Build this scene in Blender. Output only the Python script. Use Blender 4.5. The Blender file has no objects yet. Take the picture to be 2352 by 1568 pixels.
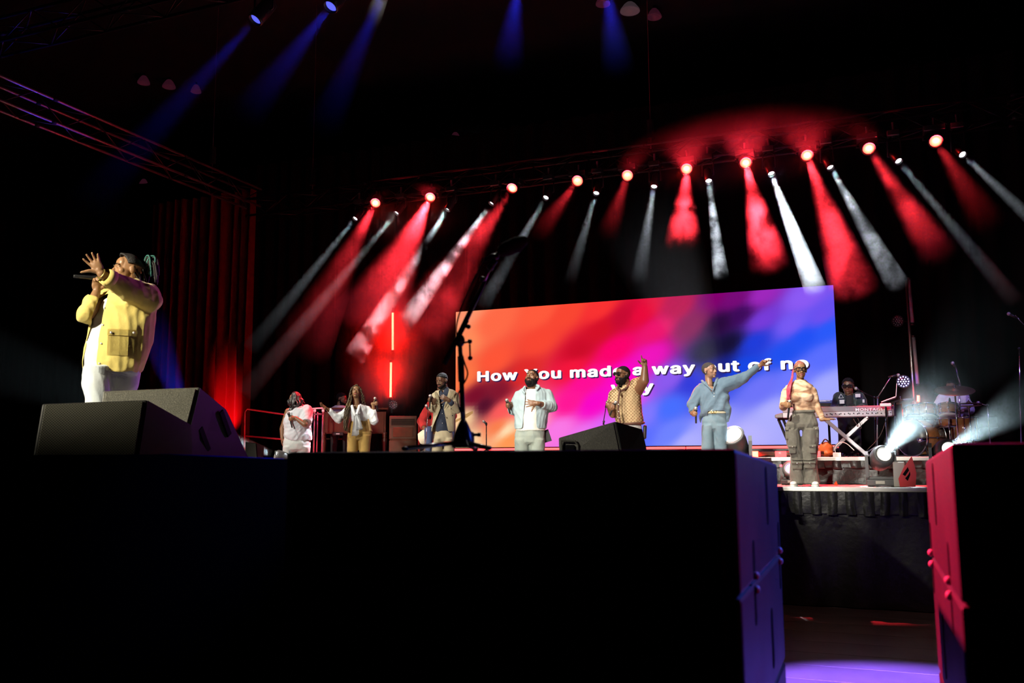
import bpy, bmesh, math, random
from mathutils import Vector, Matrix, noise as mnoise
random.seed(7)
R = math.radians
sc = bpy.context.scene
COL = sc.collection
# ------------------------------------------------------------------ camera
FPX, CX, CY = 2033.0, 1176.0, 784.0
EYE = Vector((0, 0, 1.9))
YAW, PITCH, ROLL = R(21.8), R(7.37), R(-0.3)
CROT = Matrix.Rotation(YAW, 3, 'Z') @ Matrix.Rotation(R(90) + PITCH, 3, 'X') @ Matrix.Rotation(ROLL, 3, 'Z')
cam = bpy.data.cameras.new('camera')
camo = bpy.data.objects.new('camera', cam); COL.objects.link(camo)
camo.matrix_world = Matrix.Translation(EYE) @ CROT.to_4x4()
cam.sensor_width = 36.0; cam.lens = 36.0 * FPX / 2352.0
cam.clip_end = 200
cam.dof.use_dof = True; cam.dof.focus_distance = 13.0; cam.dof.aperture_fstop = 3.2
sc.camera = camo
# ------------------------------------------------------------------ view, world
sc.view_settings.view_transform = 'Standard'; sc.view_settings.look = 'None'
sc.view_settings.exposure = 0.0; sc.view_settings.gamma = 1.0; sc.view_settings.use_curve_mapping = False
w = bpy.data.worlds.new('world'); sc.world = w; w.use_nodes = True
w.node_tree.nodes['Background'].inputs[0].default_value = (0.02, 0.02, 0.05, 1)
w.node_tree.nodes['Background'].inputs[1].default_value = 0.02
sc.cycles.use_denoising = True
sc.cycles.max_bounces = 5; sc.cycles.diffuse_bounces = 2; sc.cycles.glossy_bounces = 2
sc.cycles.transmission_bounces = 4; sc.cycles.volume_bounces = 0; sc.cycles.transparent_max_bounces = 8
sc.cycles.use_light_tree = True
sc.cycles.volume_step_rate = 2.0
sc.cycles.use_adaptive_sampling = True; sc.cycles.adaptive_threshold = 0.03; sc.cycles.adaptive_min_samples = 16
sc.cycles.sample_clamp_indirect = 3.0; sc.cycles.sample_clamp_direct = 0.0
sc.cycles.caustics_reflective = False; sc.cycles.caustics_refractive = False

# ------------------------------------------------------------------ pixel to ray
def ray(px, py):
    return (CROT @ Vector(((px - CX) / FPX, (CY - py) / FPX, -1.0))).normalized()
def atY(px, py, Y):
    d = ray(px, py); return EYE + d * (Y / d.y)
def atZ(px, py, z):
    d = ray(px, py); return EYE + d * ((z - EYE.z) / d.z)
def atX(px, py, x):
    d = ray(px, py); return EYE + d * (x / d.x)

# heights of the place
FLOOR, DECK, RISER, SIDE = 0.0, 1.48, 1.86, 1.74
STAGE_Y, RISER_Y, SCREEN_Y, TRUSS_Y = 12.2, 13.5, 16.0, 15.5

# ------------------------------------------------------------------ mesh helpers
def mesh_obj(name, me, mat=None, parent=None, smooth=False):
    if mat is not None:
        me.materials.clear()
        for m in (mat if isinstance(mat, (list, tuple)) else [mat]): me.materials.append(m)
    if smooth:
        for p in me.polygons: p.use_smooth = True
    o = bpy.data.objects.new(name, me); COL.objects.link(o)
    if parent is not None: o.parent = parent
    return o
def obj(name, bm, mat=None, parent=None, smooth=False):
    me = bpy.data.meshes.new(name)
    bmesh.ops.recalc_face_normals(bm, faces=bm.faces)
    bm.to_mesh(me); bm.free()
    return mesh_obj(name, me, mat, parent, smooth)
def tag(o, label, cat, group=None, kind=None):
    if label: o['label'] = label
    if cat: o['category'] = cat
    if group: o['group'] = group
    if kind: o['kind'] = kind
    return o
def thing(name, label, cat, loc=(0, 0, 0), rz=0.0, group=None):
    o = bpy.data.objects.new(name, None); COL.objects.link(o)
    o.empty_display_size = 0.1
    o.location = loc; o.rotation_euler = (0, 0, rz)
    return tag(o, label, cat, group)
def struct(name, bm, mat, label=None, parent=None):
    o = obj(name, bm, mat, parent)
    if parent is None:
        o['kind'] = 'structure'
        if label: o['label'] = label
    return o
def copy_tree(o, parent=None):
    c = o.copy(); COL.objects.link(c); c.parent = parent
    for ch in list(o.children): copy_tree(ch, c)
    return c
def new(): return bmesh.new()
def frame(p0, p1):
    d = (Vector(p1) - Vector(p0)); z = d.normalized()
    a = Vector((0, 0, 1)) if abs(z.z) < .95 else Vector((1, 0, 0))
    x = a.cross(z).normalized(); y = z.cross(x)
    return x, y, z, d.length
def box(bm, c, s, rot=None, bevel=0.0, seg=1):
    M = Matrix.Translation(Vector(c)) @ (rot.to_4x4() if rot is not None else Matrix.Identity(4)) @ Matrix.Diagonal((*s, 1))
    g = bmesh.ops.create_cube(bm, size=1.0, matrix=M)
    if bevel > 0:
        es = list({e for v in g['verts'] for e in v.link_edges})
        bmesh.ops.bevel(bm, geom=es, offset=bevel, segments=seg, profile=.5, affect='EDGES')
def bxx(bm, x0, x1, y0, y1, z0, z1, bevel=0.0):
    box(bm, ((x0+x1)/2, (y0+y1)/2, (z0+z1)/2), (x1-x0, y1-y0, z1-z0), None, bevel)
def cyl(bm, p0, p1, r0, r1=None, n=12, caps=True):
    r1 = r0 if r1 is None else r1
    x, y, z, L = frame(p0, p1); p0 = Vector(p0); p1 = Vector(p1)
    a = [bm.verts.new(p0 + (x*math.cos(2*math.pi*k/n) + y*math.sin(2*math.pi*k/n))*r0) for k in range(n)]
    b = [bm.verts.new(p1 + (x*math.cos(2*math.pi*k/n) + y*math.sin(2*math.pi*k/n))*r1) for k in range(n)]
    for k in range(n): bm.faces.new((a[k], a[(k+1) % n], b[(k+1) % n], b[k]))
    if caps: bm.faces.new(a[::-1]); bm.faces.new(b)
def tube(bm, pts, r, n=8, caps=True):
    pts = [Vector(p) for p in pts]; rings = []
    rr = r if isinstance(r, (list, tuple)) else [r]*len(pts)
    t0 = (pts[1]-pts[0]).normalized()
    a = Vector((0, 0, 1)) if abs(t0.z) < .9 else Vector((1, 0, 0))
    x = a.cross(t0).normalized()
    for i, p in enumerate(pts):
        t = (pts[min(i+1, len(pts)-1)] - pts[max(i-1, 0)]).normalized()
        x = (x - t*x.dot(t)).normalized(); y = t.cross(x)
        rings.append([bm.verts.new(p + (x*math.cos(2*math.pi*k/n) + y*math.sin(2*math.pi*k/n))*rr[i]) for k in range(n)])
    for i in range(len(rings)-1):
        for k in range(n): bm.faces.new((rings[i][k], rings[i][(k+1) % n], rings[i+1][(k+1) % n], rings[i+1][k]))
    if caps: bm.faces.new(rings[0][::-1]); bm.faces.new(rings[-1])
def bez(pts, n=8):
    """smooth Catmull-Rom path"""
    P = [Vector(p) for p in pts]; P = [2*P[0]-P[1]] + P + [2*P[-1]-P[-2]]; out = []
    for i in range(1, len(P)-2):
        for k in range(n):
            t = k/n; a, b, c, d = P[i-1:i+3]
            out.append(.5*((2*b) + (c-a)*t + (2*a-5*b+4*c-d)*t*t + (3*b-a-3*c+d)*t**3))
    return out + [P[-2]]
def lathe(bm, p0, axis, prof, n=20, caps=True):
    """prof: (distance along axis, radius)"""
    p0 = Vector(p0); x, y, z, L = frame(p0, p0 + Vector(axis)); rings = []
    for d, r in prof:
        rings.append([bm.verts.new(p0 + z*d + (x*math.cos(2*math.pi*k/n) + y*math.sin(2*math.pi*k/n))*max(r, 1e-4)) for k in range(n)])
    for i in range(len(rings)-1):
        for k in range(n): bm.faces.new((rings[i][k], rings[i][(k+1) % n], rings[i+1][(k+1) % n], rings[i+1][k]))
    if caps: bm.faces.new(rings[0][::-1]); bm.faces.new(rings[-1])
def ell(bm, c, r, rot=None, u=16, v=10):
    r = (r, r, r) if not isinstance(r, (list, tuple)) else r
    M = Matrix.Translation(Vector(c)) @ (rot.to_4x4() if rot is not None else Matrix.Identity(4)) @ Matrix.Diagonal((*r, 1))
    nv = bm.verts.new; top = nv(M @ Vector((0, 0, 1))); bot = nv(M @ Vector((0, 0, -1))); rings = []
    for j in range(1, v):
        t = math.pi*j/v; st, ct = math.sin(t), math.cos(t)
        rings.append([nv(M @ Vector((st*math.cos(2*math.pi*k/u), st*math.sin(2*math.pi*k/u), ct))) for k in range(u)])
    nf = bm.faces.new
    for k in range(u):
        k2 = (k+1) % u; nf((top, rings[0][k], rings[0][k2])); nf((bot, rings[-1][k2], rings[-1][k]))
        for j in range(v-2): nf((rings[j][k], rings[j+1][k], rings[j+1][k2], rings[j][k2]))
def cap(bm, p0, p1, r0, r1=None, u=14):
    """rounded tapering limb"""
    r1 = r0 if r1 is None else r1
    cyl(bm, p0, p1, r0, r1, n=u); ell(bm, p0, r0, u=u, v=8); ell(bm, p1, r1, u=u, v=8)
def prism(bm, poly, d0, d1, M=None):
    """poly of (a,b) extruded; local (a, d, b)"""
    M = M or Matrix.Identity(4)
    A = [bm.verts.new(M @ Vector((a, d0, b))) for a, b in poly]
    B = [bm.verts.new(M @ Vector((a, d1, b))) for a, b in poly]
    n = len(poly)
    for k in range(n): bm.faces.new((A[k], A[(k+1) % n], B[(k+1) % n], B[k]))
    bm.faces.new(A[::-1]); bm.faces.new(B)
def bevel_all(bm, off, seg=1, ang=30):
    es = [e for e in bm.edges if len(e.link_faces) == 2 and e.calc_face_angle(0) > R(ang)]
    bmesh.ops.bevel(bm, geom=es, offset=off, segments=seg, profile=.5, affect='EDGES')

# ------------------------------------------------------------------ materials
MATS = {}
def mat(name, col, rough=.6, metal=0.0, emit=None, es=1.0, spec=.5, noise=None, bump=None, sheen=0.0, coat=0.0, nosample=False):
    """noise=(scale, colour2, lo, hi) mottles the colour; bump=(scale, strength, distance)"""
    if name in MATS: return MATS[name]
    m = bpy.data.materials.new(name); m.use_nodes = True; nt = m.node_tree
    b = nt.nodes['Principled BSDF']
    b.inputs['Base Color'].default_value = (*col, 1); b.inputs['Roughness'].default_value = rough
    b.inputs['Metallic'].default_value = metal; b.inputs['Specular IOR Level'].default_value = spec
    b.inputs['Sheen Weight'].default_value = sheen; b.inputs['Coat Weight'].default_value = coat
    if emit is not None:
        b.inputs['Emission Color'].default_value = (*emit, 1); b.inputs['Emission Strength'].default_value = es
    if noise or bump:
        tc = nt.nodes.new('ShaderNodeTexCoord')
    if noise:
        n = nt.nodes.new('ShaderNodeTexNoise'); n.inputs['Scale'].default_value = noise[0]; n.inputs['Detail'].default_value = 5
        nt.links.new(tc.outputs['Object'], n.inputs['Vector'])
        r = nt.nodes.new('ShaderNodeValToRGB'); r.color_ramp.elements[0].position = noise[2]; r.color_ramp.elements[1].position = noise[3]
        r.color_ramp.elements[0].color = (*col, 1); r.color_ramp.elements[1].color = (*noise[1], 1)
        nt.links.new(n.outputs['Fac'], r.inputs['Fac']); nt.links.new(r.outputs['Color'], b.inputs['Base Color'])
    if bump:
        n2 = nt.nodes.new('ShaderNodeTexNoise'); n2.inputs['Scale'].default_value = bump[0]; n2.inputs['Detail'].default_value = 3
        nt.links.new(tc.outputs['Object'], n2.inputs['Vector'])
        bp = nt.nodes.new('ShaderNodeBump'); bp.inputs['Strength'].default_value = bump[1]; bp.inputs['Distance'].default_value = bump[2]
        nt.links.new(n2.outputs['Fac'], bp.inputs['Height']); nt.links.new(bp.outputs['Normal'], b.inputs['Normal'])
    if nosample: m.cycles.emission_sampling = 'NONE'
    MATS[name] = m; return m
def haze_mat(name, density, clump=None, aniso=0.2, col=(1, 1, 1), step=1.0):
    """smoke that scatters the light falling on it; clump=(scale, lo, hi, floor) breaks it into puffs"""
    if name in MATS: return MATS[name]
    m = bpy.data.materials.new(name); m.use_nodes = True; nt = m.node_tree
    nt.nodes.remove(nt.nodes['Principled BSDF'])
    v = nt.nodes.new('ShaderNodeVolumeScatter'); v.inputs['Color'].default_value = (*col, 1)
    v.inputs['Anisotropy'].default_value = aniso; v.inputs['Density'].default_value = density
    nt.links.new(v.outputs[0], nt.nodes['Material Output'].inputs['Volume'])
    if clump:
        g = nt.nodes.new('ShaderNodeNewGeometry')
        mp = nt.nodes.new('ShaderNodeMapping'); mp.inputs['Rotation'].default_value = (.4, .3, .2); mp.inputs['Location'].default_value = clump[4] if len(clump) > 4 else (0, 0, 0)
        nt.links.new(g.outputs['Position'], mp.inputs['Vector'])
        n = nt.nodes.new('ShaderNodeTexNoise'); n.inputs['Scale'].default_value = clump[0]; n.inputs['Detail'].default_value = 4; n.inputs['Roughness'].default_value = .62
        n.inputs['Distortion'].default_value = .4
        nt.links.new(mp.outputs[0], n.inputs['Vector'])
        mr = nt.nodes.new('ShaderNodeMapRange'); mr.inputs['From Min'].default_value = clump[1]; mr.inputs['From Max'].default_value = clump[2]
        mr.inputs['To Min'].default_value = density*clump[3]; mr.inputs['To Max'].default_value = density; mr.interpolation_type = 'SMOOTHSTEP'
        nt.links.new(n.outputs['Fac'], mr.inputs['Value']); nt.links.new(mr.outputs[0], v.inputs['Density'])
    try: m.cycles.volume_sampling = 'MULTIPLE_IMPORTANCE'
    except Exception: pass
    try: m.cycles.volume_step_rate = step
    except Exception: pass
    MATS[name] = m; return m
ORD = ('first', 'second', 'third', 'fourth', 'fifth', 'sixth', 'seventh', 'eighth', 'ninth', 'tenth', 'eleventh', 'twelfth', 'thirteenth', 'fourteenth', 'fifteenth')
def spot(name, loc, target, power, col, ang, blend=.3, size=.02, parent=None):
    l = bpy.data.lights.new(name, 'SPOT'); l.energy = power; l.color = col
    l.spot_size = ang; l.spot_blend = blend; l.shadow_soft_size = size
    o = bpy.data.objects.new(name, l); COL.objects.link(o)
    o.location = loc
    o.rotation_euler = (Vector(target) - Vector(loc)).to_track_quat('-Z', 'Y').to_euler()
    return o
# ------------------------------------------------------------------ stage lighting outside the picture, with added fill and rim spots
KEYC = (1.0, .93, .78)
def person_z(x, y, z): return Vector((x, y, z))
for kx, tx, ty, pw in ((-3.4, -1.3, 12.6, 4400), (-5.6, -3.9, 12.6, 2900), (-9.0, -6.6, 12.8, 2500), (-11.4, -9.0, 13.0, 2500)):
    spot('front_truss_key', (kx, 8.3, 8.6), (tx, ty, 2.6), pw, KEYC, R(23), .8, .12)
spot('front_truss_key_left', (-7.4, -1.6, 5.9), (-5.5, 5.4, 2.7), 6800, (1.0, .93, .72), R(26), .6, .10)
for kx, tx, ty, pw in ((-3.2, -1.0, 12.6, 9500), (-5.0, -3.5, 12.6, 9500), (-7.0, -6.0, 12.8, 8500), (-9.0, -8.6, 13.0, 6500)):
    spot('audience_side_fill', (kx, -2.0, 6.0), (tx, ty, 2.75), pw, (1.0, .94, .82), R(15.5), .9, .3)
spot('added_stand_light', (-1.9, 5.6, 5.6), (-1.45, 3.1, 2.0), 260, (1.0, .95, .88), R(16), .8, .06)  # added spot to brighten the boom stand leg
spot('added_wedge_fill', (-6.0, .5, 6.0), (-2.3, 7.4, 2.1), 1500, (1.0, .94, .80), R(16), .8, .1)  # added fill for the speckled wedge monitor
spot('added_purple_rim', (-3.6, 11.8, 3.9), (-5.5, 5.7, 2.7), 480, (.62, .05, 1.0), R(24), .7, .08)  # added spot for the purple rim light of the screen
spot('violet_pit_wash', (0.35, 6.0, 6.6), (0.3, 7.45, 0), 20000, (.24, .11, 1.0), R(28), .45, .05)
spot('red_pit_wash', (-0.6, 2.0, 6.5), (0.1, 10.9, 0), 200, (1.0, .45, .36), R(24), .9, .1)
spot('red_side_wash', (-2.2, 4.4, 3.5), (0.19, 3.1, 1.65), 2600, (1.0, .02, .08), R(34), .6, .05)
spot('blue_side_wash', (1.7, 5.6, 3.6), (-0.34, 3.1, 1.75), 430, (.05, .12, 1.0), R(30), .6, .05)
spot('blue_side_wash_low', (1.0, 5.6, .5), (-0.34, 3.1, .85), 10, (.05, .08, 1.0), R(60), .8, .1)
spot('band_violet_wash', (2.2, 12.0, 7.2), (0.9, 15.0, 2.6), 650, (.40, .25, 1.0), R(38), .8, .08)
spot('organ_violet_wash', (-7.0, 12.0, 7.2), (-9.8, 15.3, 2.4), 300, (.62, .35, 1.0), R(34), .8, .08)

# ------------------------------------------------------------------ setting materials
M_BLACK = mat('matte black paint', (.012, .012, .014), .75, spec=.25)
M_DRAPE = mat('black velour drape', (.004, .004, .005), .95, spec=.1, bump=(30, .3, .01))
M_REDDR = mat('red velour curtain', (.20, .008, .010), .85, spec=.2, sheen=.3)
M_SKIRT = mat('black satin skirt', (.014, .014, .013), .40, spec=.4, bump=(14, .35, .02))
M_EDGE = mat('white aluminium stage edge', (.95, .93, .88), .45)
M_DECK = mat('grey stage ply', (.34, .32, .29), .6, noise=(6, (.24, .23, .21), .4, .7))
M_FLOOR = mat('worn dark floorboards', (.20, .17, .17), .38, noise=(1.4, (.13, .11, .11), .35, .7), bump=(9, .25, .004))
M_CEIL = mat('dark ceiling paint', (.03, .03, .035), .9)
M_STEEL = mat('brushed aluminium tube', (.55, .55, .56), .38, metal=.9)
M_TRK = mat('darkened truss tube', (.020, .018, .020), .45, metal=.3)  # near black colour keeps these tubes lost in the dark
M_TRA = mat('dull aluminium truss', (.22, .20, .21), .40, metal=.8)
M_CHROME = mat('chrome', (.75, .75, .78), .14, metal=1.0)
M_PLAST = mat('black plastic', (.018, .018, .02), .38, spec=.5)
M_RUB = mat('black rubber', (.012, .012, .012), .6)

# ------------------------------------------------------------------ room shell
X0, X1, YB, YF, ZC = -26.0, 16.0, 34.0, -8.0, 12.0
bm = new(); bxx(bm, X0, X1, YF, YB, -.2, -.012); fl = struct('floor', bm, M_FLOOR, 'dark worn wooden hall floor in front of the stage')
# the boards that can be picked out in the gap between the speaker stacks
pl_me = None
for i in range(13):
    y0 = 5.2 + i*.55
    bm = new(); box(bm, (0, 0, 0), (5.0, .542, .012), None, .0015)
    if pl_me is None:
        o = obj('floorboard', bm, M_FLOOR, fl); pl_me = o.data
    else:
        bm.free(); o = bpy.data.objects.new('floorboard', pl_me); COL.objects.link(o); o.parent = fl
    o.location = (.4 + .0*i, y0, -.006 + .0); o.rotation_euler = (0, 0, 0)
bm = new(); bxx(bm, X0, X1, YF, YB, ZC, ZC+.2); struct('ceiling', bm, M_CEIL, 'black hall ceiling lost in the dark')
bm = new(); bxx(bm, X0, X1, YB, YB+.2, 0, ZC); struct('wall_back', bm, M_BLACK, 'dark back wall behind the stage drapes')
bm = new(); bxx(bm, X0, X1, YF-.2, YF, 0, ZC); struct('wall_front', bm, M_BLACK, 'dark wall behind the audience')
bm = new(); bxx(bm, X0-.2, X0, YF, YB, 0, ZC); struct('wall_left', bm, M_BLACK, 'dark side wall')
bm = new(); bxx(bm, X1, X1+.2, YF, YB, 0, ZC); struct('wall_right', bm, M_BLACK, 'dark side wall on the drummer side')

# stage decks: lower deck for the singers, riser for the band, thrust running to the lead singer
def deck(name, label, x0, x1, y0, y1, z):
    t = thing(name, label, 'stage deck', ((x0+x1)/2, (y0+y1)/2, 0)); t['kind'] = 'structure'
    del t['category']
    cx, cy = (x0+x1)/2, (y0+y1)/2
    bm = new(); bxx(bm, x0-cx, x1-cx, y0-cy+.02, y1-cy, 0, z-.045); obj('deck_base', bm, M_BLACK, t)
    # plywood panels, joints recessed
    nx = max(1, round((x1-x0)/2.44)); ny = max(1, round((y1-y0)/1.22)); px, py = (x1-x0)/nx, (y1-y0-.02)/ny
    bm = new(); box(bm, (0, 0, 0), (px-.004, py-.004, .045), None, .002); me = None
    for i in range(nx):
        for j in range(ny):
            if me is None: o = obj('deck_panel', bm, M_DECK, t); me = o.data
            else: o = bpy.data.objects.new('deck_panel', me); COL.objects.link(o); o.parent = t
            o.location = (x0-cx+px*(i+.5), y0-cy+.02+py*(j+.5), z-.0225)
    bm = new(); bxx(bm, x0-cx, x1-cx, y0-cy-.012, y0-cy+.02, z-.05, z+.003, .004); obj('edge_strip', bm, M_EDGE, t)
    return t
d_low = deck('stage_deck', 'low front deck with a white edge where the singers stand', -14.0, 3.2, STAGE_Y, RISER_Y, DECK)
d_ris = deck('band_riser', 'raised band riser with a white edge under the keyboard', -14.0, 4.2, RISER_Y, 17.3, RISER)
d_thr = deck('thrust_deck', 'grey thrust deck under the lead singer in the yellow jacket', -15.0, -1.2, 3.72, STAGE_Y-.02, 1.862)

# pleated valance and drape in front of a deck edge
def skirt(name, label, x0, x1, y, ztop, zval, zbot, pleats, seed):
    t = thing(name, label, 'stage skirt', ((x0+x1)/2, y, zbot)); cx = (x0+x1)/2
    rnd = random.Random(seed)
    n = int((x1-x0)*36); m = 22; bm = new(); rows = []
    for j in range(m+1):
        v = j/m; z = (ztop-.05)*(1-v) + zbot*v - zbot; row = []
        for i in range(n+1):
            x = x0 + (x1-x0)*i/n
            a = .006 + .02*v
            yy = -.012 - a*(1+math.sin(x*7.3+seed+1.6*math.sin(x*1.9+v*1.1))) - .03*v*v*mnoise.noise(Vector((x*1.3, v*2.2, seed)))
            yy -= .05*max(0, v-.75)*(1+mnoise.noise(Vector((x*4, v*9, seed+3))))
            row.append(bm.verts.new((x-cx, yy, z)))
        rows.append(row)
    for j in range(m):
        for i in range(n): bm.faces.new((rows[j][i], rows[j][i+1], rows[j+1][i+1], rows[j+1][i]))
    obj('drape', bm, M_SKIRT, t, True)
    x = x0; k = 0; pw = (x1-x0)/pleats
    while x < x1-.02:
        wd = pw*rnd.uniform(.46, .62); bm = new(); nn = 6; mm = 6; g = []
        h = (ztop-.052) - zval + rnd.uniform(-.01, .01); sk = rnd.uniform(-.02, .02)
        for j in range(mm+1):
            v = j/mm
            g.append([bm.verts.new((x-cx + wd*(i/nn) + sk*v*v, -.085 - .016*math.sin(math.pi*i/nn) - .02*v*mnoise.noise(Vector((x*5+i*.5, v*2, seed))), ztop-.052-zbot-h*v)) for i in range(nn+1)])
        for j in range(mm):
            for i in range(nn): bm.faces.new((g[j][i], g[j][i+1], g[j+1][i+1], g[j+1][i]))
        obj('pleat', bm, M_SKIRT, t, True); 
        x += pw; k += 1
    bm = new(); g = []
    for j in range(5):
        v = j/4
        g.append([bm.verts.new((x0-cx+(x1-x0)*i/60, -.065 - .008*math.sin(i*.9+j), ztop-.052-zbot-((ztop-.052)-zval-.015)*v)) for i in range(61)])
    for j in range(4):
        for i in range(60): bm.faces.new((g[j][i], g[j][i+1], g[j+1][i+1], g[j+1][i]))
    obj('valance', bm, M_SKIRT, t, True)
    return t
skirt('stage_skirt', 'black pleated satin skirt hanging from the singers\' deck to the floor', -1.15, 2.6, STAGE_Y-.014, DECK, DECK-.34, .004, 18, 2)
skirt('riser_skirt', 'short black pleated skirt along the front of the band riser', -6.5, 3.2, RISER_Y-.014, RISER, RISER-.16, DECK+.004, 42, 5)

# black drape behind the whole stage, and the red curtain at its side
def curtain(name, label, x0, x1, y, z0, z1, m, folds, amp, seed, cat='curtain'):
    cx = (x0+x1)/2; n = folds*10; bm = new(); rows = []
    for j in range(7):
        v = j/6; row = []
        for i in range(n+1):
            t_ = i/n; ph = t_*folds*2*math.pi + 1.2*math.sin(t_*folds*.9+seed)
            row.append(bm.verts.new(((x0-cx)+(x1-x0)*t_ + .03*math.sin(ph*.5+v*2), amp*(.75+.35*math.sin(t_*17+seed))*math.sin(ph + .25*math.sin(v*3+i*.05)), (z1-z0)*(1-v))))
        rows.append(row)
    for j in range(6):
        for i in range(n): bm.faces.new((rows[j][i], rows[j][i+1], rows[j+1][i+1], rows[j+1][i]))
    o = obj(name, bm, m, None, True); o.location = (cx, y, z0)
    return tag(o, label, cat)
curtain('backdrop_drape', 'black pleated drape across the back of the stage behind the LED wall', -25.5, 14.0, 18.4, .02, 9.5, M_DRAPE, 90, .09, 1)
curtain('red_curtain', 'red lit curtain in deep folds beside the side truss', -17.4, -14.05, 17.75, .02, 8.6, M_REDDR, 11, .15, 3)

# ------------------------------------------------------------------ LED wall
SL, SR = atY(1047, 714, SCREEN_Y), atY(1914, 657, SCREEN_Y)
SX0, SX1, SZ1 = SL.x, SR.x, (SL.z + SR.z)/2
SZ0 = RISER + .21
PTS = [(.02, .97, 255, 150, 110), (.02, .75, 255, 140, 90), (.02, .5, 255, 120, 70), (.03, .22, 255, 215, 160), (.03, .02, 255, 225, 170), (.12, .9, 255, 105, 70), (.12, .62, 255, 85, 55), (.15, .12, 255, 235, 190),
       (.25, .95, 255, 90, 60), (.25, .75, 250, 70, 50), (.20, .52, 225, 40, 40), (.13, .40, 130, 20, 45), (.085, .30, 80, 10, 40), (.06, .36, 120, 10, 40), (.14, .26, 255, 90, 90), (.2, .3, 255, 80, 110), (.24, .18, 255, 150, 190), (.16, .05, 255, 150, 80), (.13, .14, 250, 120, 70),
       (.34, .55, 245, 20, 60), (.33, .93, 250, 70, 50), (.42, .95, 250, 50, 50), (.42, .8, 215, 15, 40), (.36, .66, 205, 10, 40), (.48, .88, 200, 10, 50), (.53, .9, 235, 10, 60), (.46, .66, 255, 0, 110), (.38, .45, 255, 10, 150), (.33, .3, 255, 20, 150), (.30, .12, 250, 120, 230), (.40, .3, 250, 0, 200), (.48, .48, 255, 0, 200), (.5, .32, 225, 80, 245),
       (.42, .1, 225, 100, 250), (.36, .05, 240, 120, 240), (.55, .6, 240, 20, 190), (.57, .78, 240, 20, 110), (.63, .93, 190, 0, 80), (.66, .8, 140, 20, 90), (.6, .45, 140, 90, 240), (.53, .2, 130, 120, 255), (.52, .05, 90, 110, 255), (.6, .25, 70, 110, 255), (.6, .08, 110, 130, 255),
       (.71, .97, 130, 0, 110), (.73, .8, 40, 10, 60), (.70, .62, 20, 15, 55), (.75, .66, 20, 15, 50), (.72, .5, 20, 30, 130), (.66, .42, 50, 60, 220), (.78, .85, 60, 10, 90), (.77, .95, 120, 10, 120), (.83, .96, 160, 40, 190), (.83, .8, 120, 60, 220), (.81, .66, 30, 60, 220), (.78, .5, 20, 70, 230), (.70, .3, 60, 80, 240), (.7, .15, 165, 165, 255), (.64, .02, 175, 175, 255),
       (.93, .93, 140, 90, 245), (.97, .8, 110, 80, 240), (.90, .76, 120, 90, 245), (.93, .68, 30, 80, 245), (.98, .72, 40, 90, 250), (.88, .58, 30, 80, 240), (.97, .55, 90, 110, 255), (.90, .42, 110, 120, 255), (.82, .36, 110, 115, 250), (.97, .35, 165, 170, 255), (.85, .2, 175, 175, 255), (.97, .1, 180, 180, 255), (.78, .05, 185, 180, 255)]
def lin(c): c /= 255; return c/12.92 if c <= .04045 else ((c+.055)/1.055)**2.4
def screen_col(u, v):
    W = 0; C = [0, 0, 0]
    for pu, pv, r, g, b in PTS:
        du, dv = (u-pu)*2.35, (v-pv)
        a, c = (du*.80+dv*.60), (-du*.60+dv*.80)        # stretched along the diagonal of the streaks
        w_ = 1/((a*.70)**2 + (c*1.15)**2 + .0014)**2.0
        W += w_; C[0] += r*w_; C[1] += g*w_; C[2] += b*w_
    return [lin(x/W) for x in C]
def screen_mat():
    m = bpy.data.materials.new('led wall picture'); m.use_nodes = True; nt = m.node_tree
    b = nt.nodes['Principled BSDF']; b.inputs['Base Color'].default_value = (.002, .002, .002, 1); b.inputs['Roughness'].default_value = .8; b.inputs['Specular IOR Level'].default_value = 0.0
    a = nt.nodes.new('ShaderNodeVertexColor'); a.layer_name = 'picture'
    nt.links.new(a.outputs['Color'], b.inputs['Emission Color']); b.inputs['Emission Strength'].default_value = 1.0
    return m
wall = thing('led_wall', 'wide LED wall showing white lyrics on a red to blue gradient', 'screen', ((SX0+SX1)/2, SCREEN_Y, RISER))
CXs = (SX0+SX1)/2
bm = new(); bxx(bm, SX0-CXs, SX1-CXs, .012, .11, SZ0-RISER, SZ1-RISER); obj('cabinet_frame', bm, M_PLAST, wall)
for i in range(6):
    bm = new(); bxx(bm, SX0-CXs+.3+i*1.28, SX0-CXs+.36+i*1.28, .112, .5, 0, SZ0-RISER+.6); obj('support_leg', bm, M_BLACK, wall)
def screen_panel(name, x0, x1, z0, z1, nu, nv):
    me = bpy.data.meshes.new(name); V = []; F = []
    for j in range(nv+1):
        for i in range(nu+1): V.append((x0+(x1-x0)*i/nu, 0, z0+(z1-z0)*j/nv))
    for j in range(nv):
        for i in range(nu):
            a = j*(nu+1)+i; F.append((a, a+1, a+nu+2, a+nu+1))
    me.from_pydata(V, [], F)
    ca = me.color_attributes.new('picture', 'FLOAT_COLOR', 'POINT')
    for k, (x, y, z) in enumerate(V):
        u = (x+CXs-SX0)/(SX1-SX0); v = (z+RISER-SZ0)/(SZ1-SZ0)
        ca.data[k].color = (*screen_col(u, v), 1)
    return me
M_SCR = screen_mat()
mesh_obj('picture_panel', screen_panel('picture_panel', SX0-CXs, SX1-CXs, SZ0-RISER, SZ1-RISER, 84, 36), M_SCR, wall)
M_TXT = mat('white lyric light', (0, 0, 0), .6, emit=(1, 1, 1), es=1.15, nosample=True)
M_TXS = mat('lyric drop shadow', (.03, .02, .06), .8, emit=(.05, .02, .12), es=.6, nosample=True)
try:    # the sans serif that ships inside Blender
    LYRIC_FONT = bpy.data.fonts.load(bpy.utils.system_resource('DATAFILES', path='fonts') + '/Inter.woff2')
except Exception: LYRIC_FONT = None
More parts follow.
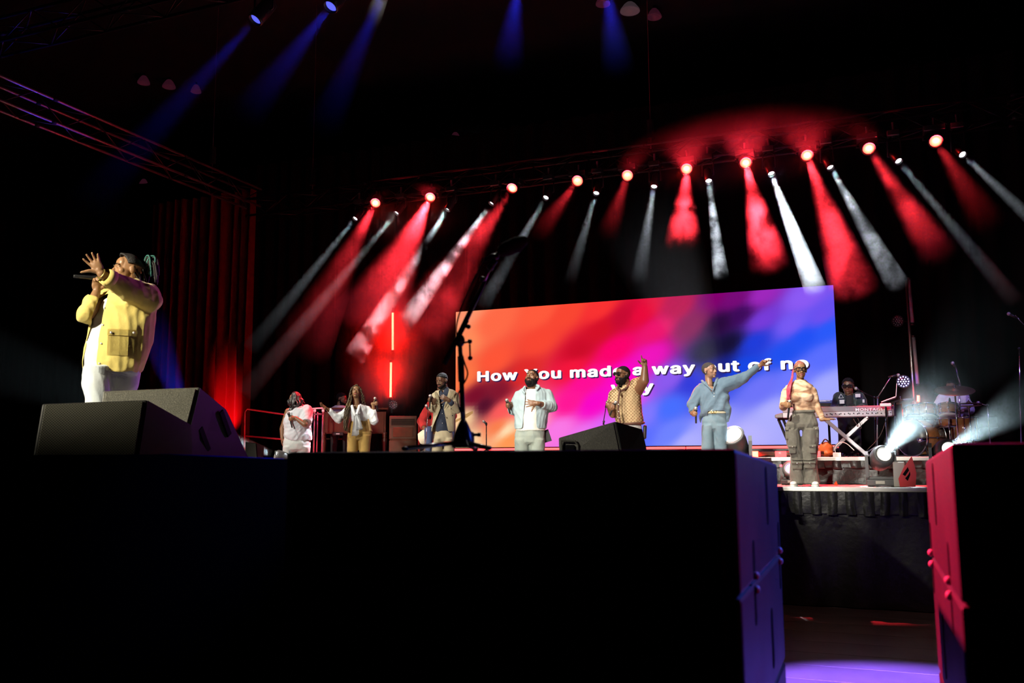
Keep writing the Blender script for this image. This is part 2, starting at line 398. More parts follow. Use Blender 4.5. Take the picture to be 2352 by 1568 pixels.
def lyric(body, px0, px1, py_base, xh_px_top):
    cu = bpy.data.curves.new('lyric', 'FONT'); cu.body = body; cu.size = 1; cu.offset = .036; cu.resolution_u = 5
    cu.space_character = 1.06
    if LYRIC_FONT: cu.font = LYRIC_FONT; cu.offset = 0; cu.space_character = 1.10; cu.resolution_u = 3
    o = bpy.data.objects.new('lyric', cu); COL.objects.link(o)
    dg = bpy.context.evaluated_depsgraph_get(); dg.update()
    me = bpy.data.meshes.new_from_object(o.evaluated_get(dg)); COL.objects.unlink(o); bpy.data.objects.remove(o)
    if LYRIC_FONT:      # heavier weight: the glyphs overlaid with shifted copies
        co = [v.co.copy() for v in me.vertices]; fs = [tuple(p.vertices) for p in me.polygons]; V = []; F_ = []
        for k in range(11):
            rr = .036 if k else 0; sh_ = Vector((rr*math.cos(k*.6283), rr*.8*math.sin(k*.6283), 0)); n0 = len(V)
            V += [c+sh_ for c in co]; F_ += [tuple(i+n0 for i in q) for q in fs]
        me = bpy.data.meshes.new('lyric'); me.from_pydata(V, [], F_)
    xs = [v.co.x for v in me.vertices]; xa, xb = min(xs), max(xs)
    a = atY(px0, py_base[0], SCREEN_Y-.012); b = atY(px1, py_base[1], SCREEN_Y-.012); tp = atY(px0, xh_px_top, SCREEN_Y-.012)
    cap_h = tp.z - a.z; base = (a.z+b.z)/2
    for v in me.vertices:
        x, z = v.co.x, v.co.y
        v.co = Vector((a.x + (x-xa)/(xb-xa)*(b.x-a.x) - CXs, 0, z/.72*cap_h + base - RISER))
    me2 = me.copy()
    t = mesh_obj('lyric_text', me, M_TXT, wall); t.location = (0, -.012, 0)
    s = mesh_obj('lyric_shadow', me2, M_TXS, wall); s.location = (.022, -.006, -.022)
    return t
lyric('How You made a way out of no', 1096, 1858, (874, 846), 844)
lyric('way', 1403, 1502, (902, 899), 869)
# red LED battens on the riser in front of the wall
M_LEDR = mat('lit red led tube', (.2, 0, 0), .4, emit=(1.0, .06, .06), es=4.5)
M_LEDH = mat('lit red led tube core', (.2, 0, 0), .4, emit=(1.0, .0075, .0040), es=170)
for i in range(8):
    x = SX0 + .45 + i*.93
    t = thing('led_batten', 'glowing red LED batten below the LED wall, %s from the organ end' % ORD[i], 'light', (x, SCREEN_Y-.35, RISER), 0, 'red battens below the LED wall')
    bm = new(); bxx(bm, -.44, .44, -.04, .04, .10, .145, .006); obj('housing', bm, M_PLAST, t)
    for sx in (-.36, .36):
        bm = new(); bxx(bm, sx-.03, sx+.03, -.05, .05, 0, .10, .004); obj('foot', bm, M_BLACK, t)
    bm = new(); cyl(bm, (-.455, -.012, .165), (.455, -.012, .165), .024, n=10); obj('tube', bm, M_LEDR, t)

# ------------------------------------------------------------------ trusses
def truss(name, label, p0, p1, mc, mb, w=.38, cat='truss', bay=.55):
    p0, p1 = Vector(p0), Vector(p1); x, y, z, L = frame(p0, p1)
    t = thing(name, label, cat, p0); cs = []
    for a, b in ((-1, -1), (1, -1), (1, 1), (-1, 1)):
        o_ = x*a*w/2 + y*b*w/2; cs.append(o_)
        bm = new(); cyl(bm, o_, o_+z*L, .026, n=8); obj('chord', bm, mc, t, True)
    bm = new(); n = int(L/bay)
    for k in range(n):
        for q in range(4):
            a, b = cs[q], cs[(q+1) % 4]
            s0, s1 = (a, b) if (k+q) % 2 else (b, a)
            cyl(bm, s0+z*(L*k/n), s1+z*(L*(k+1)/n), .011, n=5)
    o = obj('bracing', bm, mb, t, True); o['kind'] = 'stuff'
    for k in range(int(L/3)+1):
        for c in cs:
            bm = new(); cyl(bm, c+z*min(L-.08, k*3.0), c+z*min(L, k*3.0+.08), .034, n=8); obj('coupler', bm, M_BLACK, t, True)
    return t
TZ = 7.42
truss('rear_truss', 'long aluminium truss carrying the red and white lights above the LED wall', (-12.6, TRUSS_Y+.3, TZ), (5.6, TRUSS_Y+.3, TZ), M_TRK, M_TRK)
SE = atX(668, 482, -12.2)
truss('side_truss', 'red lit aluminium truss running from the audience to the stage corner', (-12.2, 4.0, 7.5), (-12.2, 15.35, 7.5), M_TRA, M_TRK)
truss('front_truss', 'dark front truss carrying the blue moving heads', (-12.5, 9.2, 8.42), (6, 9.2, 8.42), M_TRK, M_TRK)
# chain hoists and steels that carry the trusses from the ceiling
for nm, pts in (('rear_truss', [(-11, TRUSS_Y+.3), (-3.5, TRUSS_Y+.3), (4, TRUSS_Y+.3)]), ('side_truss', [(-12.2, 6), (-12.2, 14)]), ('front_truss', [(-10, 9.2), (-3, 9.2), (4, 9.2)])):
    for hi_, (x, y) in enumerate(pts):
        z = {'rear_truss': TZ, 'side_truss': 7.5, 'front_truss': 8.42}[nm]
        t = thing('chain_hoist', 'thin chain hoist, %s along the %s' % (ORD[hi_], nm.replace('_', ' ')), 'hoist', (x, y, z+.17), 0, 'chain hoists on the ' + nm.replace('_', ' '))
        bm = new(); cyl(bm, (0, 0, .55), (0, 0, ZC-z-.17), .006, n=5); obj('chain', bm, M_STEEL, t)
        bm = new(); cyl(bm, (0, 0, .2), (0, 0, .55), .07, n=10); obj('motor', bm, M_BLACK, t)
        bm = new(); cyl(bm, (0, 0, 0), (0, 0, .22), .014, n=6); obj('hook', bm, M_STEEL, t)

# ------------------------------------------------------------------ light fixtures
M_LW = mat('white beam lens', (1, 1, 1), .3, emit=(.86, .96, 1.0), es=14, nosample=True)
M_LR = mat('red wash lens', (1, .2, .1), .3, emit=(1.0, .010, .006), es=50)
M_LRC = mat('red wash lens centre', (1, .3, .2), .3, emit=(1.0, .020, .010), es=44, nosample=True)
M_LB = mat('blue lens', (.2, .2, 1), .3, emit=(.10, .12, 1.0), es=1.3, nosample=True)
M_HEAD = mat('fixture black plastic', (.03, .03, .032), .35)
def align(d):
    return Vector(d).to_track_quat('Z', 'Y').to_matrix()
def hung_light(name, label, group, lens_p, aim, truss_z, rl, Ml, core=None, body=.34):
    """moving head under a truss: base on the truss, yoke, barrel with the lamp deep inside it"""
    lens_p = Vector(lens_p); d = (Vector(aim)-lens_p).normalized(); A = align(d)
    t = thing(name, label, 'stage light', lens_p, 0, group)
    bm = new(); lathe(bm, d*(-body), d, [(0, rl*.75), (.03, rl*1.12), (body*.55, rl*1.25), (body*.93, rl*1.22), (body, rl*1.16), (body, rl*1.0), (body-.05, rl*.98), (body-.06, .01)], 18, False)
    obj('head', bm, M_HEAD, t, True)
    bm = new(); lathe(bm, d*(-.052), d, [(0, .002), (0, rl*.97), (.012, rl*.9), (.02, rl*.5), (.022, .004)], 18, False); obj('lens', bm, Ml, t, True)
    if core:
        bm = new(); lathe(bm, d*(-.026), d, [(0, .002), (0, rl*.72), (.006, rl*.5), (.008, .003)], 16, False); obj('lens_core', bm, core, t, True)
    c = d*(-body*.5); top = truss_z - lens_p.z
    up = Vector((0, 0, 1)); sx = Vector((1, 0, 0))
    bm = new()
    for s in (-1, 1):
        tube(bm, [c+sx*s*rl*1.30, c+sx*s*rl*1.75, Vector((c.x+s*rl*1.7, c.y, top-.16)), Vector((c.x+s*rl*.6, c.y, top-.11))], .014, 6)
    obj('yoke', bm, M_HEAD, t, True)
    bm = new(); box(bm, (c.x, c.y, top-.055), (rl*3.4, rl*2.6, .10), None, .012); obj('base', bm, M_HEAD, t)
    bm = new(); cyl(bm, (c.x, c.y, top-.01), (c.x, c.y+.0, top+.14), .02, n=8); obj('clamp', bm, M_STEEL, t)
    return t
def cone_haze(name, label, group, a, b, r0, r1, m, grow=1.05):
    a, b = Vector(a), Vector(b); L = (b-a).length
    bm = new(); cyl(bm, (0, 0, 0), (0, 0, L), r0*grow, r1*grow, n=24)
    o = obj(name, bm, m, None, True); o.location = a; o.rotation_euler = (b-a).to_track_quat('Z', 'Y').to_euler()
    return tag(o, label, 'light beam', group, 'stuff')
def beam_mat(name, density, clump=None, aniso=.25, fade=(.70, 1.0), near=(0, .0), step=.18, seed=0, ramp=None):
    """smoke inside a light beam: scatters only the lamp light that falls on it; drifts in puffs and thins out at its far end"""
    m = haze_mat(name, density, clump and (*clump[:4], (seed*3.7, seed*1.3, seed*2.1)), aniso, step=step); nt = m.node_tree
    v = [n for n in nt.nodes if n.type == 'VOLUME_SCATTER'][0]
    tc = nt.nodes.new('ShaderNodeTexCoord'); sp = nt.nodes.new('ShaderNodeSeparateXYZ'); nt.links.new(tc.outputs['Generated'], sp.inputs[0])
    src = v.inputs['Density'].links[0].from_socket if v.inputs['Density'].links else None
    cr = nt.nodes.new('ShaderNodeValToRGB'); el = cr.color_ramp.elements
    pts = ramp or [(0, 1), (fade[0], 1), (fade[1], 0)]
    el[0].position = pts[0][0]; el[0].color = (pts[0][1],)*3 + (1,)
    el[1].position = pts[-1][0]; el[1].color = (pts[-1][1],)*3 + (1,)
    for p, q in pts[1:-1]:
        e = el.new(p); e.color = (q, q, q, 1)
    nt.links.new(sp.outputs['Z'], cr.inputs['Fac'])
    mu = nt.nodes.new('ShaderNodeMath'); mu.operation = 'MULTIPLY'
    nt.links.new(cr.outputs['Color'], mu.inputs[0])
    if src: nt.links.new(src, mu.inputs[1])
    else: mu.inputs[1].default_value = density
    nt.links.new(mu.outputs[0], v.inputs['Density'])
    return m
def pxm(p):
    """pixels per metre at a point"""
    return FPX / -(CROT.transposed() @ (Vector(p)-EYE)).z
WHITE = (.80, .93, 1.0)
# white beam lights: lens pixel, far pixel, half width there, depth there, power, smoke density, puffs, density along the beam
WB = [((815, 503), (575, 800), 24, 13.2, 1000, .040, None, [(0, 1), (.5, .9), (1, .15)]),
      ((910, 490), (560, 905), 30, 13.0, 1000, .042, (1.1, .3, .7, .55), [(0, 1), (.6, 1), (1, .2)]),
      ((1027, 482), (812, 822), 30, 14.15, 1700, .42, (3.0, .47, .58, .02), [(0, .35), (.14, .4), (.2, .02), (.34, .05), (.5, .5), (.75, 1), (.95, 1), (1, .1)]),
      ((1128, 468), (932, 738), 27, 14.15, 1700, .40, (3.2, .45, .57, .04), [(0, .22), (.25, .5), (.42, .7), (.46, .06), (.55, .9), (.92, 1), (1, .1)]),
      ((1253, 455), (1110, 700), 22, 13.6, 1300, .075, (1.8, .40, .62, .25), [(0, 1), (.3, 1), (.55, .1), (.8, .5), (1, .2)]),
      ((1369, 445), (1308, 650), 20, 14.15, 1000, .050, None, [(0, 1), (.3, .6), (1, 0)]),
      ((1502, 430), (1468, 640), 24, 14.15, 1000, .060, None, [(0, 1), (.4, .8), (1, .1)]),
      ((1628, 417), (1656, 634), 21, 14.15, 1700, .34, (3.6, .46, .57, .04), [(0, .2), (.3, .55), (.6, .8), (.66, .15), (.72, 1), (.95, 1), (1, .1)]),
      ((1772, 400), (1874, 668), 29, 14.15, 4200, .62, (2.6, .30, .58, .30), [(0, .14), (.25, .3), (.42, .9), (.93, 1), (1, .1)]),
      ((1908, 386), (2062, 655), 30, 14.15, 1800, .16, (3.2, .43, .60, .14), [(0, .8), (.6, .9), (.9, 1), (1, .1)]),
      ((2065, 371), (2330, 690), 24, 13.4, 1000, .055, None, [(0, 1), (.5, .8), (1, .1)]),
      ((2212, 356), (2430, 560), 22, 13.4, 1000, .055, None, [(0, 1), (1, .5)])]
for i, (a, b, hw, yb, pw, den, cl, rp) in enumerate(WB):
    pa = atY(*a, TRUSS_Y-.1); pb = atY(*b, yb); L = (pb-pa).length; d = (pb-pa).normalized(); r1 = .86*hw/pxm(pb)
    r0 = .058
    hung_light('beam_moving_head', 'white beam moving head, %s along the rear truss from the red curtain' % ORD[i], 'white beam lights on the rear truss', pa, pb, TZ-.19, r0, M_LW)
    back = r0*L/max(r1-r0, .02); back = min(back, .9)
    spot('beam_lamp', pa-d*.012, pb, pw*4.2, WHITE, 2*math.atan(r1/L)*1.08, .45, .045)
    m = beam_mat('smoke in white beam %d' % i, den, cl, .1, seed=i, ramp=rp, step=.14 if cl else .3)
    cone_haze('light_beam', 'white smoky light beam, %s along the rear truss from the red curtain' % ORD[i], 'white beams from the rear truss', pa+d*.02, pb, r0*.8, r1, m)
REDC = (1.0, .025, .04); V3_up = Vector((0, 0, 1))
RB = [((862, 467), (690, 800), 70, 13.6, 1500, .05, (.8, .35, .68, .3), [(0, .6), (.15, 1), (.7, .8), (1, .05)]),
      ((988, 454), (840, 760), 95, 14.5, 2400, .12, (.75, .38, .62, .25), [(0, .45), (.25, .7), (.6, 1), (1, .1)]),
      ((1176, 433), (930, 800), 90, 14.6, 2400, .11, (1.0, .42, .62, .1), [(0, .25), (.2, .5), (.3, .9), (.75, 1), (1, .05)]),
      ((1326, 416), (1235, 540), 30, 14.0, 900, .040, None, [(0, 1), (.4, .6), (1, 0)]),
      ((1441, 404), (1395, 540), 30, 14.0, 900, .034, None, [(0, .9), (.6, .5), (1, 0)]),
      ((1577, 389), (1568, 560), 44, 14.5, 2200, .36, (2.2, .45, .60, .03), [(0, .06), (.3, .15), (.5, .9), (.8, .8), (1, .0)]),
      ((1713, 375), (1768, 610), 48, 14.5, 4200, .50, (1.7, .43, .60, .04), [(0, .10), (.35, .3), (.48, 1), (.75, 1), (1, .0)]),
      ((1854, 358), (1965, 672), 56, 14.5, 3600, .34, (1.8, .40, .60, .15), [(0, .28), (.3, .55), (.6, 1), (.9, .9), (1, .0)]),
      ((1996, 342), (2160, 590), 46, 14.3, 1800, .15, (1.2, .36, .64, .25), [(0, .6), (.55, .9), (1, .0)]),
      ((2150, 325), (2275, 520), 44, 14.3, 900, .035, None, [(0, .7), (.5, .5), (1, 0)])]
for i, (a, b, hw, yb, pw, den, cl, rp) in enumerate(RB):
    pa = atY(*a, TRUSS_Y-.1); pb = atY(*b, yb); L = (pb-pa).length; d = (pb-pa).normalized(); r1 = hw/pxm(pb)
    r0 = .098
    hung_light('wash_moving_head', 'glowing red wash light, %s along the rear truss from the red curtain' % ORD[i], 'red wash lights on the rear truss', pa, pa + (d*.45 + (EYE-pa).normalized()*.75), TZ-.19, r0, M_LR, M_LRC)
    spot('added_halo_spot', pa+d*.05, pa+(EYE-pa).normalized()*.35+V3_up, 300, (1.0, .02, .04), R(110), .9, .08)  # added upward spot so the smoke glows around the lamp
    spot('wash_lamp', pa+d*.06, pb, pw*4.6, REDC, 2*math.atan(r1/L)*1.05, .75, .06)
    m = beam_mat('smoke in red beam %d' % i, den, cl, .1, seed=i+20, ramp=rp, step=.12 if cl else .3)
    cone_haze('light_beam', 'red smoky light beam, %s along the rear truss from the red curtain' % ORD[i], 'red beams from the rear truss', pa+d*.12, pb, r0*.9, r1, m)
# drifting smoke around the lamps, lit by the red lamps and the added upward spots
def cloud(label, c, r, density, clump, seed, step=.25, rot=None):
    bm = new(); ell(bm, (0, 0, 0), 1.0, u=20, v=12)
    me_o = obj('smoke_cloud', bm, None, None, True)
    m = bpy.data.materials.new('drifting smoke %d' % seed); m.use_nodes = True; nt = m.node_tree
    nt.nodes.remove(nt.nodes['Principled BSDF'])
    v = nt.nodes.new('ShaderNodeVolumeScatter'); v.inputs['Anisotropy'].default_value = .1
    nt.links.new(v.outputs[0], nt.nodes['Material Output'].inputs['Volume'])
    tc = nt.nodes.new('ShaderNodeTexCoord'); ln = nt.nodes.new('ShaderNodeVectorMath'); ln.operation = 'LENGTH'
    nt.links.new(tc.outputs['Object'], ln.inputs[0])
    mr = nt.nodes.new('ShaderNodeMapRange'); mr.inputs['From Min'].default_value = .2; mr.inputs['From Max'].default_value = 1.0
    mr.inputs['To Min'].default_value = density; mr.inputs['To Max'].default_value = 0; mr.interpolation_type = 'SMOOTHSTEP'
    nt.links.new(ln.outputs['Value'], mr.inputs['Value']); out = mr.outputs[0]
    if clump:
        g = nt.nodes.new('ShaderNodeNewGeometry'); n = nt.nodes.new('ShaderNodeTexNoise'); n.noise_dimensions = '4D'; n.inputs['W'].default_value = seed
        n.inputs['Scale'].default_value = clump[0]; n.inputs['Detail'].default_value = 3
        nt.links.new(g.outputs['Position'], n.inputs['Vector'])
        m2 = nt.nodes.new('ShaderNodeMapRange'); m2.inputs['From Min'].default_value = clump[1]; m2.inputs['From Max'].default_value = clump[2]; m2.inputs['To Min'].default_value = clump[3]
        nt.links.new(n.outputs['Fac'], m2.inputs['Value'])
        mu = nt.nodes.new('ShaderNodeMath'); mu.operation = 'MULTIPLY'; nt.links.new(out, mu.inputs[0]); nt.links.new(m2.outputs[0], mu.inputs[1]); out = mu.outputs[0]
    nt.links.new(out, v.inputs['Density'])
    m.cycles.volume_step_rate = step
    me_o.data.materials.append(m); me_o.location = c; me_o.scale = r
    if rot: me_o.rotation_euler = rot
    return tag(me_o, label, 'smoke', None, 'stuff')
spot('curtain_uplight', (-14.3, 16.75, 2.0), (-14.6, 17.75, 3.2), 420, (1.0, .015, .03), R(40), .8, .05)
spot('added_truss_red', (-10.2, 13.0, 6.4), (-12.2, 11.0, 7.5), 40, (1.0, .03, .08), R(90), .9, .05)  # added spot that tints the side truss red
cc = (atY(1540, 392, TRUSS_Y-.25) + atY(1880, 354, TRUSS_Y-.25))/2
cloud('thin red glowing haze around the wash lights above the LED wall', cc + Vector((0, 0, .18)), (2.3, .8, .85), .42, (.8, .3, .7, .2), 3)
cc = atY(940, 500, TRUSS_Y-.2)
cloud('thin red glowing haze around the wash lights over the organ', cc, (1.5, .7, .7), .26, None, 4)
# red smoke around the LED tubes over the organ
TUBE = [((902, 716), (902, 806)), ((898, 830), (897, 914))]
cc = atY(885, 800, 16.5)
cloud('glowing red smoke hanging around the red LED tubes', cc, (1.25, .6, 1.6), 2.0, (1.0, .35, .66, .3), 6, .3)
# ------------------------------------------------------------------ people
import numpy as np
TMPSC = bpy.data.scenes.new('workbench')
def fuse(bm, voxel, it=4, factor=.5):
    """weld overlapping shapes into one continuous skin"""
    me = bpy.data.meshes.new('tmp'); bmesh.ops.recalc_face_normals(bm, faces=bm.faces); bm.to_mesh(me); bm.free()
    o = bpy.data.objects.new('tmp', me); TMPSC.collection.objects.link(o)
    r = o.modifiers.new('r', 'REMESH'); r.mode = 'VOXEL'; r.voxel_size = voxel; r.use_smooth_shade = True
    s = o.modifiers.new('s', 'SMOOTH'); s.factor = factor; s.iterations = it
    with bpy.context.temp_override(scene=TMPSC, view_layer=TMPSC.view_layers[0]):
        dg = bpy.context.evaluated_depsgraph_get(); dg.update()
        out = bpy.data.meshes.new_from_object(o.evaluated_get(dg))
    bpy.data.objects.remove(o); bpy.data.meshes.remove(me)
    out.shade_smooth()
    return out
def folds(me, amp, sx, sy, sz, seed=0, zmin=-9, zmax=99):
    """cloth folds: push the surface in and out along its normals"""
    me.update(); n = len(me.vertices)
    co = np.empty(n*3, np.float32); no = np.empty(n*3, np.float32)
    me.vertices.foreach_get('co', co); me.vertex_normals.foreach_get('vector', no)
    c = co.reshape(-1, 3); rg = np.random.RandomState(seed); k = np.zeros(n)
    q = c*np.array([sx, sy, sz]); q = q + .55*np.sin(q[:, [1, 2, 0]]*1.7 + rg.rand(3)*6)
    for i in range(7):
        d = rg.normal(size=3); d /= np.linalg.norm(d); fr = 1.2*1.33**i
        k += (1-2*np.abs(np.sin(q @ d*fr + rg.rand()*6)))*.42/1.12**i
    k = np.clip(k, -1.3, 1.3)
    c += no.reshape(-1, 3)*(abs(amp)*k)[:, None].astype(np.float32)
    me.vertices.foreach_set('co', c.ravel()); me.update()
def cut(me, pred):
    bm = bmesh.new(); bm.from_mesh(me)
    bmesh.ops.delete(bm, geom=[f for f in bm.faces if pred(f.calc_center_median(), f.normal)], context='FACES')
    bv = {}
    for e in bm.edges:
        if e.is_boundary:
            for v in e.verts: bv.setdefault(v, []).append(e.other_vert(v))
    for _ in range(10):      # iron the cut edge into a clean hem
        nc = {v: v.co*.4 + sum((n.co for n in ns), Vector())*(.6/len(ns)) for v, ns in bv.items() if len(ns) == 2}
        for v, c in nc.items(): v.co = c
    bm.to_mesh(me); bm.free(); me.update(); return me
def shell(me, M, pred, off):
    """a layer grown from part of a body surface: beard, cropped hair"""
    Mi = M.inverted(); bm = bmesh.new(); bm.from_mesh(me); bm.normal_update()
    bmesh.ops.delete(bm, geom=[f for f in bm.faces if not pred(Mi @ f.calc_center_median())], context='FACES')
    for v in list(bm.verts):
        edge = any(e.is_boundary for e in v.link_edges)
        v.co += v.normal*(off*(.25 if edge else 1) + (0 if edge else off*.35*mnoise.noise(v.co*70)))
    out = bpy.data.meshes.new('shell'); bm.to_mesh(out); bm.free()
    for p in out.polygons: p.use_smooth = True
    return out
def loft(bm, secs, n=24):
    """stack of ellipses: (centre, rx, ry)"""
    rings = []
    for c, rx, ry in secs:
        c = Vector(c); rings.append([bm.verts.new((c.x+rx*math.cos(2*math.pi*k/n), c.y+ry*math.sin(2*math.pi*k/n), c.z)) for k in range(n)])
    for i in range(len(rings)-1):
        for k in range(n): bm.faces.new((rings[i][k], rings[i][(k+1) % n], rings[i+1][(k+1) % n], rings[i+1][k]))
    bm.faces.new(rings[0][::-1]); bm.faces.new(rings[-1])
def limb(bm, pts, rad, flat_end=False):
    for i in range(len(pts)-1):
        cyl(bm, pts[i], pts[i+1], rad[i], rad[i+1], n=14)
        ell(bm, pts[i], rad[i], u=14, v=8)
    if not flat_end: ell(bm, pts[-1], rad[-1], u=14, v=8)
def dn(p, k=.06): return Vector((p.x*.97, p.y, p.z-k))
def core(f, secs): loft(f.bm, [(c, rx*.74, ry*.62) for c, rx, ry in secs])
def V3(*a): return Vector(a)
class Fig:
    def __init__(s, label, px, Y, deck, name='person', group=None):
        p = atY(px, 1047, Y); s.loc = V3(p.x, p.y, deck)
        h = V3(p.x, p.y, 0).normalized(); s.h = h; rz = math.atan2(h.y, h.x) - math.pi/2
        s.root = thing(name, label, 'person', s.loc, rz, group)
        s.M = Matrix.Translation(s.loc) @ Matrix.Rotation(rz, 4, 'Z'); s.Mi = s.M.inverted()
        s.base = s.loc.dot(h) - EYE.dot(h)
        s.bm = new(); s.px = px
    def J(s, px, py, d=0.0):
        r = ray(px or s.px, py); return s.Mi @ (EYE + r*((s.base + d)/r.dot(s.h)))
    def sec(s, py, xl, xr, ratio=.62, d=0.0, ry=None):
        a, b = s.J(xl, py, d), s.J(xr, py, d); rx = (b.x-a.x)/2
        return ((a+b)/2, rx, ry if ry else rx*ratio)
    def W(s, p): return s.M @ Vector(p)
    def part(s, name, bm_or_me, m, smooth=True):
        o = obj(name, bm_or_me, m, s.root, smooth) if isinstance(bm_or_me, bmesh.types.BMesh) else mesh_obj(name, bm_or_me, m, s.root, smooth)
        return o
    # ---- head -----------------------------------------------------------
    def head(s, c, yaw=0, pitch=0, roll=0, k=1.0, fat=1.0, mouth=0.0):
        s.H = Matrix.Translation(c) @ Matrix.Rotation(R(yaw), 4, 'Z') @ Matrix.Rotation(R(pitch), 4, 'X') @ Matrix.Rotation(R(roll), 4, 'Y') @ Matrix.Diagonal((k, k, k, 1))
        bm = new(); F = fat
        def E(c, r): ell(bm, c, r, u=20, v=14)
        E((0, .014, .032), (.075, .095, .084)); E((0, -.028, -.038), (.060*F, .062, .074)); E((0, -.02, -.070), (.052*F, .052, .045*F))
        E((0, -.070, -.096), (.022*F, .020, .017)); E((0, -.056, .042), (.055, .030, .048))
        for x in (-1, 1):
            E((x*.038*F, -.056, -.024), (.023*F, .025, .026)); E((x*.030, -.074, .004), (.019, .015, .012))
            E((x*.078, .012, -.006), (.010, .021, .031)); E((x*.0125, -.099, -.036), (.0105, .011, .009)); E((x*.030, -.084, .022), (.022, .010, .007))
        cyl(bm, (0, -.082, .012), (0, -.108, -.030), .008, .012, n=12); E((0, -.109, -.032), (.0125, .012, .010))
        E((0, -.080, -.062), (.030, .018, .020))
        bmesh.ops.transform(bm, matrix=s.H, verts=bm.verts); me = bpy.data.meshes.new('t'); bm.to_mesh(me); bm.free(); s.bm.from_mesh(me); bpy.data.meshes.remove(me)
        s.mouth = mouth; s.k = k
    def neck(s, base, r=.056):
        limb(s.bm, [s.H @ V3(0, .025, -.06), base], [r, r*1.12])
    def face(s, lips, brow=None, eyes=True, skin=None):
        H = s.H
        def put(name, shapes, m):
            bm = new()
            for c, r in shapes: ell(bm, c, r, u=12, v=8)
            bmesh.ops.transform(bm, matrix=H, verts=bm.verts); return s.part(name, bm, m)
        if eyes:
            for x in (-1, 1):
                e = put('eye', [((x*.0305, -.0812, .0035), (.0118, .0068, .0042))], M_EYEW)
                bm = new(); ell(bm, (x*.0305, -.0866, .0032), (.0056, .003, .0046), u=10, v=6); bmesh.ops.transform(bm, matrix=H, verts=bm.verts)
                obj('iris', bm, M_EYED, e, True)
        for x in (-1, 1):
            put('eyebrow', [((x*.030, -.0925, .0255), (.020, .004, .0042))], brow or M_HAIRK)
        mo = s.mouth
        L = put('lips', [((0, -.0965, -.056), (.023, .0075, .0062)), ((0, -.0955, -.069-mo), (.021, .0080, .0072))], lips)
        if mo > 0:
            bm = new(); ell(bm, (0, -.0965, -.0625-mo*.5), (.017, .006, .004+mo*.6), u=12, v=8); bmesh.ops.transform(bm, matrix=H, verts=bm.verts)
            obj('open_mouth', bm, M_MOUTH, L, True)
    # ---- hands ----------------------------------------------------------
    def hand(s, wrist, f, n, thumb, curl=.25, spread=.14, k=1.0, tw=None, curls=None):
        bm = s.bm; f = Vector(f).normalized(); n = Vector(n); n = (n - f*n.dot(f)).normalized(); sd = f.cross(n)*thumb
        rot = Matrix((f, sd, n)).transposed()
        ell(bm, wrist+f*.050*k, (.052*k, .040*k, .017*k), rot, 14, 10); ell(bm, wrist+f*.072*k, (.026*k, .042*k, .014*k), rot, 12, 8)
        limb(bm, [wrist-f*.02*k, wrist+f*.03*k], [.026*k, .024*k])
        for i, (off, ln) in enumerate(((.031, .068), (.0105, .078), (-.010, .073), (-.029, .056))):
            base = wrist + f*(.084 - abs(off)*.25)*k + sd*off*k; a = 0.0
            dn = (f + sd*spread*off/.03).normalized(); p = [base]; cv = (curls[i] if curls else curl)
            for q, fr in enumerate((.44, .31, .25)):
                a += cv*(1.0 if q else .75); p.append(p[-1] + (dn*math.cos(a) + n*math.sin(a))*ln*k*fr)
            limb(bm, p, [.0098*k, .0092*k, .0084*k, .0074*k])
        b = wrist + f*.026*k + sd*.026*k + n*.006*k
        d1 = (f*.62 + sd*.75 + n*.25).normalized(); d2 = Vector(tw[0]*f + tw[1]*sd + tw[2]*n).normalized() if tw else (f*.8 + sd*.5 + n*.3).normalized()
        limb(bm, [b, b+d1*.040*k, b+d1*.040*k+d2*.032*k, b+d1*.040*k+d2*.052*k], [.0135*k, .0115*k, .010*k, .0085*k])
    def grip(s, c, axis, f, n, k=1.0):
        """fist closed round a stick through c along axis (axis points to the thumb side); returns the wrist"""
        a = Vector(axis).normalized(); f = Vector(f); f = (f - a*f.dot(a)).normalized(); nn = a.cross(f)
        if nn.dot(Vector(n)) < 0: nn = -nn
        wr = c - f*.082*k - nn*.026*k
        th = 1 if f.cross(nn).dot(a) > 0 else -1
        s.hand(wr, f, nn, th, 1.02, .02, k, tw=(.75, .15, .65))
        return wr
    def finish(s, skin, voxel=.0065, it=3):
        me = fuse(s.bm, voxel, it, .4); s.body = s.part('body', me, skin); return me
def shoe(f, c, yaw, m, sole, L=.27, wd=.10, h=.085):
    bm = new(); rot = Matrix.Rotation(R(yaw), 3, 'Z')
    def P(x, y, z): return Vector(c) + rot @ V3(x, y, z)
    ell(bm, P(0, -L*.18, h*.42), (wd*.48, L*.33, h*.40), rot); ell(bm, P(0, L*.22, h*.52), (wd*.42, L*.24, h*.55), rot); cyl(bm, P(0, L*.2, h*.6), P(0, L*.22, h*1.35), wd*.40, wd*.42, n=14)
    o = f.part('shoe', fuse(bm, .011, 3), m)
    bm = new(); n = 20; ring = []
    for z in (.0, .024):
        ring.append([bm.verts.new(P(wd*.50*math.cos(t)*(1.06 if math.sin(t) < 0 else .9), L*.5*math.sin(t), z)) for t in [2*math.pi*q/n for q in range(n)]])
    for q in range(n): bm.faces.new((ring[0][q], ring[0][(q+1) % n], ring[1][(q+1) % n], ring[1][q]))
    bm.faces.new(ring[0][::-1]); bm.faces.new(ring[1]); ob = obj('sole', bm, sole, o)
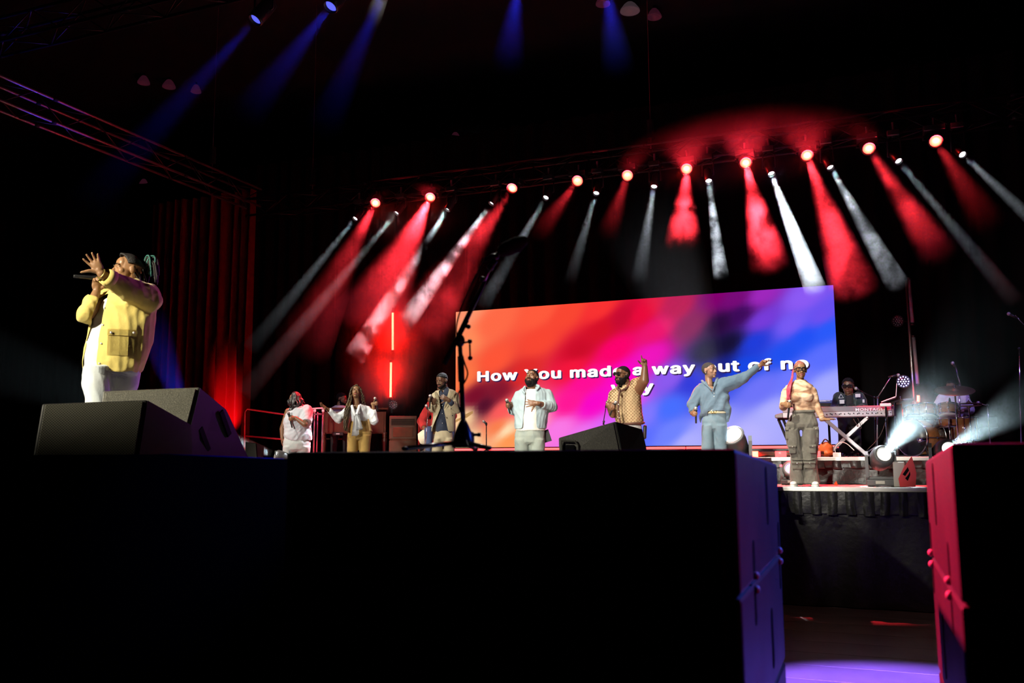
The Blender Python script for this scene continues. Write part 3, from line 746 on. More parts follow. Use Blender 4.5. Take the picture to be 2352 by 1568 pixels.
def trousers(f, waist, hip, crotch_z, legs, m, name='trousers', voxel=.012, amp=.006, hem=.07, seed=1):
    """waist, hip: (centre, rx, ry); legs: for each side list of (x, y, z, r, ry)"""
    bm = new()
    (wc, wrx, wry), (hc, hrx, hry) = waist, hip
    wrx *= .94; wry *= .90; hrx *= .97; hry *= .93
    legs = [[(x, y, min(z, crotch_z+.05) if i == 0 else z, r*(.94 if i == 0 else 1), ry*(.94 if i == 0 else 1)) for i, (x, y, z, r, ry) in enumerate(lg)] for lg in legs]
    loft(bm, [(wc, wrx, wry), ((wc+hc)/2, (wrx+hrx)/2*1.02, (wry+hry)/2), (hc, hrx, hry), (V3(hc.x, hc.y, crotch_z), hrx*.96, hry*.9), (V3(hc.x, hc.y, crotch_z-.03), hrx*.7, hry*.6)])
    legs = [[(x, y, z, min(r, max(.06, hrx-abs(x-hc.x)+.004)) if z > .55 else r, ry) for (x, y, z, r, ry) in lg] for lg in legs]
    for lg in legs: loft(bm, [(V3(x, y, z), r, ry) for x, y, z, r, ry in lg], 18)
    me = fuse(bm, voxel, 4); folds(me, amp*.6, 9, 9, 5, seed)
    return f.part(name, me, m)
def cloth(name, col, col2=None, nscale=9, bump=(90, .25, .004), rough=.85, lo=.35, hi=.7, sheen=.15):
    return mat(name, col, rough, spec=.25, noise=(nscale, col2 or tuple(c*.8 for c in col), lo, hi), bump=bump, sheen=sheen)
def skinm(name, col): return mat(name, col, .42, spec=.45, noise=(14, tuple(c*.82 for c in col), .35, .75), bump=(160, .12, .002))
M_EYEW = mat('eye white', (.50, .47, .44), .25); M_EYED = mat('dark iris', (.015, .01, .008), .15)
M_HAIRK = mat('black hair', (.012, .010, .010), .85, spec=.12, bump=(220, .6, .004)); M_MOUTH = mat('dark mouth', (.03, .006, .006), .5)
M_SK1 = skinm('deep brown skin', (.20, .095, .050)); M_SK2 = skinm('warm brown skin', (.30, .155, .075)); M_SK3 = skinm('dark umber skin', (.145, .070, .040)); M_SK4 = skinm('brown skin', (.24, .12, .065))
M_PALM = skinm('light brown skin', (.40, .20, .11))
M_LIP1 = mat('brown lips', (.22, .075, .055), .35); M_LIP2 = mat('rose lips', (.42, .13, .11), .3)
M_WSOLE = mat('white shoe sole', (.8, .8, .78), .5); M_WSHOE = mat('white trainer leather', (.78, .76, .72), .45); M_BSHOE = mat('black shoe leather', (.02, .02, .02), .3); M_NSHOE = mat('navy canvas shoe', (.03, .04, .12), .7)
M_GRILLE = mat('steel mic grille', (.62, .60, .57), .38, metal=.8, bump=(260, 1.0, .004)); M_MIC = mat('black mic body', (.014, .014, .015), .35)
def microphone(label, head, tail, k=1.0):
    head, tail = Vector(head), Vector(tail); t = thing('microphone', label, 'microphone', tail); a = (head-tail); L = a.length; d = a.normalized()
    bm = new(); lathe(bm, (0, 0, 0), d, [(0, .010*k), (.004, .0125*k), (L*.5, .0135*k), (L-.055*k, .0185*k), (L-.038*k, .023*k), (L-.034*k, .0235*k)], 14); obj('handle', bm, M_MIC, t, True)
    bm = new(); ell(bm, d*(L-.012*k), (.0265*k, .0265*k, .0265*k), u=16, v=12); g = obj('grille', bm, M_GRILLE, t, True)
    bm = new(); lathe(bm, d*(L-.017*k), d, [(0, .0265*k), (.0, .0285*k), (.006, .0285*k), (.006, .0265*k)], 16, False); obj('grille_ring', bm, M_CHROME, g, True)
    return t
def bald(q):   # hairline of cropped hair, in head space
    if abs(q.x) > .1 or q.y > .14 or q.z > .16: return False
    return q.z > .036 + max(0., (-q.y-.012))*.56 + max(0, .02-abs(q.y))*0 or (q.y > .030 and q.z > -.055 and abs(q.x) > .0)
def beardf(low=-.145, top=-.030):
    def g(q):
        if q.z < low or q.y > .012 or q.y < -.15 or abs(q.x) > .1: return False
        k = min(1, max(0, (q.y+.062)/.062)); hi = top-.016 + k*k*.050
        if abs(q.x) < .030 and q.y < -.07:
            return q.z < -.078 or -.051 < q.z < -.042
        return q.z < hi and (q.y < .0 or q.z > -.09)
    return g
def glasses(f, m, lens=None, w_=.027, h_=.021, thick=.0045, round_=False):
    H = f.H; fr = new()
    for x in (-1, 1):
        pts = []
        n = 16
        for q in range(n+1):
            t = 2*math.pi*q/n; ex = 1 if round_ else .55
            cx_, sz = math.cos(t), math.sin(t)
            pts.append(V3(x*.034 + w_*math.copysign(abs(cx_)**ex, cx_), -.112 + .012*abs(math.cos(t)*x*.5+.5 if x > 0 else math.cos(t)*.5-.5), .004 + h_*math.copysign(abs(sz)**ex, sz)))
        tube(fr, pts, thick, 6)
        tube(fr, [V3(x*(.034+w_), -.106, .012), V3(x*.079, -.06, .014), V3(x*.084, .01, .012)], thick*.8, 6)
    tube(fr, [V3(-.009, -.112, .008), V3(0, -.115, .011), V3(.009, -.112, .008)], thick, 6)
    bmesh.ops.transform(fr, matrix=H, verts=fr.verts); g = f.part('glasses', fr, m)
    if lens:
        for x in (-1, 1):
            bm = new(); lathe(bm, (x*.034, -.110, .004), (0, -1, 0), [(0, .001), (0, w_*.98), (.002, w_*.96), (.003, .001)], 16, False)
            bmesh.ops.transform(bm, matrix=H, verts=bm.verts); obj('lens', bm, lens, g)
M_FRAMEK = mat('black acetate frame', (.01, .01, .011), .25); M_DARKLENS = mat('dark sunglass lens', (.012, .010, .010), .08)
def button(f, parent, p, m, r=.007):
    bm = new(); ell(bm, p, (r, r*.5, r), u=8, v=6); obj('button', bm, m, parent, True)
M_BTNB = mat('black button', (.02, .02, .02), .3); M_BTNW = mat('pale button', (.7, .66, .58), .35); M_SNAP = mat('silver snap', (.75, .72, .66), .25, metal=.6)

from mathutils.bvhtree import BVHTree
def patch(me, p0, p1, lift, th, nx=10, nz=6, skew=.0):
    """a sewn on piece that follows the cloth below it"""
    bvh = BVHTree.FromPolygons([v.co for v in me.vertices], [tuple(p.vertices) for p in me.polygons]); bm = new(); g = []
    for j in range(nz+1):
        row = []
        for i in range(nx+1):
            x = p0.x+(p1.x-p0.x)*i/nx; z = p0.z+(p1.z-p0.z)*j/nz + skew*(i/nx-.5)
            h = bvh.ray_cast(V3(x, -1.2, z), V3(0, 1, 0))[0]; row.append(bm.verts.new((x, (h.y if h else -.1)-lift, z)))
        g.append(row)
    for j in range(nz):
        for i in range(nx): bm.faces.new((g[j][i], g[j][i+1], g[j+1][i+1], g[j+1][i]))
    bmesh.ops.solidify(bm, geom=bm.faces[:], thickness=th); return bm
# ================= lead singer: yellow jacket, arm stretched out
f = Fig('lead singer in yellow jacket and pale jeans stretching out one open hand', 285, 5.65, 1.862); J = f.J
f.head(J(293, 621, .0), yaw=-72, pitch=-6, roll=0, k=1.13, fat=1.14); f.neck(J(300, 668, .04), .075)
sh_n, wr_n = J(330, 678, -.12), J(232, 628, -.42)
limb(f.bm, [sh_n, (sh_n+wr_n)/2+V3(0, 0, -.02), wr_n], [.075, .055, .033])
f.hand(wr_n, J(210, 590, -.44)-wr_n, V3(-.25, -1, .1), -1, curl=.10, spread=.34, k=1.12, tw=(.25, 1, .1))
mh, mt_ = J(243, 640, -.02), J(169, 634, -.10); ax = (mh-mt_).normalized()
gw = f.grip(J(226, 645, -.06), ax, V3(.05, -.15, 1), V3(.2, -1, 0), 1.1)
el_f, sh_f = J(199, 722, -.10), J(247, 690, .16)
limb(f.bm, [sh_f, el_f, gw], [.07, .052, .032])
core(f, [f.sec(700, 235, 330, .6), f.sec(790, 222, 318, .5), f.sec(850, 225, 305, .5)])
for sx_, yy in ((232, -.02), (272, .06)): loft(f.bm, [(V3(J(sx_, 850).x, yy, .78), .06, .06), (V3(J(sx_, 850).x, yy, .1), .05, .05)], 12)
body = f.finish(M_SK2, .0058, 3)
f.face(M_LIP1)
M_LOC = mat('dark locs', (.010, .007, .006), .65, bump=(120, .8, .006)); M_LOCG = mat('green tinted locs', (.01, .09, .07), .55, bump=(120, .8, .006))
hair = new(); rn = random.Random(4); tail = new()
def hp(x, y, z): return f.H @ V3(x, y, z)
for i in range(44):     # rows of locs combed back into the bun
    a = -1.35 + 2.7*i/43
    z0 = .118*math.cos(a)*.98; x0 = .079*math.sin(a)
    st = hp(x0*.92, -.070 + .045*abs(math.sin(a))**2, .028+z0*.74); mid = hp(x0*1.06, .018, .030+z0*.78); en = hp(x0*.45, .108, .020+z0*.22 + .012)
    tube(hair, bez([st, mid, en], 5), [.0072+.001*rn.random()]*11, 6)
for i in range(14):     # side locs hanging behind the ear
    x = rn.uniform(-.07, -.045) if i % 2 else rn.uniform(.045, .07)
    p = hp(x, rn.uniform(.03, .09), rn.uniform(-.02, .05)); tube(hair, bez([p, p+V3(.03, .02, -.08), p+V3(.045+rn.uniform(-.01, .02), .03, -.16-rn.random()*.05)], 4), .0075, 6)
hm = fuse(hair, .0055, 2, .35) if False else None
f.part('locs', hair, M_LOC)
bun = new(); bc = J(342, 608, .03)
for i in range(26):
    p0 = hp(rn.uniform(-.02, .02), .112, .03+rn.uniform(-.015, .015)); q = bc + V3(rn.uniform(-.02, .05), rn.uniform(-.05, .05), rn.uniform(-.03, .05))
    e = q + V3(rn.uniform(.0, .05), rn.uniform(-.03, .03), -rn.uniform(.07, .17))
    tube(bun if i % 3 else tail, bez([p0, p0*.4+q*.6+V3(0, 0, .05), q+V3(.02, 0, .01), e], 5), .0078, 6)
f.part('loc_bun', bun, M_LOC); f.part('green_locs', tail, M_LOCG)
# white tee, jeans
bm = new(); loft(bm, [f.sec(672, 270, 320, .7), f.sec(690, 238, 322, .8), f.sec(730, 212, 322, .72), f.sec(762, 203, 322, .7), f.sec(790, 198, 320, .7), f.sec(800, 203, 318, .7)])
me = fuse(bm, .012, 3); folds(me, .005, 6, 6, 7, 3); f.part('white_tee', me, cloth('white cotton tee', (.85, .83, .78)))
M_PJEAN = cloth('pale wash denim', (.60, .63, .64), (.50, .54, .57), 7)
gx = lambda p: J(p, 900).x
jeans = trousers(f, f.sec(784, 192, 326, .66), f.sec(830, 189, 328, .66), J(0, 858).z, [
    [(gx(222), -.05, J(0, 838).z, .135, .15), (gx(222), -.06, J(0, 890).z, .118, .12), (gx(226), -.08, .52, .10, .10), (gx(226), -.06, .06, .095, .10)],
    [(gx(278), .06, J(0, 838).z, .17, .16), (gx(276), .06, J(0, 885).z, .145, .13), (gx(272), .06, .52, .11, .11), (gx(272), .09, .06, .10, .11)]], M_PJEAN, 'pale_jeans', .012, .007, seed=2)
obj('pocket_flap', patch(jeans.data, J(228, 853), J(292, 869), .006, .010, 10, 3, -.05), M_PJEAN, jeans)
shoe(f, V3(gx(226), -.10, 0), -40, M_WSHOE, M_WSOLE); shoe(f, V3(gx(272), .06, 0), -40, M_WSHOE, M_WSOLE)
# jacket
M_YJ = cloth('mustard canvas jacket', (.70, .55, .16), (.62, .48, .14), 5, bump=(60, .3, .004))
bm = new()
loft(bm, [f.sec(650, 282, 322, .8, .02), f.sec(660, 258, 340, .8, .02), f.sec(680, 238, 362, .72, .02), f.sec(710, 214, 364, .72, .02), f.sec(760, 198, 356, .72, .02), f.sec(800, 190, 346, .72, .02), f.sec(836, 187, 336, .72, .02), f.sec(858, 186, 326, .72, .03)], 32)
body_j = bm
sl_el = (sh_n+wr_n)/2 + V3(.03, 0, -.035)
limb(bm, [J(340, 684, -.10), sl_el, wr_n + (sl_el-wr_n)*.14], [.125, .098, .072], True)
limb(bm, [sh_f, el_f, gw + (el_f-gw)*.28], [.11, .088, .066], True)
me = fuse(bm, .0115, 4); folds(me, .010, 6, 6, 6, 5)
cxL = lambda z: None
xo0, xo1 = J(205, 760).x, J(238, 760).x
def jopen(c, n):
    z = c.z; ztop = J(0, 680).z
    def L(pts):
        for (y0, x0), (y1, x1) in zip(pts, pts[1:]):
            z0, z1 = J(x0, y0).z, J(x1, y1).z
            if z0 >= z >= z1: return J(x0 + (x1-x0)*(z0-z)/(z0-z1), (y0+y1)/2).x
        return J(pts[-1][1], pts[-1][0]).x
    e1 = L(((660, 252), (690, 226), (740, 212), (787, 199), (835, 190), (870, 187))); e2 = L(((660, 256), (690, 246), (740, 235), (787, 227), (835, 223), (870, 222)))
    if z < J(0, 845).z: 
        if n.z < -.6 and c.y < 5: return True
    return c.y < .06 and z < J(0, 678).z and (c.y < -.02 or z < J(0, 720).z) and e1 < c.x < e2
cut(me, jopen); jk = f.part('yellow_jacket', me, M_YJ)
a, b = J(251, 764, 0), J(312, 776, 0)
pc = J(281, 770); sur = -.178
JB = BVHTree.FromPolygons([v.co for v in me.vertices], [tuple(p.vertices) for p in me.polygons])
obj('pocket', patch(me, J(249, 763), J(313, 822), .004, .008), M_YJ, jk)
obj('pocket_flap', patch(me, J(248, 761), J(314, 778), .012, .010, 10, 3), M_YJ, jk)
for x_ in (256, 307): 
    q = J(x_, 770); button(f, jk, V3(q.x, JB.ray_cast(V3(q.x, -1.2, q.z), V3(0, 1, 0))[0].y-.022, q.z), M_SNAP, .011)
for y_ in (712, 751, 793, 838): q = J(241-(y_-712)*.09, y_); h_ = JB.ray_cast(V3(q.x, -1.2, q.z), V3(0, 1, 0))[0]; button(f, jk, V3(q.x, h_.y-.004 if h_ and h_.y < 0 else -.12, q.z), M_SNAP, .009)
# collar, cuffs and bracelet
bm = new(); limb(bm, [J(262, 664, -.16), J(300, 655, -.12), J(330, 652, .02)], [.035, .032, .03]); f.part('collar', fuse(bm, .009, 2), M_YJ)
bm = new(); dd = (sl_el-wr_n).normalized(); lathe(bm, wr_n+dd*.035, dd, [(0, .058), (0, .066), (.07, .078), (.07, .06)], 20, False); f.part('cuff', bm, M_YJ)
bm = new(); tube(bm, [wr_n + (Matrix.Rotation(2*math.pi*q/16, 3, dd) @ dd.orthogonal().normalized())*.040 for q in range(17)], .006, 6); f.part('bracelet', bm, mat('gold beads', (.55, .38, .12), .3, metal=.8))
microphone('black microphone held to the mouth by the singer in the yellow jacket', f.W(mh), f.W(mt_), 1.15)

# ================= woman with wavy black hair, white blouse, turned away
f = Fig('singer with wavy black hair in a loose white blouse turned away', 684, 13.0, DECK); J = f.J
f.head(J(677, 917), yaw=-105, pitch=2, k=.98, fat=1.1); f.neck(J(688, 938, .02), .06)
mh, mt_ = J(662, 946, -.20), J(671, 982, -.24); gw = f.grip(J(667, 962, -.22), mh-mt_, V3(-1, -.35, .1), V3(0, 1, 0))
sh, el_ = J(702, 945, -.04), J(700, 974, -.26)
limb(f.bm, [sh, el_, gw], [.065, .052, .032])
sh2, el2, wr2 = J(662, 945, .12), J(648, 985, .12), J(648, 1006, .06); limb(f.bm, [sh2, el2, wr2], [.06, .045, .03]); f.hand(wr2, V3(0, -.1, -1), V3(1, 0, 0), 1, .3, .1)
core(f, [f.sec(945, 660, 705, .7), f.sec(990, 657, 708, .7), f.sec(1015, 655, 708, .7)])
for x_ in (668, 698): loft(f.bm, [(V3(J(x_, 1000).x, 0, .70), .05, .05), (V3(J(x_, 1000).x, 0, .1), .05, .05)], 12)
f.finish(M_SK1, .007); f.face(M_LIP1)
M_WB = cloth('white poplin blouse', (.58, .59, .64), (.50, .52, .58), 6)
bm = new(); loft(bm, [f.sec(931, 674, 700, .9), f.sec(937, 663, 710, .85), f.sec(950, 656, 716, .8), f.sec(966, 650, 716, .85), f.sec(985, 650, 715, .8), f.sec(1002, 651, 719, .75), f.sec(1012, 653, 718, .7)])
limb(bm, [J(702, 945, -.04), J(703, 972, -.20)], [.13, .115], True)
me = fuse(bm, .013, 3); folds(me, .012, 7, 7, 6, 9); f.part('white_blouse', me, M_WB)
trousers(f, f.sec(1000, 652, 713, .75), f.sec(1018, 648, 715, .78), J(0, 1032).z, [
    [(J(664, 1030).x, 0, .84, .14, .16), (J(664, 1030).x, 0, .5, .11, .12), (J(664, 1030).x, 0, .06, .09, .1)],
    [(J(696, 1030).x, 0, .84, .15, .17), (J(697, 1030).x, 0, .5, .115, .12), (J(697, 1030).x, .03, .06, .09, .1)]], cloth('light grey denim', (.55, .58, .57), (.45, .49, .49), 8), 'light_jeans', .014, .008)
for x_ in (664, 697): shoe(f, V3(J(x_, 1030).x, -.03, 0), -60, M_WSHOE, M_WSOLE)
hair = new(); rn = random.Random(8)
for i in range(70):
    a = rn.uniform(-2.6, 2.6); e = rn.uniform(.05, 1.3)
    d = V3(math.sin(a)*math.sin(e), math.cos(a)*math.sin(e), math.cos(e))
    if d.y < -.55 and d.z < .85: continue
    p = f.H @ V3(d.x*.080, .015+d.y*.098, .032+d.z*.092); o_ = (f.H.to_3x3() @ V3(d.x, d.y, 0)).normalized()
    ln = rn.uniform(.22, .33); pts = [f.H @ V3(0, -.02, .125)] if d.z > .6 else []
    pts += [p, p+o_*.035+V3(0, 0, -ln*.35)]
    for q in range(1, 4): pts.append(p + o_*(.050+.028*math.sin(q*2.2+i)) + V3(.02*math.sin(q*1.9+i*1.3), .02*math.cos(q*2.1+i), -ln*(.35+.22*q)))
    tube(hair, bez(pts, 4), .0135, 6)
f.part('wavy_hair', fuse(hair, .010, 1, .3), mat('glossy black waves', (.012, .010, .011), .28, spec=.7, bump=(110, .8, .006)))
microphone('microphone held by the singer in the loose white blouse', f.W(mh), f.W(mt_))

# ================= singer with long braids, tied white blouse, mustard trousers
f = Fig('singer with long braids in a tied white blouse and mustard trousers', 822, 13.0, DECK); J = f.J
f.head(J(818, 900), yaw=-6, pitch=-14, roll=3, k=.97); f.neck(J(819, 927, .03), .050)
wl = J(750, 938, -.14); ell_ = J(776, 959, -.05); shl = J(799, 935, 0)
limb(f.bm, [dn(shl, .085), ell_, wl], [.055, .040, .026]); f.hand(wl, J(737, 929, -.20)-wl, V3(.25, -.75, .75), -1, .12, .28, 1.0, tw=(.35, 1, .2))
mh, mt_ = J(861, 913, -.16), J(867, 938, -.13); mt_ = mh + (mt_-mh).normalized()*.225
gw = f.grip(J(864.5, 926, -.15), mh-mt_, V3(.1, -.4, 1), V3(-1, -.2, 0)); gw = gw
elr = J(859, 962, -.02); shr = J(845, 934, 0); limb(f.bm, [dn(shr, .085), elr, gw], [.055, .040, .026])
core(f, [f.sec(930, 800, 845, .6), f.sec(965, 805, 843, .6), f.sec(995, 800, 850, .6)])
for x_ in (810, 838): loft(f.bm, [(V3(J(x_, 1000).x, 0, .70), .05, .05), (V3(J(x_, 1000).x, 0, .1), .045, .045)], 12)
f.finish(M_SK2, .0065); f.face(M_LIP2)
M_WB2 = cloth('white satin blouse', (.80, .82, .84), (.70, .74, .80), 7, rough=.5)
bm = new(); loft(bm, [f.sec(929, 808, 835, .9), f.sec(932, 800, 845, .75), f.sec(940, 797, 849, .66), f.sec(953, 800, 848, .66), f.sec(966, 805, 845, .6), f.sec(971, 805, 844, .6)])
limb(bm, [dn(shl), ell_+V3(0, 0, -.02), wl+(ell_-wl)*.20], [.075, .085, .045], True); limb(bm, [dn(shr), elr+V3(0, 0, -.015), gw+(elr-gw)*.36], [.078, .088, .05], True)
me = fuse(bm, .011, 3); folds(me, .012, 8, 8, 8, 4)
cut(me, lambda c, n: c.y < -.03 and c.z > J(0, 941).z and abs(c.x-J(818, 930).x) < .022 + (c.z-J(0, 941).z)*.42)
bl = f.part('white_blouse', me, M_WB2)
for s_, pts in ((1, [(826, 931, -.10), (822, 945, -.17), (818, 955, -.19)]), (-1, [(808, 931, -.10), (812, 945, -.17), (817, 955, -.19)])):
    bm = new(); tube(bm, bez([J(*p) for p in pts], 5), .028, 8); obj('neck_scarf', fuse(bm, .009, 2), M_WB2, bl, True) if False else mesh_obj('neck_scarf', fuse(bm, .009, 2), M_WB2, bl, True)
for pts, wd in (([(818, 951, -.20), (817, 975, -.20), (816, 1002, -.18)], .055), ([(820, 951, -.20), (824, 970, -.21), (826, 988, -.19)], .050)):
    bm = new(); P_ = bez([J(*p) for p in pts], 6); A = []
    for i, p in enumerate(P_):
        w_ = wd*(.5+.7*i/len(P_)); z_ = -.05*(i == len(P_)-1)
        A.append([bm.verts.new(p+V3(-w_, .012*math.sin(i), 0)), bm.verts.new(p+V3(-w_*.3, -.02, -z_*.3)), bm.verts.new(p+V3(w_*.3, .01, 0)), bm.verts.new(p+V3(w_, -.012, .05*(i == len(P_)-1)))])
    for i in range(len(A)-1):
        for q in range(3): bm.faces.new((A[i][q], A[i][q+1], A[i+1][q+1], A[i+1][q]))
    bmesh.ops.solidify(bm, geom=bm.faces[:], thickness=.008); obj('scarf_end', bm, M_WB2, bl, True)
M_MUST = cloth('mustard twill', (.46, .29, .085), (.40, .25, .07), 8)
trousers(f, f.sec(966, 803, 845, .62), f.sec(994, 797, 855, .62), J(0, 1006).z, [
    [(J(810, 1000).x, 0, .82, .108, .125), (J(810, 1000).x, 0, .62, .092, .10), (J(809, 1000).x, 0, .35, .085, .09), (J(808, 1000).x, 0, .05, .09, .10)],
    [(J(839, 1000).x, 0, .82, .112, .125), (J(838, 1000).x, 0, .62, .095, .10), (J(838, 1000).x, 0, .35, .085, .09), (J(839, 1000).x, 0, .05, .09, .10)]], M_MUST, 'mustard_trousers', .011, .004)
for x_ in (808, 839): shoe(f, V3(J(x_, 1000).x, -.03, 0), 0, M_BSHOE, M_BSHOE, .25, .085)
bm = new(); loft(bm, [f.sec(932, 836, 848, 1.2), f.sec(950, 841, 852, 1.3), f.sec(970, 843, 851, 1.4), f.sec(990, 842, 856, 1.2)]); me = fuse(bm, .010, 2); folds(me, .005, 7, 7, 7, 2); f.part('tan_waistcoat', me, mat('tan suede', (.40, .24, .10), .8))
hair = new(); rn = random.Random(12)
for i in range(64):
    side = -1 if i < 40 else 1
    a = rn.uniform(.15, 2.6); d = V3(side*math.sin(a)*.9, math.cos(a)*-.0 + (.55*rn.random()), math.cos(a)*.5+.55).normalized()
    p0 = f.H @ V3(rn.uniform(-.004, .004)+side*.003, rn.uniform(-.075, .03), .108+rn.uniform(0, .01)); p1 = f.H @ V3(side*.082, rn.uniform(-.045, .07), rn.uniform(.0, .06))
    if side < 0:
        e = J(rn.uniform(788, 800), rn.uniform(972, 992), rn.uniform(-.16, -.08)); m1 = J(rn.uniform(800, 807), 918, rn.uniform(-.09, .05)); m2 = J(rn.uniform(792, 803), 945, rn.uniform(-.15, -.07))
    else:
        e = J(rn.uniform(834, 842), rn.uniform(925, 950), rn.uniform(.06, .14)); m1 = J(rn.uniform(830, 835), 908, rn.uniform(-.04, .08)); m2 = (m1+e)/2
    P_ = bez([p0, p1, m1, m2, e], 9); P_ = [p + V3(.006*math.sin(k*1.7+i), .006*math.cos(k*1.7+i), 0) for k, p in enumerate(P_)]
    tube(hair, P_, [.0085+.0022*(k % 2) for k in range(len(P_))], 6)
f.part('long_braids', hair, mat('brown black braids', (.055, .033, .016), .5, noise=(9, (.16, .10, .035), .45, .7), bump=(150, .6, .004)))
microphone('microphone held up by the singer with long braids', f.W(mh), f.W(mt_))

# ================= man in a beige suit
f = Fig('man in a beige double breasted suit over a navy shirt', 1018, 12.75, DECK); J = f.J
f.head(J(1015, 874), yaw=-38, pitch=14, k=1.04); f.neck(J(1022, 900, .02), .056)
mh, mt_ = J(988.5, 907, -.24), J(987, 936, -.22); mt_ = mh+(mt_-mh).normalized()*.22
gw = f.grip(J(987, 918, -.23), mh-mt_, V3(-.75, -.3, .55), V3(0, -1, .2)); gw2 = gw
shl, ell_ = J(1001, 903, 0), J(993, 938, -.06); limb(f.bm, [dn(shl, .085), ell_, gw], [.06, .046, .030])
shr, elr, wrr = J(1044, 902, .02), J(1050, 940, -.06), J(1030, 918, -.22); limb(f.bm, [dn(shr, .085), elr, wrr], [.06, .046, .03])
f.hand(wrr, V3(-.95, -.25, .45), V3(-.2, .9, .2), 1, .45, .16, 1.0, tw=(.5, .9, .1))
core(f, [f.sec(905, 1000, 1043, .6), f.sec(950, 1002, 1042, .6), f.sec(1000, 1000, 1040, .6)])
for x_ in (1004, 1030): loft(f.bm, [(V3(J(x_, 1000).x, 0, .70), .05, .05), (V3(J(x_, 1000).x, 0, .1), .045, .045)], 12)
body = f.finish(M_SK3, .0065); f.face(M_LIP1)
f.part('cropped_hair', shell(body, f.H, bald, .007), M_HAIRK); f.part('beard', shell(body, f.H, beardf(-.14, -.045), .008), M_HAIRK)
M_NAVY = cloth('navy shirt', (.018, .024, .045), (.03, .038, .065), 12)
bm = new(); loft(bm, [f.sec(889, 1014, 1031, .9, .02), f.sec(897, 1012, 1034, .9), f.sec(905, 1000, 1042, .62), f.sec(940, 1001, 1043, .62), f.sec(985, 1000, 1040, .6), f.sec(995, 1001, 1038, .6)])
me = fuse(bm, .012, 3); folds(me, .006, 8, 8, 6, 6); cut(me, lambda c, n: c.y < -.03 and c.z > J(0, 904).z and abs(c.x-J(1017, 900).x) < (c.z-J(0, 904).z)*.35+.004)
ns = f.part('navy_shirt', me, M_NAVY)
for y_ in (932, 950, 972): q = J(1016, y_); button(f, ns, V3(q.x, -.105, q.z), M_BTNW, .006)
M_SUIT = cloth('beige wool suiting', (.42, .355, .235), (.38, .32, .21), 10, bump=(130, .2, .003))
trousers(f, f.sec(988, 1000, 1040, .64), f.sec(1004, 996, 1041, .62), J(0, 1014).z, [
    [(J(1005, 1000).x, 0, .82, .105, .12), (J(1004, 1000).x, 0, .5, .09, .095), (J(1003, 1000).x, 0, .05, .085, .095)],
    [(J(1031, 1000).x, 0, .82, .105, .12), (J(1032, 1000).x, 0, .5, .09, .095), (J(1033, 1000).x, 0, .05, .085, .095)]], M_SUIT, 'suit_trousers', .012, .005)
for x_ in (1003, 1033): shoe(f, V3(J(x_, 1000).x, -.04, 0), -20, M_BSHOE, M_BSHOE)
bm = new(); loft(bm, [f.sec(893, 1016, 1038, .9, .03), f.sec(897, 1000, 1046, .66, .02), f.sec(905, 994, 1050, .62, .02), f.sec(935, 995, 1048, .64), f.sec(960, 993, 1047, .64), f.sec(985, 990, 1047, .66), f.sec(992, 990, 1046, .66)])
limb(bm, [dn(shl), ell_, gw2+(ell_-gw2)*.42], [.085, .07, .052], True); limb(bm, [dn(shr), elr, wrr+(elr-wrr)*.38], [.088, .072, .055], True)
me = fuse(bm, .0115, 4); folds(me, .005, 6, 6, 5, 8)
def sopen(c, n):
    z0, z1, z2 = J(0, 993).z, J(0, 938).z, J(0, 897).z
    l = J(1008, 0).x; 
    if c.z < z0 + .02 and n.z < -.5: return True
    if c.y > -.04: return False
    if c.z > z1: t = (c.z-z1)/(z2-z1); return J(1012, 900).x - .03*t < c.x < J(1019, 900).x + .085*t
    t = (z1-c.z)/(z1-z0); return J(1012, 900).x - .16*t < c.x < J(1019, 900).x + .075*t
cut(me, sopen); jk = f.part('suit_jacket', me, M_SUIT)
for pts in ([(1041, 897, -.05), (1031, 915, -.155), (1020, 938, -.165)], [(1004, 899, -.05), (1008, 915, -.14), (1012, 938, -.15)]):
    bm = new(); P_ = bez([J(*p) for p in pts], 6); A = []
    sg = 1 if pts[0][0] > 1020 else -1
    for i, p in enumerate(P_):
        t = i/(len(P_)-1); wd = .055*(1-t)**.6*(1 if t > .12 else .7) + .006
        A.append((bm.verts.new(p), bm.verts.new(p+V3(sg*wd, .006-.02*0, .0)), ))
    for i in range(len(A)-1): bm.faces.new((A[i][0], A[i][1], A[i+1][1], A[i+1][0]))
    bmesh.ops.solidify(bm, geom=bm.faces[:], thickness=.008); obj('lapel', bm, M_SUIT, jk)
for x_, y_ in ((1036, 940), (1039, 955), (1022, 958)): q = J(x_, y_); button(f, jk, V3(q.x, -.168, q.z), M_BTNB, .010)
bm = new(); dd = (elr-wrr).normalized(); lathe(bm, wrr+dd*.03, dd, [(0, .034), (0, .042), (.09, .048), (.09, .03)], 16, False); f.part('shirt_cuff', bm, M_NAVY)
microphone('microphone held by the man in the beige suit', f.W(mh), f.W(mt_))

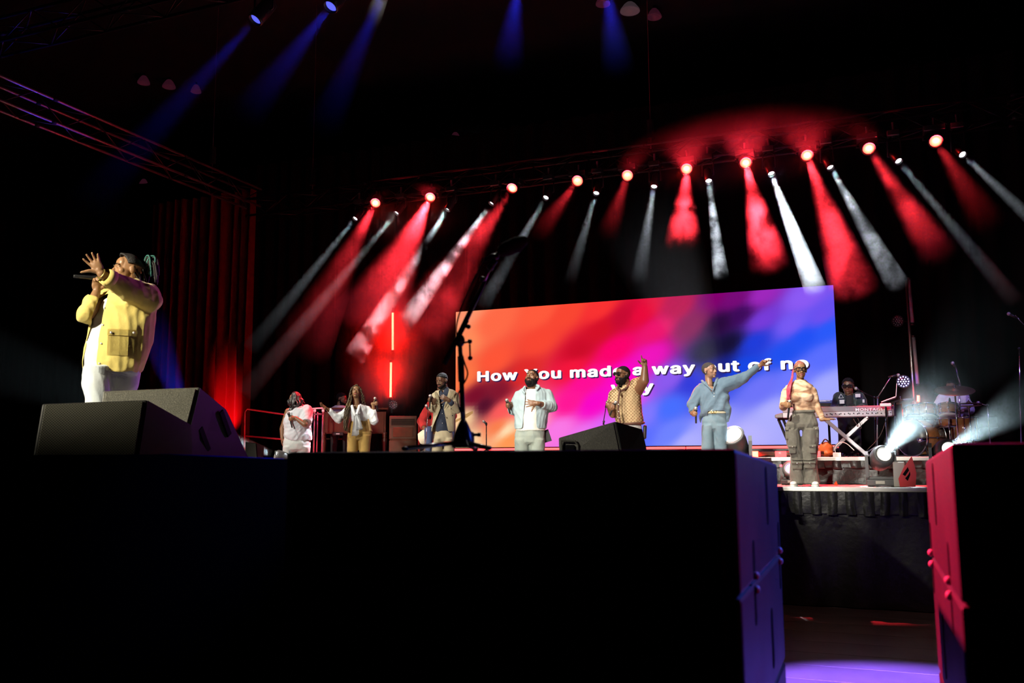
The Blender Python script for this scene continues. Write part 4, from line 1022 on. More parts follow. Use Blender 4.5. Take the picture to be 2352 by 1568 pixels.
# ================= man in white tee and pale blue overshirt
f = Fig('bearded man in white tee and open pale blue shirt, hand on belly', 1219, 12.4, DECK); J = f.J
f.head(J(1222, 868), yaw=-26, pitch=-22, k=1.12, fat=1.15, mouth=.006); f.neck(J(1222, 894, .04), .075)
mh, mt_ = J(1163.5, 917, -.16), J(1171, 947, -.12); mt_ = mh+(mt_-mh).normalized()*.22
gw = f.grip(J(1167, 931, -.14), mh-mt_, V3(-.5, -.6, .5), V3(.3, -1, 0), 1.1); gw2 = gw
shl, ell_ = J(1192, 900, .02), J(1178, 941, .02); limb(f.bm, [dn(shl, .085), ell_, gw], [.07, .058, .036])
shr, elr, wrr = J(1256, 898, .02), J(1268, 934, -.02), J(1234, 926, -.30); limb(f.bm, [dn(shr, .085), elr, wrr], [.07, .058, .036])
f.hand(wrr, V3(-1, -.05, .05), V3(0, 1, -.1), 1, .12, .30, 1.15, tw=(.35, 1, 0))
core(f, [f.sec(900, 1195, 1250, .6), f.sec(950, 1192, 1250, .65), f.sec(1000, 1188, 1248, .65)])
for x_ in (1198, 1235): loft(f.bm, [(V3(J(x_, 1000).x, 0, .70), .05, .05), (V3(J(x_, 1000).x, 0, .1), .05, .05)], 12)
body = f.finish(M_SK1, .0065); f.face(M_LIP1)
f.part('cropped_hair', shell(body, f.H, bald, .007), M_HAIRK); f.part('beard', shell(body, f.H, beardf(-.15, -.03), .016), M_HAIRK)
bm = new(); loft(bm, [f.sec(893, 1206, 1240, .9), f.sec(898, 1192, 1254, .62), f.sec(915, 1188, 1256, .66), f.sec(945, 1184, 1256, .76), f.sec(970, 1184, 1255, .76), f.sec(989, 1185, 1253, .70)])
me = fuse(bm, .012, 3); folds(me, .004, 5, 5, 5, 3); f.part('white_tee', me, cloth('ivory tee', (.86, .85, .78)))
M_LJ = cloth('light washed denim', (.30, .33, .29), (.23, .27, .26), 7)
jn = trousers(f, f.sec(985, 1184, 1252, .70), f.sec(1000, 1180, 1253, .68), J(0, 1016).z, [
    [(J(1198, 1000).x, 0, .84, .135, .15), (J(1199, 1000).x, 0, .5, .115, .12), (J(1198, 1000).x, 0, .05, .105, .12)],
    [(J(1234, 1000).x, 0, .84, .135, .15), (J(1234, 1000).x, 0, .5, .115, .12), (J(1236, 1000).x, 0, .05, .105, .12)]], M_LJ, 'light_jeans', .012, .007)
for x_ in (1198, 1236): shoe(f, V3(J(x_, 1000).x, -.05, 0), 0, M_WSHOE, M_WSOLE)
M_OV = cloth('pale blue cotton overshirt', (.36, .45, .48), (.31, .40, .44), 8, bump=(50, .35, .005))
bm = new(); loft(bm, [f.sec(888, 1206, 1242, .9, .03), f.sec(893, 1192, 1255, .7, .02), f.sec(903, 1184, 1263, .66, .02), f.sec(940, 1181, 1261, .78), f.sec(965, 1181, 1259, .80), f.sec(986, 1181, 1257, .78)])
limb(bm, [dn(shl), ell_, gw2+(ell_-gw2)*.42], [.098, .082, .058], True); limb(bm, [dn(shr), elr, wrr+(elr-wrr)*.30], [.10, .088, .060], True)
me = fuse(bm, .012, 4); folds(me, .010, 7, 7, 5, 11)
def oopen(c, n):
    if c.z < J(0, 984).z and n.z < -.4: return True
    zt = J(0, 893).z; t = max(0, min(1, (zt-c.z)/(zt-J(0, 985).z)))
    return c.y < -.02 and J(1208-9*t, 900).x < c.x < J(1229+3*t, 900).x and c.z < J(0, 886).z
cut(me, oopen); ov = f.part('pale_blue_overshirt', me, M_OV)
for pts in ([(1206, 888, -.03), (1201, 896, -.13), (1206, 904, -.16)], [(1232, 884, -.03), (1238, 888, -.10), (1232, 896, -.15)]):
    bm = new(); tube(bm, bez([J(*p) for p in pts], 5), [.022]*6+[.016]*5, 8); mesh_obj('collar', fuse(bm, .008, 2), M_OV, ov, True)
bm = new(); prism(bm, [(-.05, .10), (.02, .12), (.075, -.05), (-.06, -.09)], -.03, .03); o = f.part('black_pouch', bm, M_RUB, False); o.location = J(1256, 1004, .05)
microphone('microphone held low by the man in the white tee', f.W(mh), f.W(mt_))

# ================= man in patterned shirt pointing up
f = Fig('bearded man in dark glasses and patterned brown shirt pointing upward', 1440, 12.45, DECK); J = f.J
f.head(J(1430, 861), yaw=-48, pitch=-4, k=1.12, fat=1.14, mouth=.003); f.neck(J(1440, 888, .04), .075)
mh, mt_ = J(1415, 922, -.26), J(1403, 949, -.22); mt_ = mh+(mt_-mh).normalized()*.22
gw = f.grip(J(1408, 936, -.24), mh-mt_, V3(.8, -.55, .3), V3(0, -1, .2), 1.12) if False else f.grip(J(1408, 936, -.24), mh-mt_, V3(.6, -.6, .5), V3(-.3, 1, 0), 1.12)
shl, ell_ = J(1413, 900, 0), J(1408, 950, -.04); limb(f.bm, [dn(shl, .085), ell_, gw], [.08, .062, .038])
shr, elr, wrr = J(1464, 884, 0), J(1480, 874, -.20), J(1481, 842, -.22); limb(f.bm, [dn(shr, .085), elr, wrr], [.085, .068, .040])
f.hand(wrr, V3(-.05, -.35, 1), V3(-.6, -1, -.2), -1, .9, .05, 1.15, tw=(.7, .1, .7), curls=(.08, 1.0, 1.05, 1.05))
core(f, [f.sec(900, 1412, 1468, .6), f.sec(950, 1412, 1472, .65), f.sec(990, 1415, 1472, .65)])
for x_ in (1428, 1460): loft(f.bm, [(V3(J(x_, 1000).x, 0, .70), .05, .05), (V3(J(x_, 1000).x, 0, .1), .05, .05)], 12)
body = f.finish(M_SK1, .0065); f.face(M_LIP1, eyes=False)
f.part('cropped_hair', shell(body, f.H, bald, .005), M_HAIRK); f.part('beard', shell(body, f.H, beardf(-.15, -.03), .017), M_HAIRK)
glasses(f, M_FRAMEK, M_DARKLENS, .026, .020, .0035, True)
def pattern_mat():
    m = mat('brown monogram jacquard', (.34, .22, .11), .8, bump=(120, .2, .003)); nt = m.node_tree; b = nt.nodes['Principled BSDF']
    tc = nt.nodes.new('ShaderNodeTexCoord'); mp = nt.nodes.new('ShaderNodeMapping'); mp.inputs['Rotation'].default_value = (0, R(45), 0); mp.inputs['Scale'].default_value = (1, .25, 1)
    nt.links.new(tc.outputs['Object'], mp.inputs[0])
    v = nt.nodes.new('ShaderNodeTexVoronoi'); v.voronoi_dimensions = '3D'; v.inputs['Scale'].default_value = 30; v.inputs['Randomness'].default_value = 0.0
    nt.links.new(mp.outputs[0], v.inputs['Vector'])
    r = nt.nodes.new('ShaderNodeValToRGB'); e = r.color_ramp.elements; r.color_ramp.interpolation = 'LINEAR'
    e[0].position = 0; e[0].color = (.52, .36, .19, 1); e[1].position = 1; e[1].color = (.12, .065, .03, 1)
    for p, c in ((.14, (.50, .34, .18, 1)), (.20, (.24, .14, .07, 1)), (.27, (.60, .46, .27, 1)), (.40, (.50, .35, .19, 1)), (.50, (.42, .28, .14, 1)), (.58, (.16, .09, .045, 1))):
        x = e.new(p); x.color = c
    nt.links.new(v.outputs['Distance'], r.inputs['Fac']); nt.links.new(r.outputs['Color'], b.inputs['Base Color'])
    return m
M_PAT = pattern_mat(); M_BRN = mat('brown rib trim', (.10, .045, .03), .8)
bm = new(); loft(bm, [f.sec(882, 1428, 1452, .95, .02), f.sec(887, 1415, 1466, .66), f.sec(897, 1406, 1471, .66), f.sec(920, 1406, 1474, .76), f.sec(945, 1409, 1476, .80), f.sec(962, 1412, 1479, .78), f.sec(976, 1414, 1479, .74)], 30)
limb(bm, [dn(shl), J(1409, 928, -.01)], [.11, .098], True); limb(bm, [J(1462, 884, 0), J(1473, 879, -.09)], [.105, .098], True)
me = fuse(bm, .0115, 3); folds(me, .005, 5, 5, 4, 7)
cut(me, lambda c, n: (c.z < J(0, 974).z and n.z < -.4) or (c.y < -.04 and c.z > J(0, 893).z and abs(c.x-J(1426, 890).x) < (c.z-J(0, 893).z)*.5+.004))
ps = f.part('patterned_shirt', me, M_PAT)
bm = new(); P_ = [J(1424, 893, -.20), J(1421, 915, -.245), J(1420, 940, -.265), J(1425, 974, -.255)]
for i, p in enumerate(bez(P_, 6)): pass
tube(bm, bez(P_, 6), .017, 6); pk = obj('placket', bm, M_BRN, ps, True)
for y_, x_ in ((931, 1421), (947, 1421), (961, 1423)): q = J(x_, y_); button(f, pk, V3(q.x, -.282, q.z), M_BTNW, .008)
for pts in ([(1447, 876, 0), (1440, 890, -.12), (1426, 898, -.20)], [(1420, 884, -.05), (1419, 893, -.15), (1423, 898, -.20)]):
    bm = new(); tube(bm, bez([J(*p) for p in pts], 5), .018, 8); mesh_obj('collar', fuse(bm, .008, 2), M_BRN, ps, True)
bm = new()
for q in range(0, 25):
    pass
P_ = [V3(J(1446, 972).x + .205*math.cos(t), .150*math.sin(t), J(0, 973).z + .012*math.cos(t)) for t in [2*math.pi*q/32 for q in range(33)]]
tube(bm, P_, .016, 6); obj('rib_hem', bm, M_BRN, ps, True)
trousers(f, f.sec(968, 1416, 1474, .70), f.sec(990, 1414, 1476, .68), J(0, 1012).z, [
    [(J(1430, 1000).x, 0, .86, .135, .15), (J(1430, 1000).x, 0, .5, .115, .12), (J(1429, 1000).x, 0, .05, .10, .12)],
    [(J(1461, 1000).x, 0, .86, .135, .15), (J(1462, 1000).x, 0, .5, .115, .12), (J(1463, 1000).x, 0, .05, .10, .12)]], cloth('pale grey denim', (.50, .54, .54), None, 7), 'pale_jeans', .013, .006)
for x_ in (1429, 1463): shoe(f, V3(J(x_, 1000).x, -.05, 0), -15, M_WSHOE, M_WSOLE)
bm = new(); box(bm, (0, 0, 0), (.05, .09, .20), Matrix.Rotation(R(4), 3, 'Y'), .02, 2); o = f.part('belt_pouch', bm, M_RUB, True); o.location = J(1481, 992, .06)
microphone('microphone held at the chest by the man in the patterned shirt', f.W(mh), f.W(mt_))

# ================= singer in denim pointing aside
f = Fig('singer with cropped hair in denim shirt and jeans pointing to the side', 1640, 12.5, DECK); J = f.J
f.head(J(1629, 851), yaw=56, pitch=-6, k=1.0, mouth=.002); f.neck(J(1629, 883, .01), .047)
mh, mt_ = J(1598, 936, -.20), J(1598.8, 972, -.18); gw = f.grip(J(1597, 950, -.19), mh-mt_, V3(.25, -1, .25), V3(.6, .5, 0) if False else V3(1, .3, 0)); gw2 = gw
shl, ell_ = J(1606, 888, 0), J(1590, 930, -.03); limb(f.bm, [dn(shl, .085), ell_, gw], [.052, .042, .027])
shr, elr, wrr = J(1660, 880, 0), J(1706, 866, -.05), J(1746, 839, -.12); limb(f.bm, [dn(shr, .085), elr, wrr], [.052, .042, .027])
f.hand(wrr, J(1757, 828, -.16)-wrr, V3(.2, -.8, -.6), 1, .8, .05, 1.0, curls=(.05, .55, .9, .95))
core(f, [f.sec(888, 1608, 1655, .55), f.sec(930, 1612, 1656, .55), f.sec(975, 1614, 1664, .6)])
for x_ in (1624, 1654): loft(f.bm, [(V3(J(x_, 1000).x, 0, .70), .05, .05), (V3(J(x_, 1000).x, 0, .1), .045, .045)], 12)
body = f.finish(M_SK4, .0065); f.face(M_LIP1)
f.part('cropped_hair', shell(body, f.H, bald, .005), mat('faded cropped hair', (.035, .028, .024), .9, spec=.1))
for x_ in (-1, 1):
    bm = new(); ell(bm, f.H @ V3(x_*.088, .004, -.036), .0065, u=10, v=8); f.part('earring', bm, M_SNAP)
M_DSH = cloth('washed denim shirt', (.078, .125, .175), (.115, .170, .225), 5, bump=(70, .35, .004), lo=.3, hi=.75)
M_DJN = cloth('blue denim jeans', (.10, .16, .21), (.155, .215, .26), 6, bump=(70, .3, .004))
bm = new(); loft(bm, [f.sec(876, 1616, 1646, .8), f.sec(881, 1604, 1664, .55), f.sec(892, 1602, 1672, .55), f.sec(915, 1606, 1676, .60), f.sec(938, 1608, 1680, .62), f.sec(950, 1610, 1678, .62), f.sec(957, 1613, 1668, .58)])
limb(bm, [dn(shl), ell_, gw2+(ell_-gw2)*.16], [.085, .075, .045], True); limb(bm, [shr+V3(.02, 0, -.03), elr+V3(0, 0, -.02), wrr+(elr-wrr)*.06], [.12, .082, .040], True)
loft(bm, [f.sec(935, 1606, 1616, 1.6), f.sec(972, 1606, 1612, 1.8)]); loft(bm, [f.sec(935, 1666, 1680, 1.5), f.sec(970, 1668, 1676, 1.8)])
me = fuse(bm, .011, 3)
me.update()
for v in me.vertices:    # long diagonal folds pulling from the raised arm to the waist
    c = v.co; t = c.x*.75 + (c.z-1.2)*-.66
    v.co = c + v.normal*.010*math.sin(t*46+mnoise.noise(c*4)*3)*(.4+.6*max(0, min(1, (1.55-c.z)/.5)))
folds(me, .006, 8, 8, 6, 13)
cut(me, lambda c, n: (c.y < .02 and c.z < J(0, 944).z and J(1625, 940).x < c.x < J(1667, 940).x) or c.y < -.02 and c.z > J(0, 902).z and abs(c.x-J(1630+(902-890)*.35, 890).x) < (c.z-J(0, 902).z)*.42+.004)
ds = f.part('denim_shirt', me, M_DSH)
for pts in ([(1612, 874, .0), (1620, 882, -.09), (1636, 896, -.15)], [(1648, 868, .0), (1642, 884, -.10), (1637, 898, -.15)]):
    bm = new(); tube(bm, bez([J(*p) for p in pts], 5), [.020]*6+[.011]*5, 8); mesh_obj('collar', fuse(bm, .007, 2), M_DSH, ds, True)
for y_ in (905, 912): q = J(1640, y_); button(f, ds, V3(q.x, -.19, q.z), M_BTNW, .006)
jn = trousers(f, f.sec(944, 1618, 1670, .60), f.sec(966, 1611, 1671, .60), J(0, 984).z, [
    [(J(1626, 1000).x, 0, .86, .105, .125), (J(1624, 1000).x, -.02, .5, .088, .10), (J(1622, 1000).x, 0, .05, .09, .11)],
    [(J(1655, 1000).x, 0, .86, .105, .125), (J(1656, 1000).x, .03, .5, .088, .10), (J(1657, 1000).x, .03, .05, .09, .11)]], M_DJN, 'blue_jeans', .011, .006)
for x_ in (1622, 1657): shoe(f, V3(J(x_, 1000).x, -.05, 0), 10, M_WSHOE, M_WSOLE, .25, .09)
c, rx, ry = f.sec(946, 1620, 1669, .60); bm = new(); n = 32; rings = []
for dz, k_ in ((-.022, 1.02), (-.022, 1.07), (.022, 1.07), (.022, 1.02)):
    rings.append([bm.verts.new((c.x+rx*k_*math.cos(2*math.pi*q/n), c.y+(ry*k_+.008)*math.sin(2*math.pi*q/n), c.z+dz)) for q in range(n)])
for i in range(4):
    for q in range(n): bm.faces.new((rings[i][q], rings[i][(q+1) % n], rings[(i+1) % 4][(q+1) % n], rings[(i+1) % 4][q]))
bt = f.part('cream_belt', bm, mat('cream leather belt', (.78, .70, .48), .4))
bm = new(); bk = J(1639, 946, -.0)
for sx in (-.018, .018): tube(bm, [V3(bk.x+sx+.017*math.cos(2*math.pi*q/14), c.y-ry*1.07-.012, bk.z+.021*math.sin(2*math.pi*q/14)) for q in range(15)], .005, 6)
obj('gold_buckle', bm, mat('gold metal', (.75, .52, .16), .25, metal=.9), bt, True)
microphone('microphone hanging from the hand of the singer in denim', f.W(mh), f.W(mt_))

# ================= singer with pink braids, tie-dye top and cargo jeans
f = Fig('singer with pink ponytail, thick black glasses, tie dye top and grey cargo jeans', 1842, 12.55, DECK); J = f.J
f.head(J(1838, 850), yaw=10, pitch=0, k=1.02, mouth=.006); f.neck(J(1838, 881, .01), .048)
mh, mt_ = J(1814, 920, -.22), J(1809.6, 960, -.20); gw = f.grip(J(1812.5, 930, -.22), mh-mt_, V3(.7, -.6, .2), V3(0, -1, 0) if False else V3(.3, 1, 0)); gw2 = gw
shl, ell_ = J(1805, 890, 0), J(1799, 934, -.04); limb(f.bm, [dn(shl, .085), ell_, gw], [.055, .043, .028])
shr, elr, wrr = J(1866, 889, 0), J(1874, 928, 0), J(1890, 963, -.08); limb(f.bm, [dn(shr, .085), elr, wrr], [.055, .043, .027])
f.hand(wrr, V3(1, -.12, .05), V3(0, -.1, -1), -1, .08, .14, 1.02, tw=(.85, .4, .1))
core(f, [f.sec(890, 1808, 1864, .55), f.sec(930, 1822, 1870, .55), f.sec(970, 1812, 1874, .6)])
for x_ in (1824, 1860): loft(f.bm, [(V3(J(x_, 1000).x, 0, .70), .05, .05), (V3(J(x_, 1000).x, 0, .1), .045, .045)], 12)
body = f.finish(M_SK2, .0060); f.face(M_LIP2)
M_PINK = mat('pink braids', (.62, .06, .12), .45, noise=(18, (.40, .04, .08), .4, .7), bump=(160, .5, .004))
f.part('slick_hair', shell(body, f.H, bald, .006), mat('rosy slicked hair', (.32, .12, .09), .5, bump=(180, .5, .003)))
glasses(f, M_FRAMEK, None, .031, .024, .0062)
hair = new(); rn = random.Random(3)
bp = f.H @ V3(-.03, .10, .07)
for i in range(20):
    e = J(rn.uniform(1806, 1816), rn.uniform(905, 928), rn.uniform(-.17, -.12))
    tube(hair, bez([bp, f.H @ V3(-.085, .05+rn.uniform(-.02, .02), .0), J(1819+rn.uniform(-2, 2), 868, -.05), J(1812+rn.uniform(-4, 4), 890, -.15), e], 6), .0072, 6)
f.part('pink_ponytail', hair, M_PINK)
bm = new(); ell(bm, f.H @ V3(0, .06, .108), (.035, .035, .028)); f.part('hair_bun', bm, M_PINK)
def tiedye():
    m = mat('tie dye jersey', (.66, .44, .28), .8); nt = m.node_tree; b = nt.nodes['Principled BSDF']
    tc = nt.nodes.new('ShaderNodeTexCoord'); mp = nt.nodes.new('ShaderNodeMapping'); mp.inputs['Scale'].default_value = (3.2, 3.2, 8.0); nt.links.new(tc.outputs['Object'], mp.inputs[0])
    n = nt.nodes.new('ShaderNodeTexNoise'); n.inputs['Scale'].default_value = 1.3; n.inputs['Detail'].default_value = 4; n.inputs['Distortion'].default_value = .8; nt.links.new(mp.outputs[0], n.inputs['Vector'])
    r = nt.nodes.new('ShaderNodeValToRGB'); e = r.color_ramp.elements; e[0].position = .36; e[0].color = (.28, .14, .08, 1); e[1].position = .68; e[1].color = (.80, .57, .38, 1)
    x = e.new(.46); x.color = (.50, .30, .18, 1); x = e.new(.53); x.color = (.72, .48, .32, 1)
    nt.links.new(n.outputs['Fac'], r.inputs['Fac']); nt.links.new(r.outputs['Color'], b.inputs['Base Color']); return m
M_TD = tiedye()
bm = new(); loft(bm, [f.sec(872, 1826, 1850, .9), f.sec(879, 1818, 1858, .75), f.sec(884, 1804, 1868, .58), f.sec(896, 1803, 1871, .60), f.sec(914, 1812, 1870, .70), f.sec(926, 1818, 1869, .66), f.sec(941, 1822, 1869, .58), f.sec(947, 1821, 1870, .58)])
limb(bm, [dn(shl), ell_, gw2+(ell_-gw2)*.12], [.068, .058, .038], True); limb(bm, [dn(shr), elr, wrr+(elr-wrr)*.02], [.068, .056, .036], True)
for x_ in (1827, 1854): ell(bm, J(x_, 911, -.075), (.085, .070, .075))
me = fuse(bm, .010, 4); folds(me, .004, 9, 9, 12, 17); f.part('tie_dye_top', me, M_TD)
M_CG = cloth('washed grey cargo denim', (.105, .096, .078), (.17, .155, .128), 11, bump=(60, .45, .006), lo=.3, hi=.72)
gx = lambda p: J(p, 1000).x
zz = lambda p: J(1842, p).z
cg = trousers(f, f.sec(944, 1820, 1872, .60), f.sec(974, 1803, 1881, .58), zz(982), [
    [(gx(1821), 0, zz(985), .118, .135), (gx(1822), 0, zz(1015), .112, .12), (gx(1828), 0, zz(1050), .090, .10), (gx(1826), 0, zz(1085), .095, .11), (gx(1828), -.01, .03, .098, .12)],
    [(gx(1862), 0, zz(985), .118, .135), (gx(1862), 0, zz(1015), .112, .12), (gx(1859), 0, zz(1050), .088, .10), (gx(1859), 0, zz(1085), .095, .11), (gx(1861), -.01, .03, .098, .12)]], M_CG, 'cargo_jeans', .0095, .009, seed=5)
def pocket(px0, py0, px1, py1, d):
    a, b = J(px0, py0, d), J(px1, py1, d); c = (a+b)/2; s = b-a
    bm = new(); box(bm, c, (abs(s.x), .045, abs(s.z)), None, .014, 2); p = obj('cargo_pocket', bm, M_CG, cg, True)
    bm = new(); box(bm, c+V3(0, -.018, abs(s.z)*.36), (abs(s.x)*1.12, .04, abs(s.z)*.30), None, .010, 2); obj('pocket_flap', bm, M_CG, cg, True)
    bm = new(); ell(bm, c+V3(0, -.042, abs(s.z)*.30), .008, u=8, v=6); obj('pocket_button', bm, M_SNAP, cg, True)
for q in ((1803, 980, 1815, 1009, -.06), (1868, 980, 1881, 1006, -.06), (1812, 1022, 1829, 1042, -.105), (1859, 1021, 1875, 1041, -.105), (1819, 1060, 1843, 1078, -.095), (1847, 1060, 1873, 1076, -.095)): pocket(*q)
bm = new(); tube(bm, bez([J(1818, 1054, -.09), J(1832, 1056, -.11), J(1845, 1055, -.06), J(1858, 1056, -.11), J(1872, 1053, -.09)], 5), .010, 6); obj('knee_seam', bm, M_CG, cg, True)
bm = new(); loft(bm, [f.sec(942, 1819.5, 1872, .62), f.sec(948, 1819, 1873, .62)]); obj('waistband', bm, M_CG, cg, True)
for x_ in (1819, 1866): shoe(f, V3(gx(x_), -.07, 0), -8 if x_ < 1840 else 8, M_WSHOE, M_WSOLE, .25, .10)
microphone('microphone held by the singer in the tie dye top', f.W(mh), f.W(mt_))

# ================= keyboard player behind the keyboard
f = Fig('keyboard player in dark green bomber jacket and glasses behind the keyboard', 1950, 14.75, RISER); J = f.J
f.head(J(1948, 887), yaw=-8, pitch=4, k=1.08, fat=1.12); f.neck(J(1950, 912, .02), .065)
for sgn, shx, elx, wrx in ((-1, 1928, 1917, 1922), (1, 1973, 1982, 1970)):
    sh_, el_, wr_ = J(shx, 913, 0), J(elx, 938, -.12), J(wrx, 936, -.38); limb(f.bm, [sh_, el_, wr_], [.07, .055, .032]); f.hand(wr_, V3(-.1*sgn, -1, -.1), V3(0, -.2, -1), -sgn, .35, .14)
core(f, [f.sec(912, 1926, 1976, .6), f.sec(945, 1928, 1974, .65), f.sec(985, 1928, 1974, .65)])
for x_ in (1938, 1963): loft(f.bm, [(V3(J(x_, 1000).x, 0, .70), .05, .05), (V3(J(x_, 1000).x, 0, .1), .05, .05)], 12)
body = f.finish(M_SK3, .007); f.face(M_LIP1); glasses(f, M_FRAMEK, M_DARKLENS, .028, .021, .005)
f.part('cropped_hair', shell(body, f.H, bald, .012), M_HAIRK)
M_GRN = cloth('dark green nylon', (.016, .032, .030), (.024, .045, .042), 6, rough=.5)
bm = new(); loft(bm, [f.sec(905, 1936, 1964, .9), f.sec(908, 1924, 1978, .65), f.sec(918, 1917, 1984, .62), f.sec(945, 1918, 1982, .66), f.sec(972, 1924, 1978, .66)])
limb(bm, [J(1928, 914, 0), J(1917, 938, -.12), J(1921, 936.5, -.30)], [.10, .085, .05], True); limb(bm, [J(1973, 914, 0), J(1982, 938, -.12), J(1972, 936.5, -.30)], [.10, .085, .05], True)
me = fuse(bm, .013, 3); folds(me, .009, 6, 6, 6, 21); cut(me, lambda c, n: c.y < -.04 and abs(c.x-J(1951, 920).x) < .055)
gj = f.part('bomber_jacket', me, M_GRN)
bm = new(); loft(bm, [f.sec(908, 1936, 1965, .9), f.sec(915, 1928, 1974, .58), f.sec(970, 1928, 1974, .62)]); f.part('black_tee', fuse(bm, .014, 2), mat('black tee', (.012, .012, .015), .8))
M_PATCH = mat('white embroidered patch', (.62, .62, .66), .7)
bm = new(); q = J(1932, 911, 0); T = [V3(q.x-.035, -.19, q.z-.03), V3(q.x+.035, -.19, q.z-.03), V3(q.x, -.17, q.z+.035)]
tube(bm, T+[T[0]], .007, 5); obj('triangle_patch', bm, M_PATCH, gj)
for px_, py_, w_, h_ in ((1970, 910, .075, .055), (1934, 924, .07, .06), (1983, 922, .03, .05)):
    q = J(px_, py_, 0); bm = new(); box(bm, V3(q.x, -.205 if px_ < 1980 else -.16, q.z), (w_, .006, h_), None, .002); obj('patch', bm, M_PATCH, gj)
trousers(f, f.sec(965, 1927, 1975, .65), f.sec(985, 1925, 1977, .65), .80, [[(J(1938, 1000).x, 0, .82, .12, .13), (J(1938, 1000).x, 0, .05, .09, .1)], [(J(1964, 1000).x, 0, .82, .12, .13), (J(1964, 1000).x, 0, .05, .09, .1)]], mat('black trousers', (.014, .014, .018), .85), 'black_trousers', .014, .005)
for x_ in (1938, 1964): shoe(f, V3(J(x_, 1000).x, -.05, 0), 0, M_BSHOE, M_BSHOE)

# ================= drummer behind the kit
f = Fig('drummer in a pale violet lit shirt seated behind the drum kit', 2190, 15.9, RISER); J = f.J
f.head(J(2186, 889), yaw=-12, pitch=8, k=1.02); f.neck(J(2189, 908, .02), .062)
for sgn, shx, elx, wrx, wry in ((-1, 2166, 2152, 2160, 940), (1, 2212, 2226, 2212, 942)):
    sh_, el_, wr_ = J(shx, 914, 0), J(elx, 940, -.05), J(wrx, wry, -.35); limb(f.bm, [sh_, el_, wr_], [.06, .046, .030]); f.hand(wr_, V3(.2*-sgn, -1, 0), V3(0, -.2, -1), -sgn, 1.0, .05)
core(f, [f.sec(912, 2162, 2216, .6), f.sec(960, 2166, 2212, .65), f.sec(985, 2166, 2212, .65)])
for sgn, x_ in ((-1, 2176), (1, 2204)):
    hp_ = V3(J(x_, 990).x, 0, .50); limb(f.bm, [hp_, V3(hp_.x+sgn*.10, -.42, .50), V3(hp_.x+sgn*.12, -.45, .10)], [.06, .05, .04])
body = f.finish(M_SK3, .008); f.face(M_LIP1); f.part('cropped_hair', shell(body, f.H, bald, .008), M_HAIRK)
bm = new(); loft(bm, [f.sec(904, 2176, 2204, .9), f.sec(908, 2162, 2218, .65), f.sec(922, 2152, 2226, .62), f.sec(950, 2156, 2222, .66), f.sec(985, 2160, 2218, .66)])
limb(bm, [J(2164, 916, 0), J(2152, 940, -.05), J(2155, 942, -.16)], [.10, .085, .06], True); limb(bm, [J(2214, 916, 0), J(2226, 940, -.05), J(2222, 943, -.16)], [.10, .085, .06], True)
me = fuse(bm, .014, 3); folds(me, .010, 7, 7, 6, 23); f.part('white_shirt', me, cloth('white drummer shirt', (.70, .70, .74)))
bm = new()
loft(bm, [(V3(J(2190, 0).x, 0, .62), .18, .14), (V3(J(2190, 0).x, 0, .44), .19, .16)])
for sgn, x_ in ((-1, 2176), (1, 2204)):
    hx = J(x_, 990).x; limb(bm, [V3(hx, 0, .50), V3(hx+sgn*.10, -.42, .50), V3(hx+sgn*.12, -.45, .10)], [.10, .08, .065])
f.part('dark_trousers', fuse(bm, .015, 3), mat('charcoal trousers', (.03, .03, .035), .85))
for sgn, x_ in ((-1, 2176), (1, 2204)): shoe(f, V3(J(x_, 990).x+sgn*.12, -.48, 0), 0, M_BSHOE, M_BSHOE)

# ================= organist
f = Fig('organist in a white shirt seated behind the wooden organ', 782, 16.1, RISER); J = f.J
f.head(J(785, 916), yaw=62, pitch=6, k=1.08); f.neck(J(779, 935, .02), .058)
for sgn, shx, elx, wrx in ((-1, 765, 760, 772), (1, 795, 802, 796)):
    sh_, el_, wr_ = J(shx, 942, 0), J(elx, 962, -.1), J(wrx, 956, -.36); limb(f.bm, [sh_, el_, wr_], [.06, .046, .030]); f.hand(wr_, V3(0, -1, 0), V3(0, 0, -1), -sgn, .4, .1)
core(f, [f.sec(940, 763, 797, .6), f.sec(975, 766, 796, .65), f.sec(1000, 766, 796, .65)])
for sgn, x_ in ((-1, 773), (1, 790)):
    hp_ = V3(J(x_, 990).x, 0, .50); limb(f.bm, [hp_, V3(hp_.x+sgn*.04, -.42, .50), V3(hp_.x+sgn*.05, -.46, .10)], [.06, .05, .04])
body = f.finish(M_SK4, .008); f.face(M_LIP1); f.part('cropped_hair', shell(body, f.H, bald, .014), M_HAIRK); f.part('beard', shell(body, f.H, beardf(-.13, -.05), .006), M_HAIRK)
bm = new(); loft(bm, [f.sec(930, 770, 790, .9), f.sec(935, 762, 799, .65), f.sec(950, 757, 803, .62), f.sec(1000, 762, 800, .66)])
limb(bm, [J(765, 943, 0), J(760, 962, -.10), J(766, 960, -.22)], [.085, .075, .06], True); limb(bm, [J(796, 943, 0), J(803, 962, -.10), J(801, 960, -.22)], [.085, .075, .06], True)
me = fuse(bm, .014, 3); folds(me, .007, 7, 7, 6, 25); f.part('white_tee', me, cloth('white organist tee', (.72, .72, .75)))
bm = new(); loft(bm, [(V3(J(782, 990).x, 0, .62), .17, .14), (V3(J(782, 990).x, 0, .44), .18, .16)])
for sgn, x_ in ((-1, 773), (1, 790)):
    hx = J(x_, 990).x; limb(bm, [V3(hx, 0, .50), V3(hx+sgn*.04, -.42, .50), V3(hx+sgn*.05, -.46, .10)], [.10, .08, .065])
f.part('dark_trousers', fuse(bm, .015, 3), mat('charcoal trousers', (.03, .03, .035), .85))
for sgn, x_ in ((-1, 773), (1, 790)): shoe(f, V3(J(x_, 990).x+sgn*.05, -.49, 0), 0, M_NSHOE, M_WSOLE)

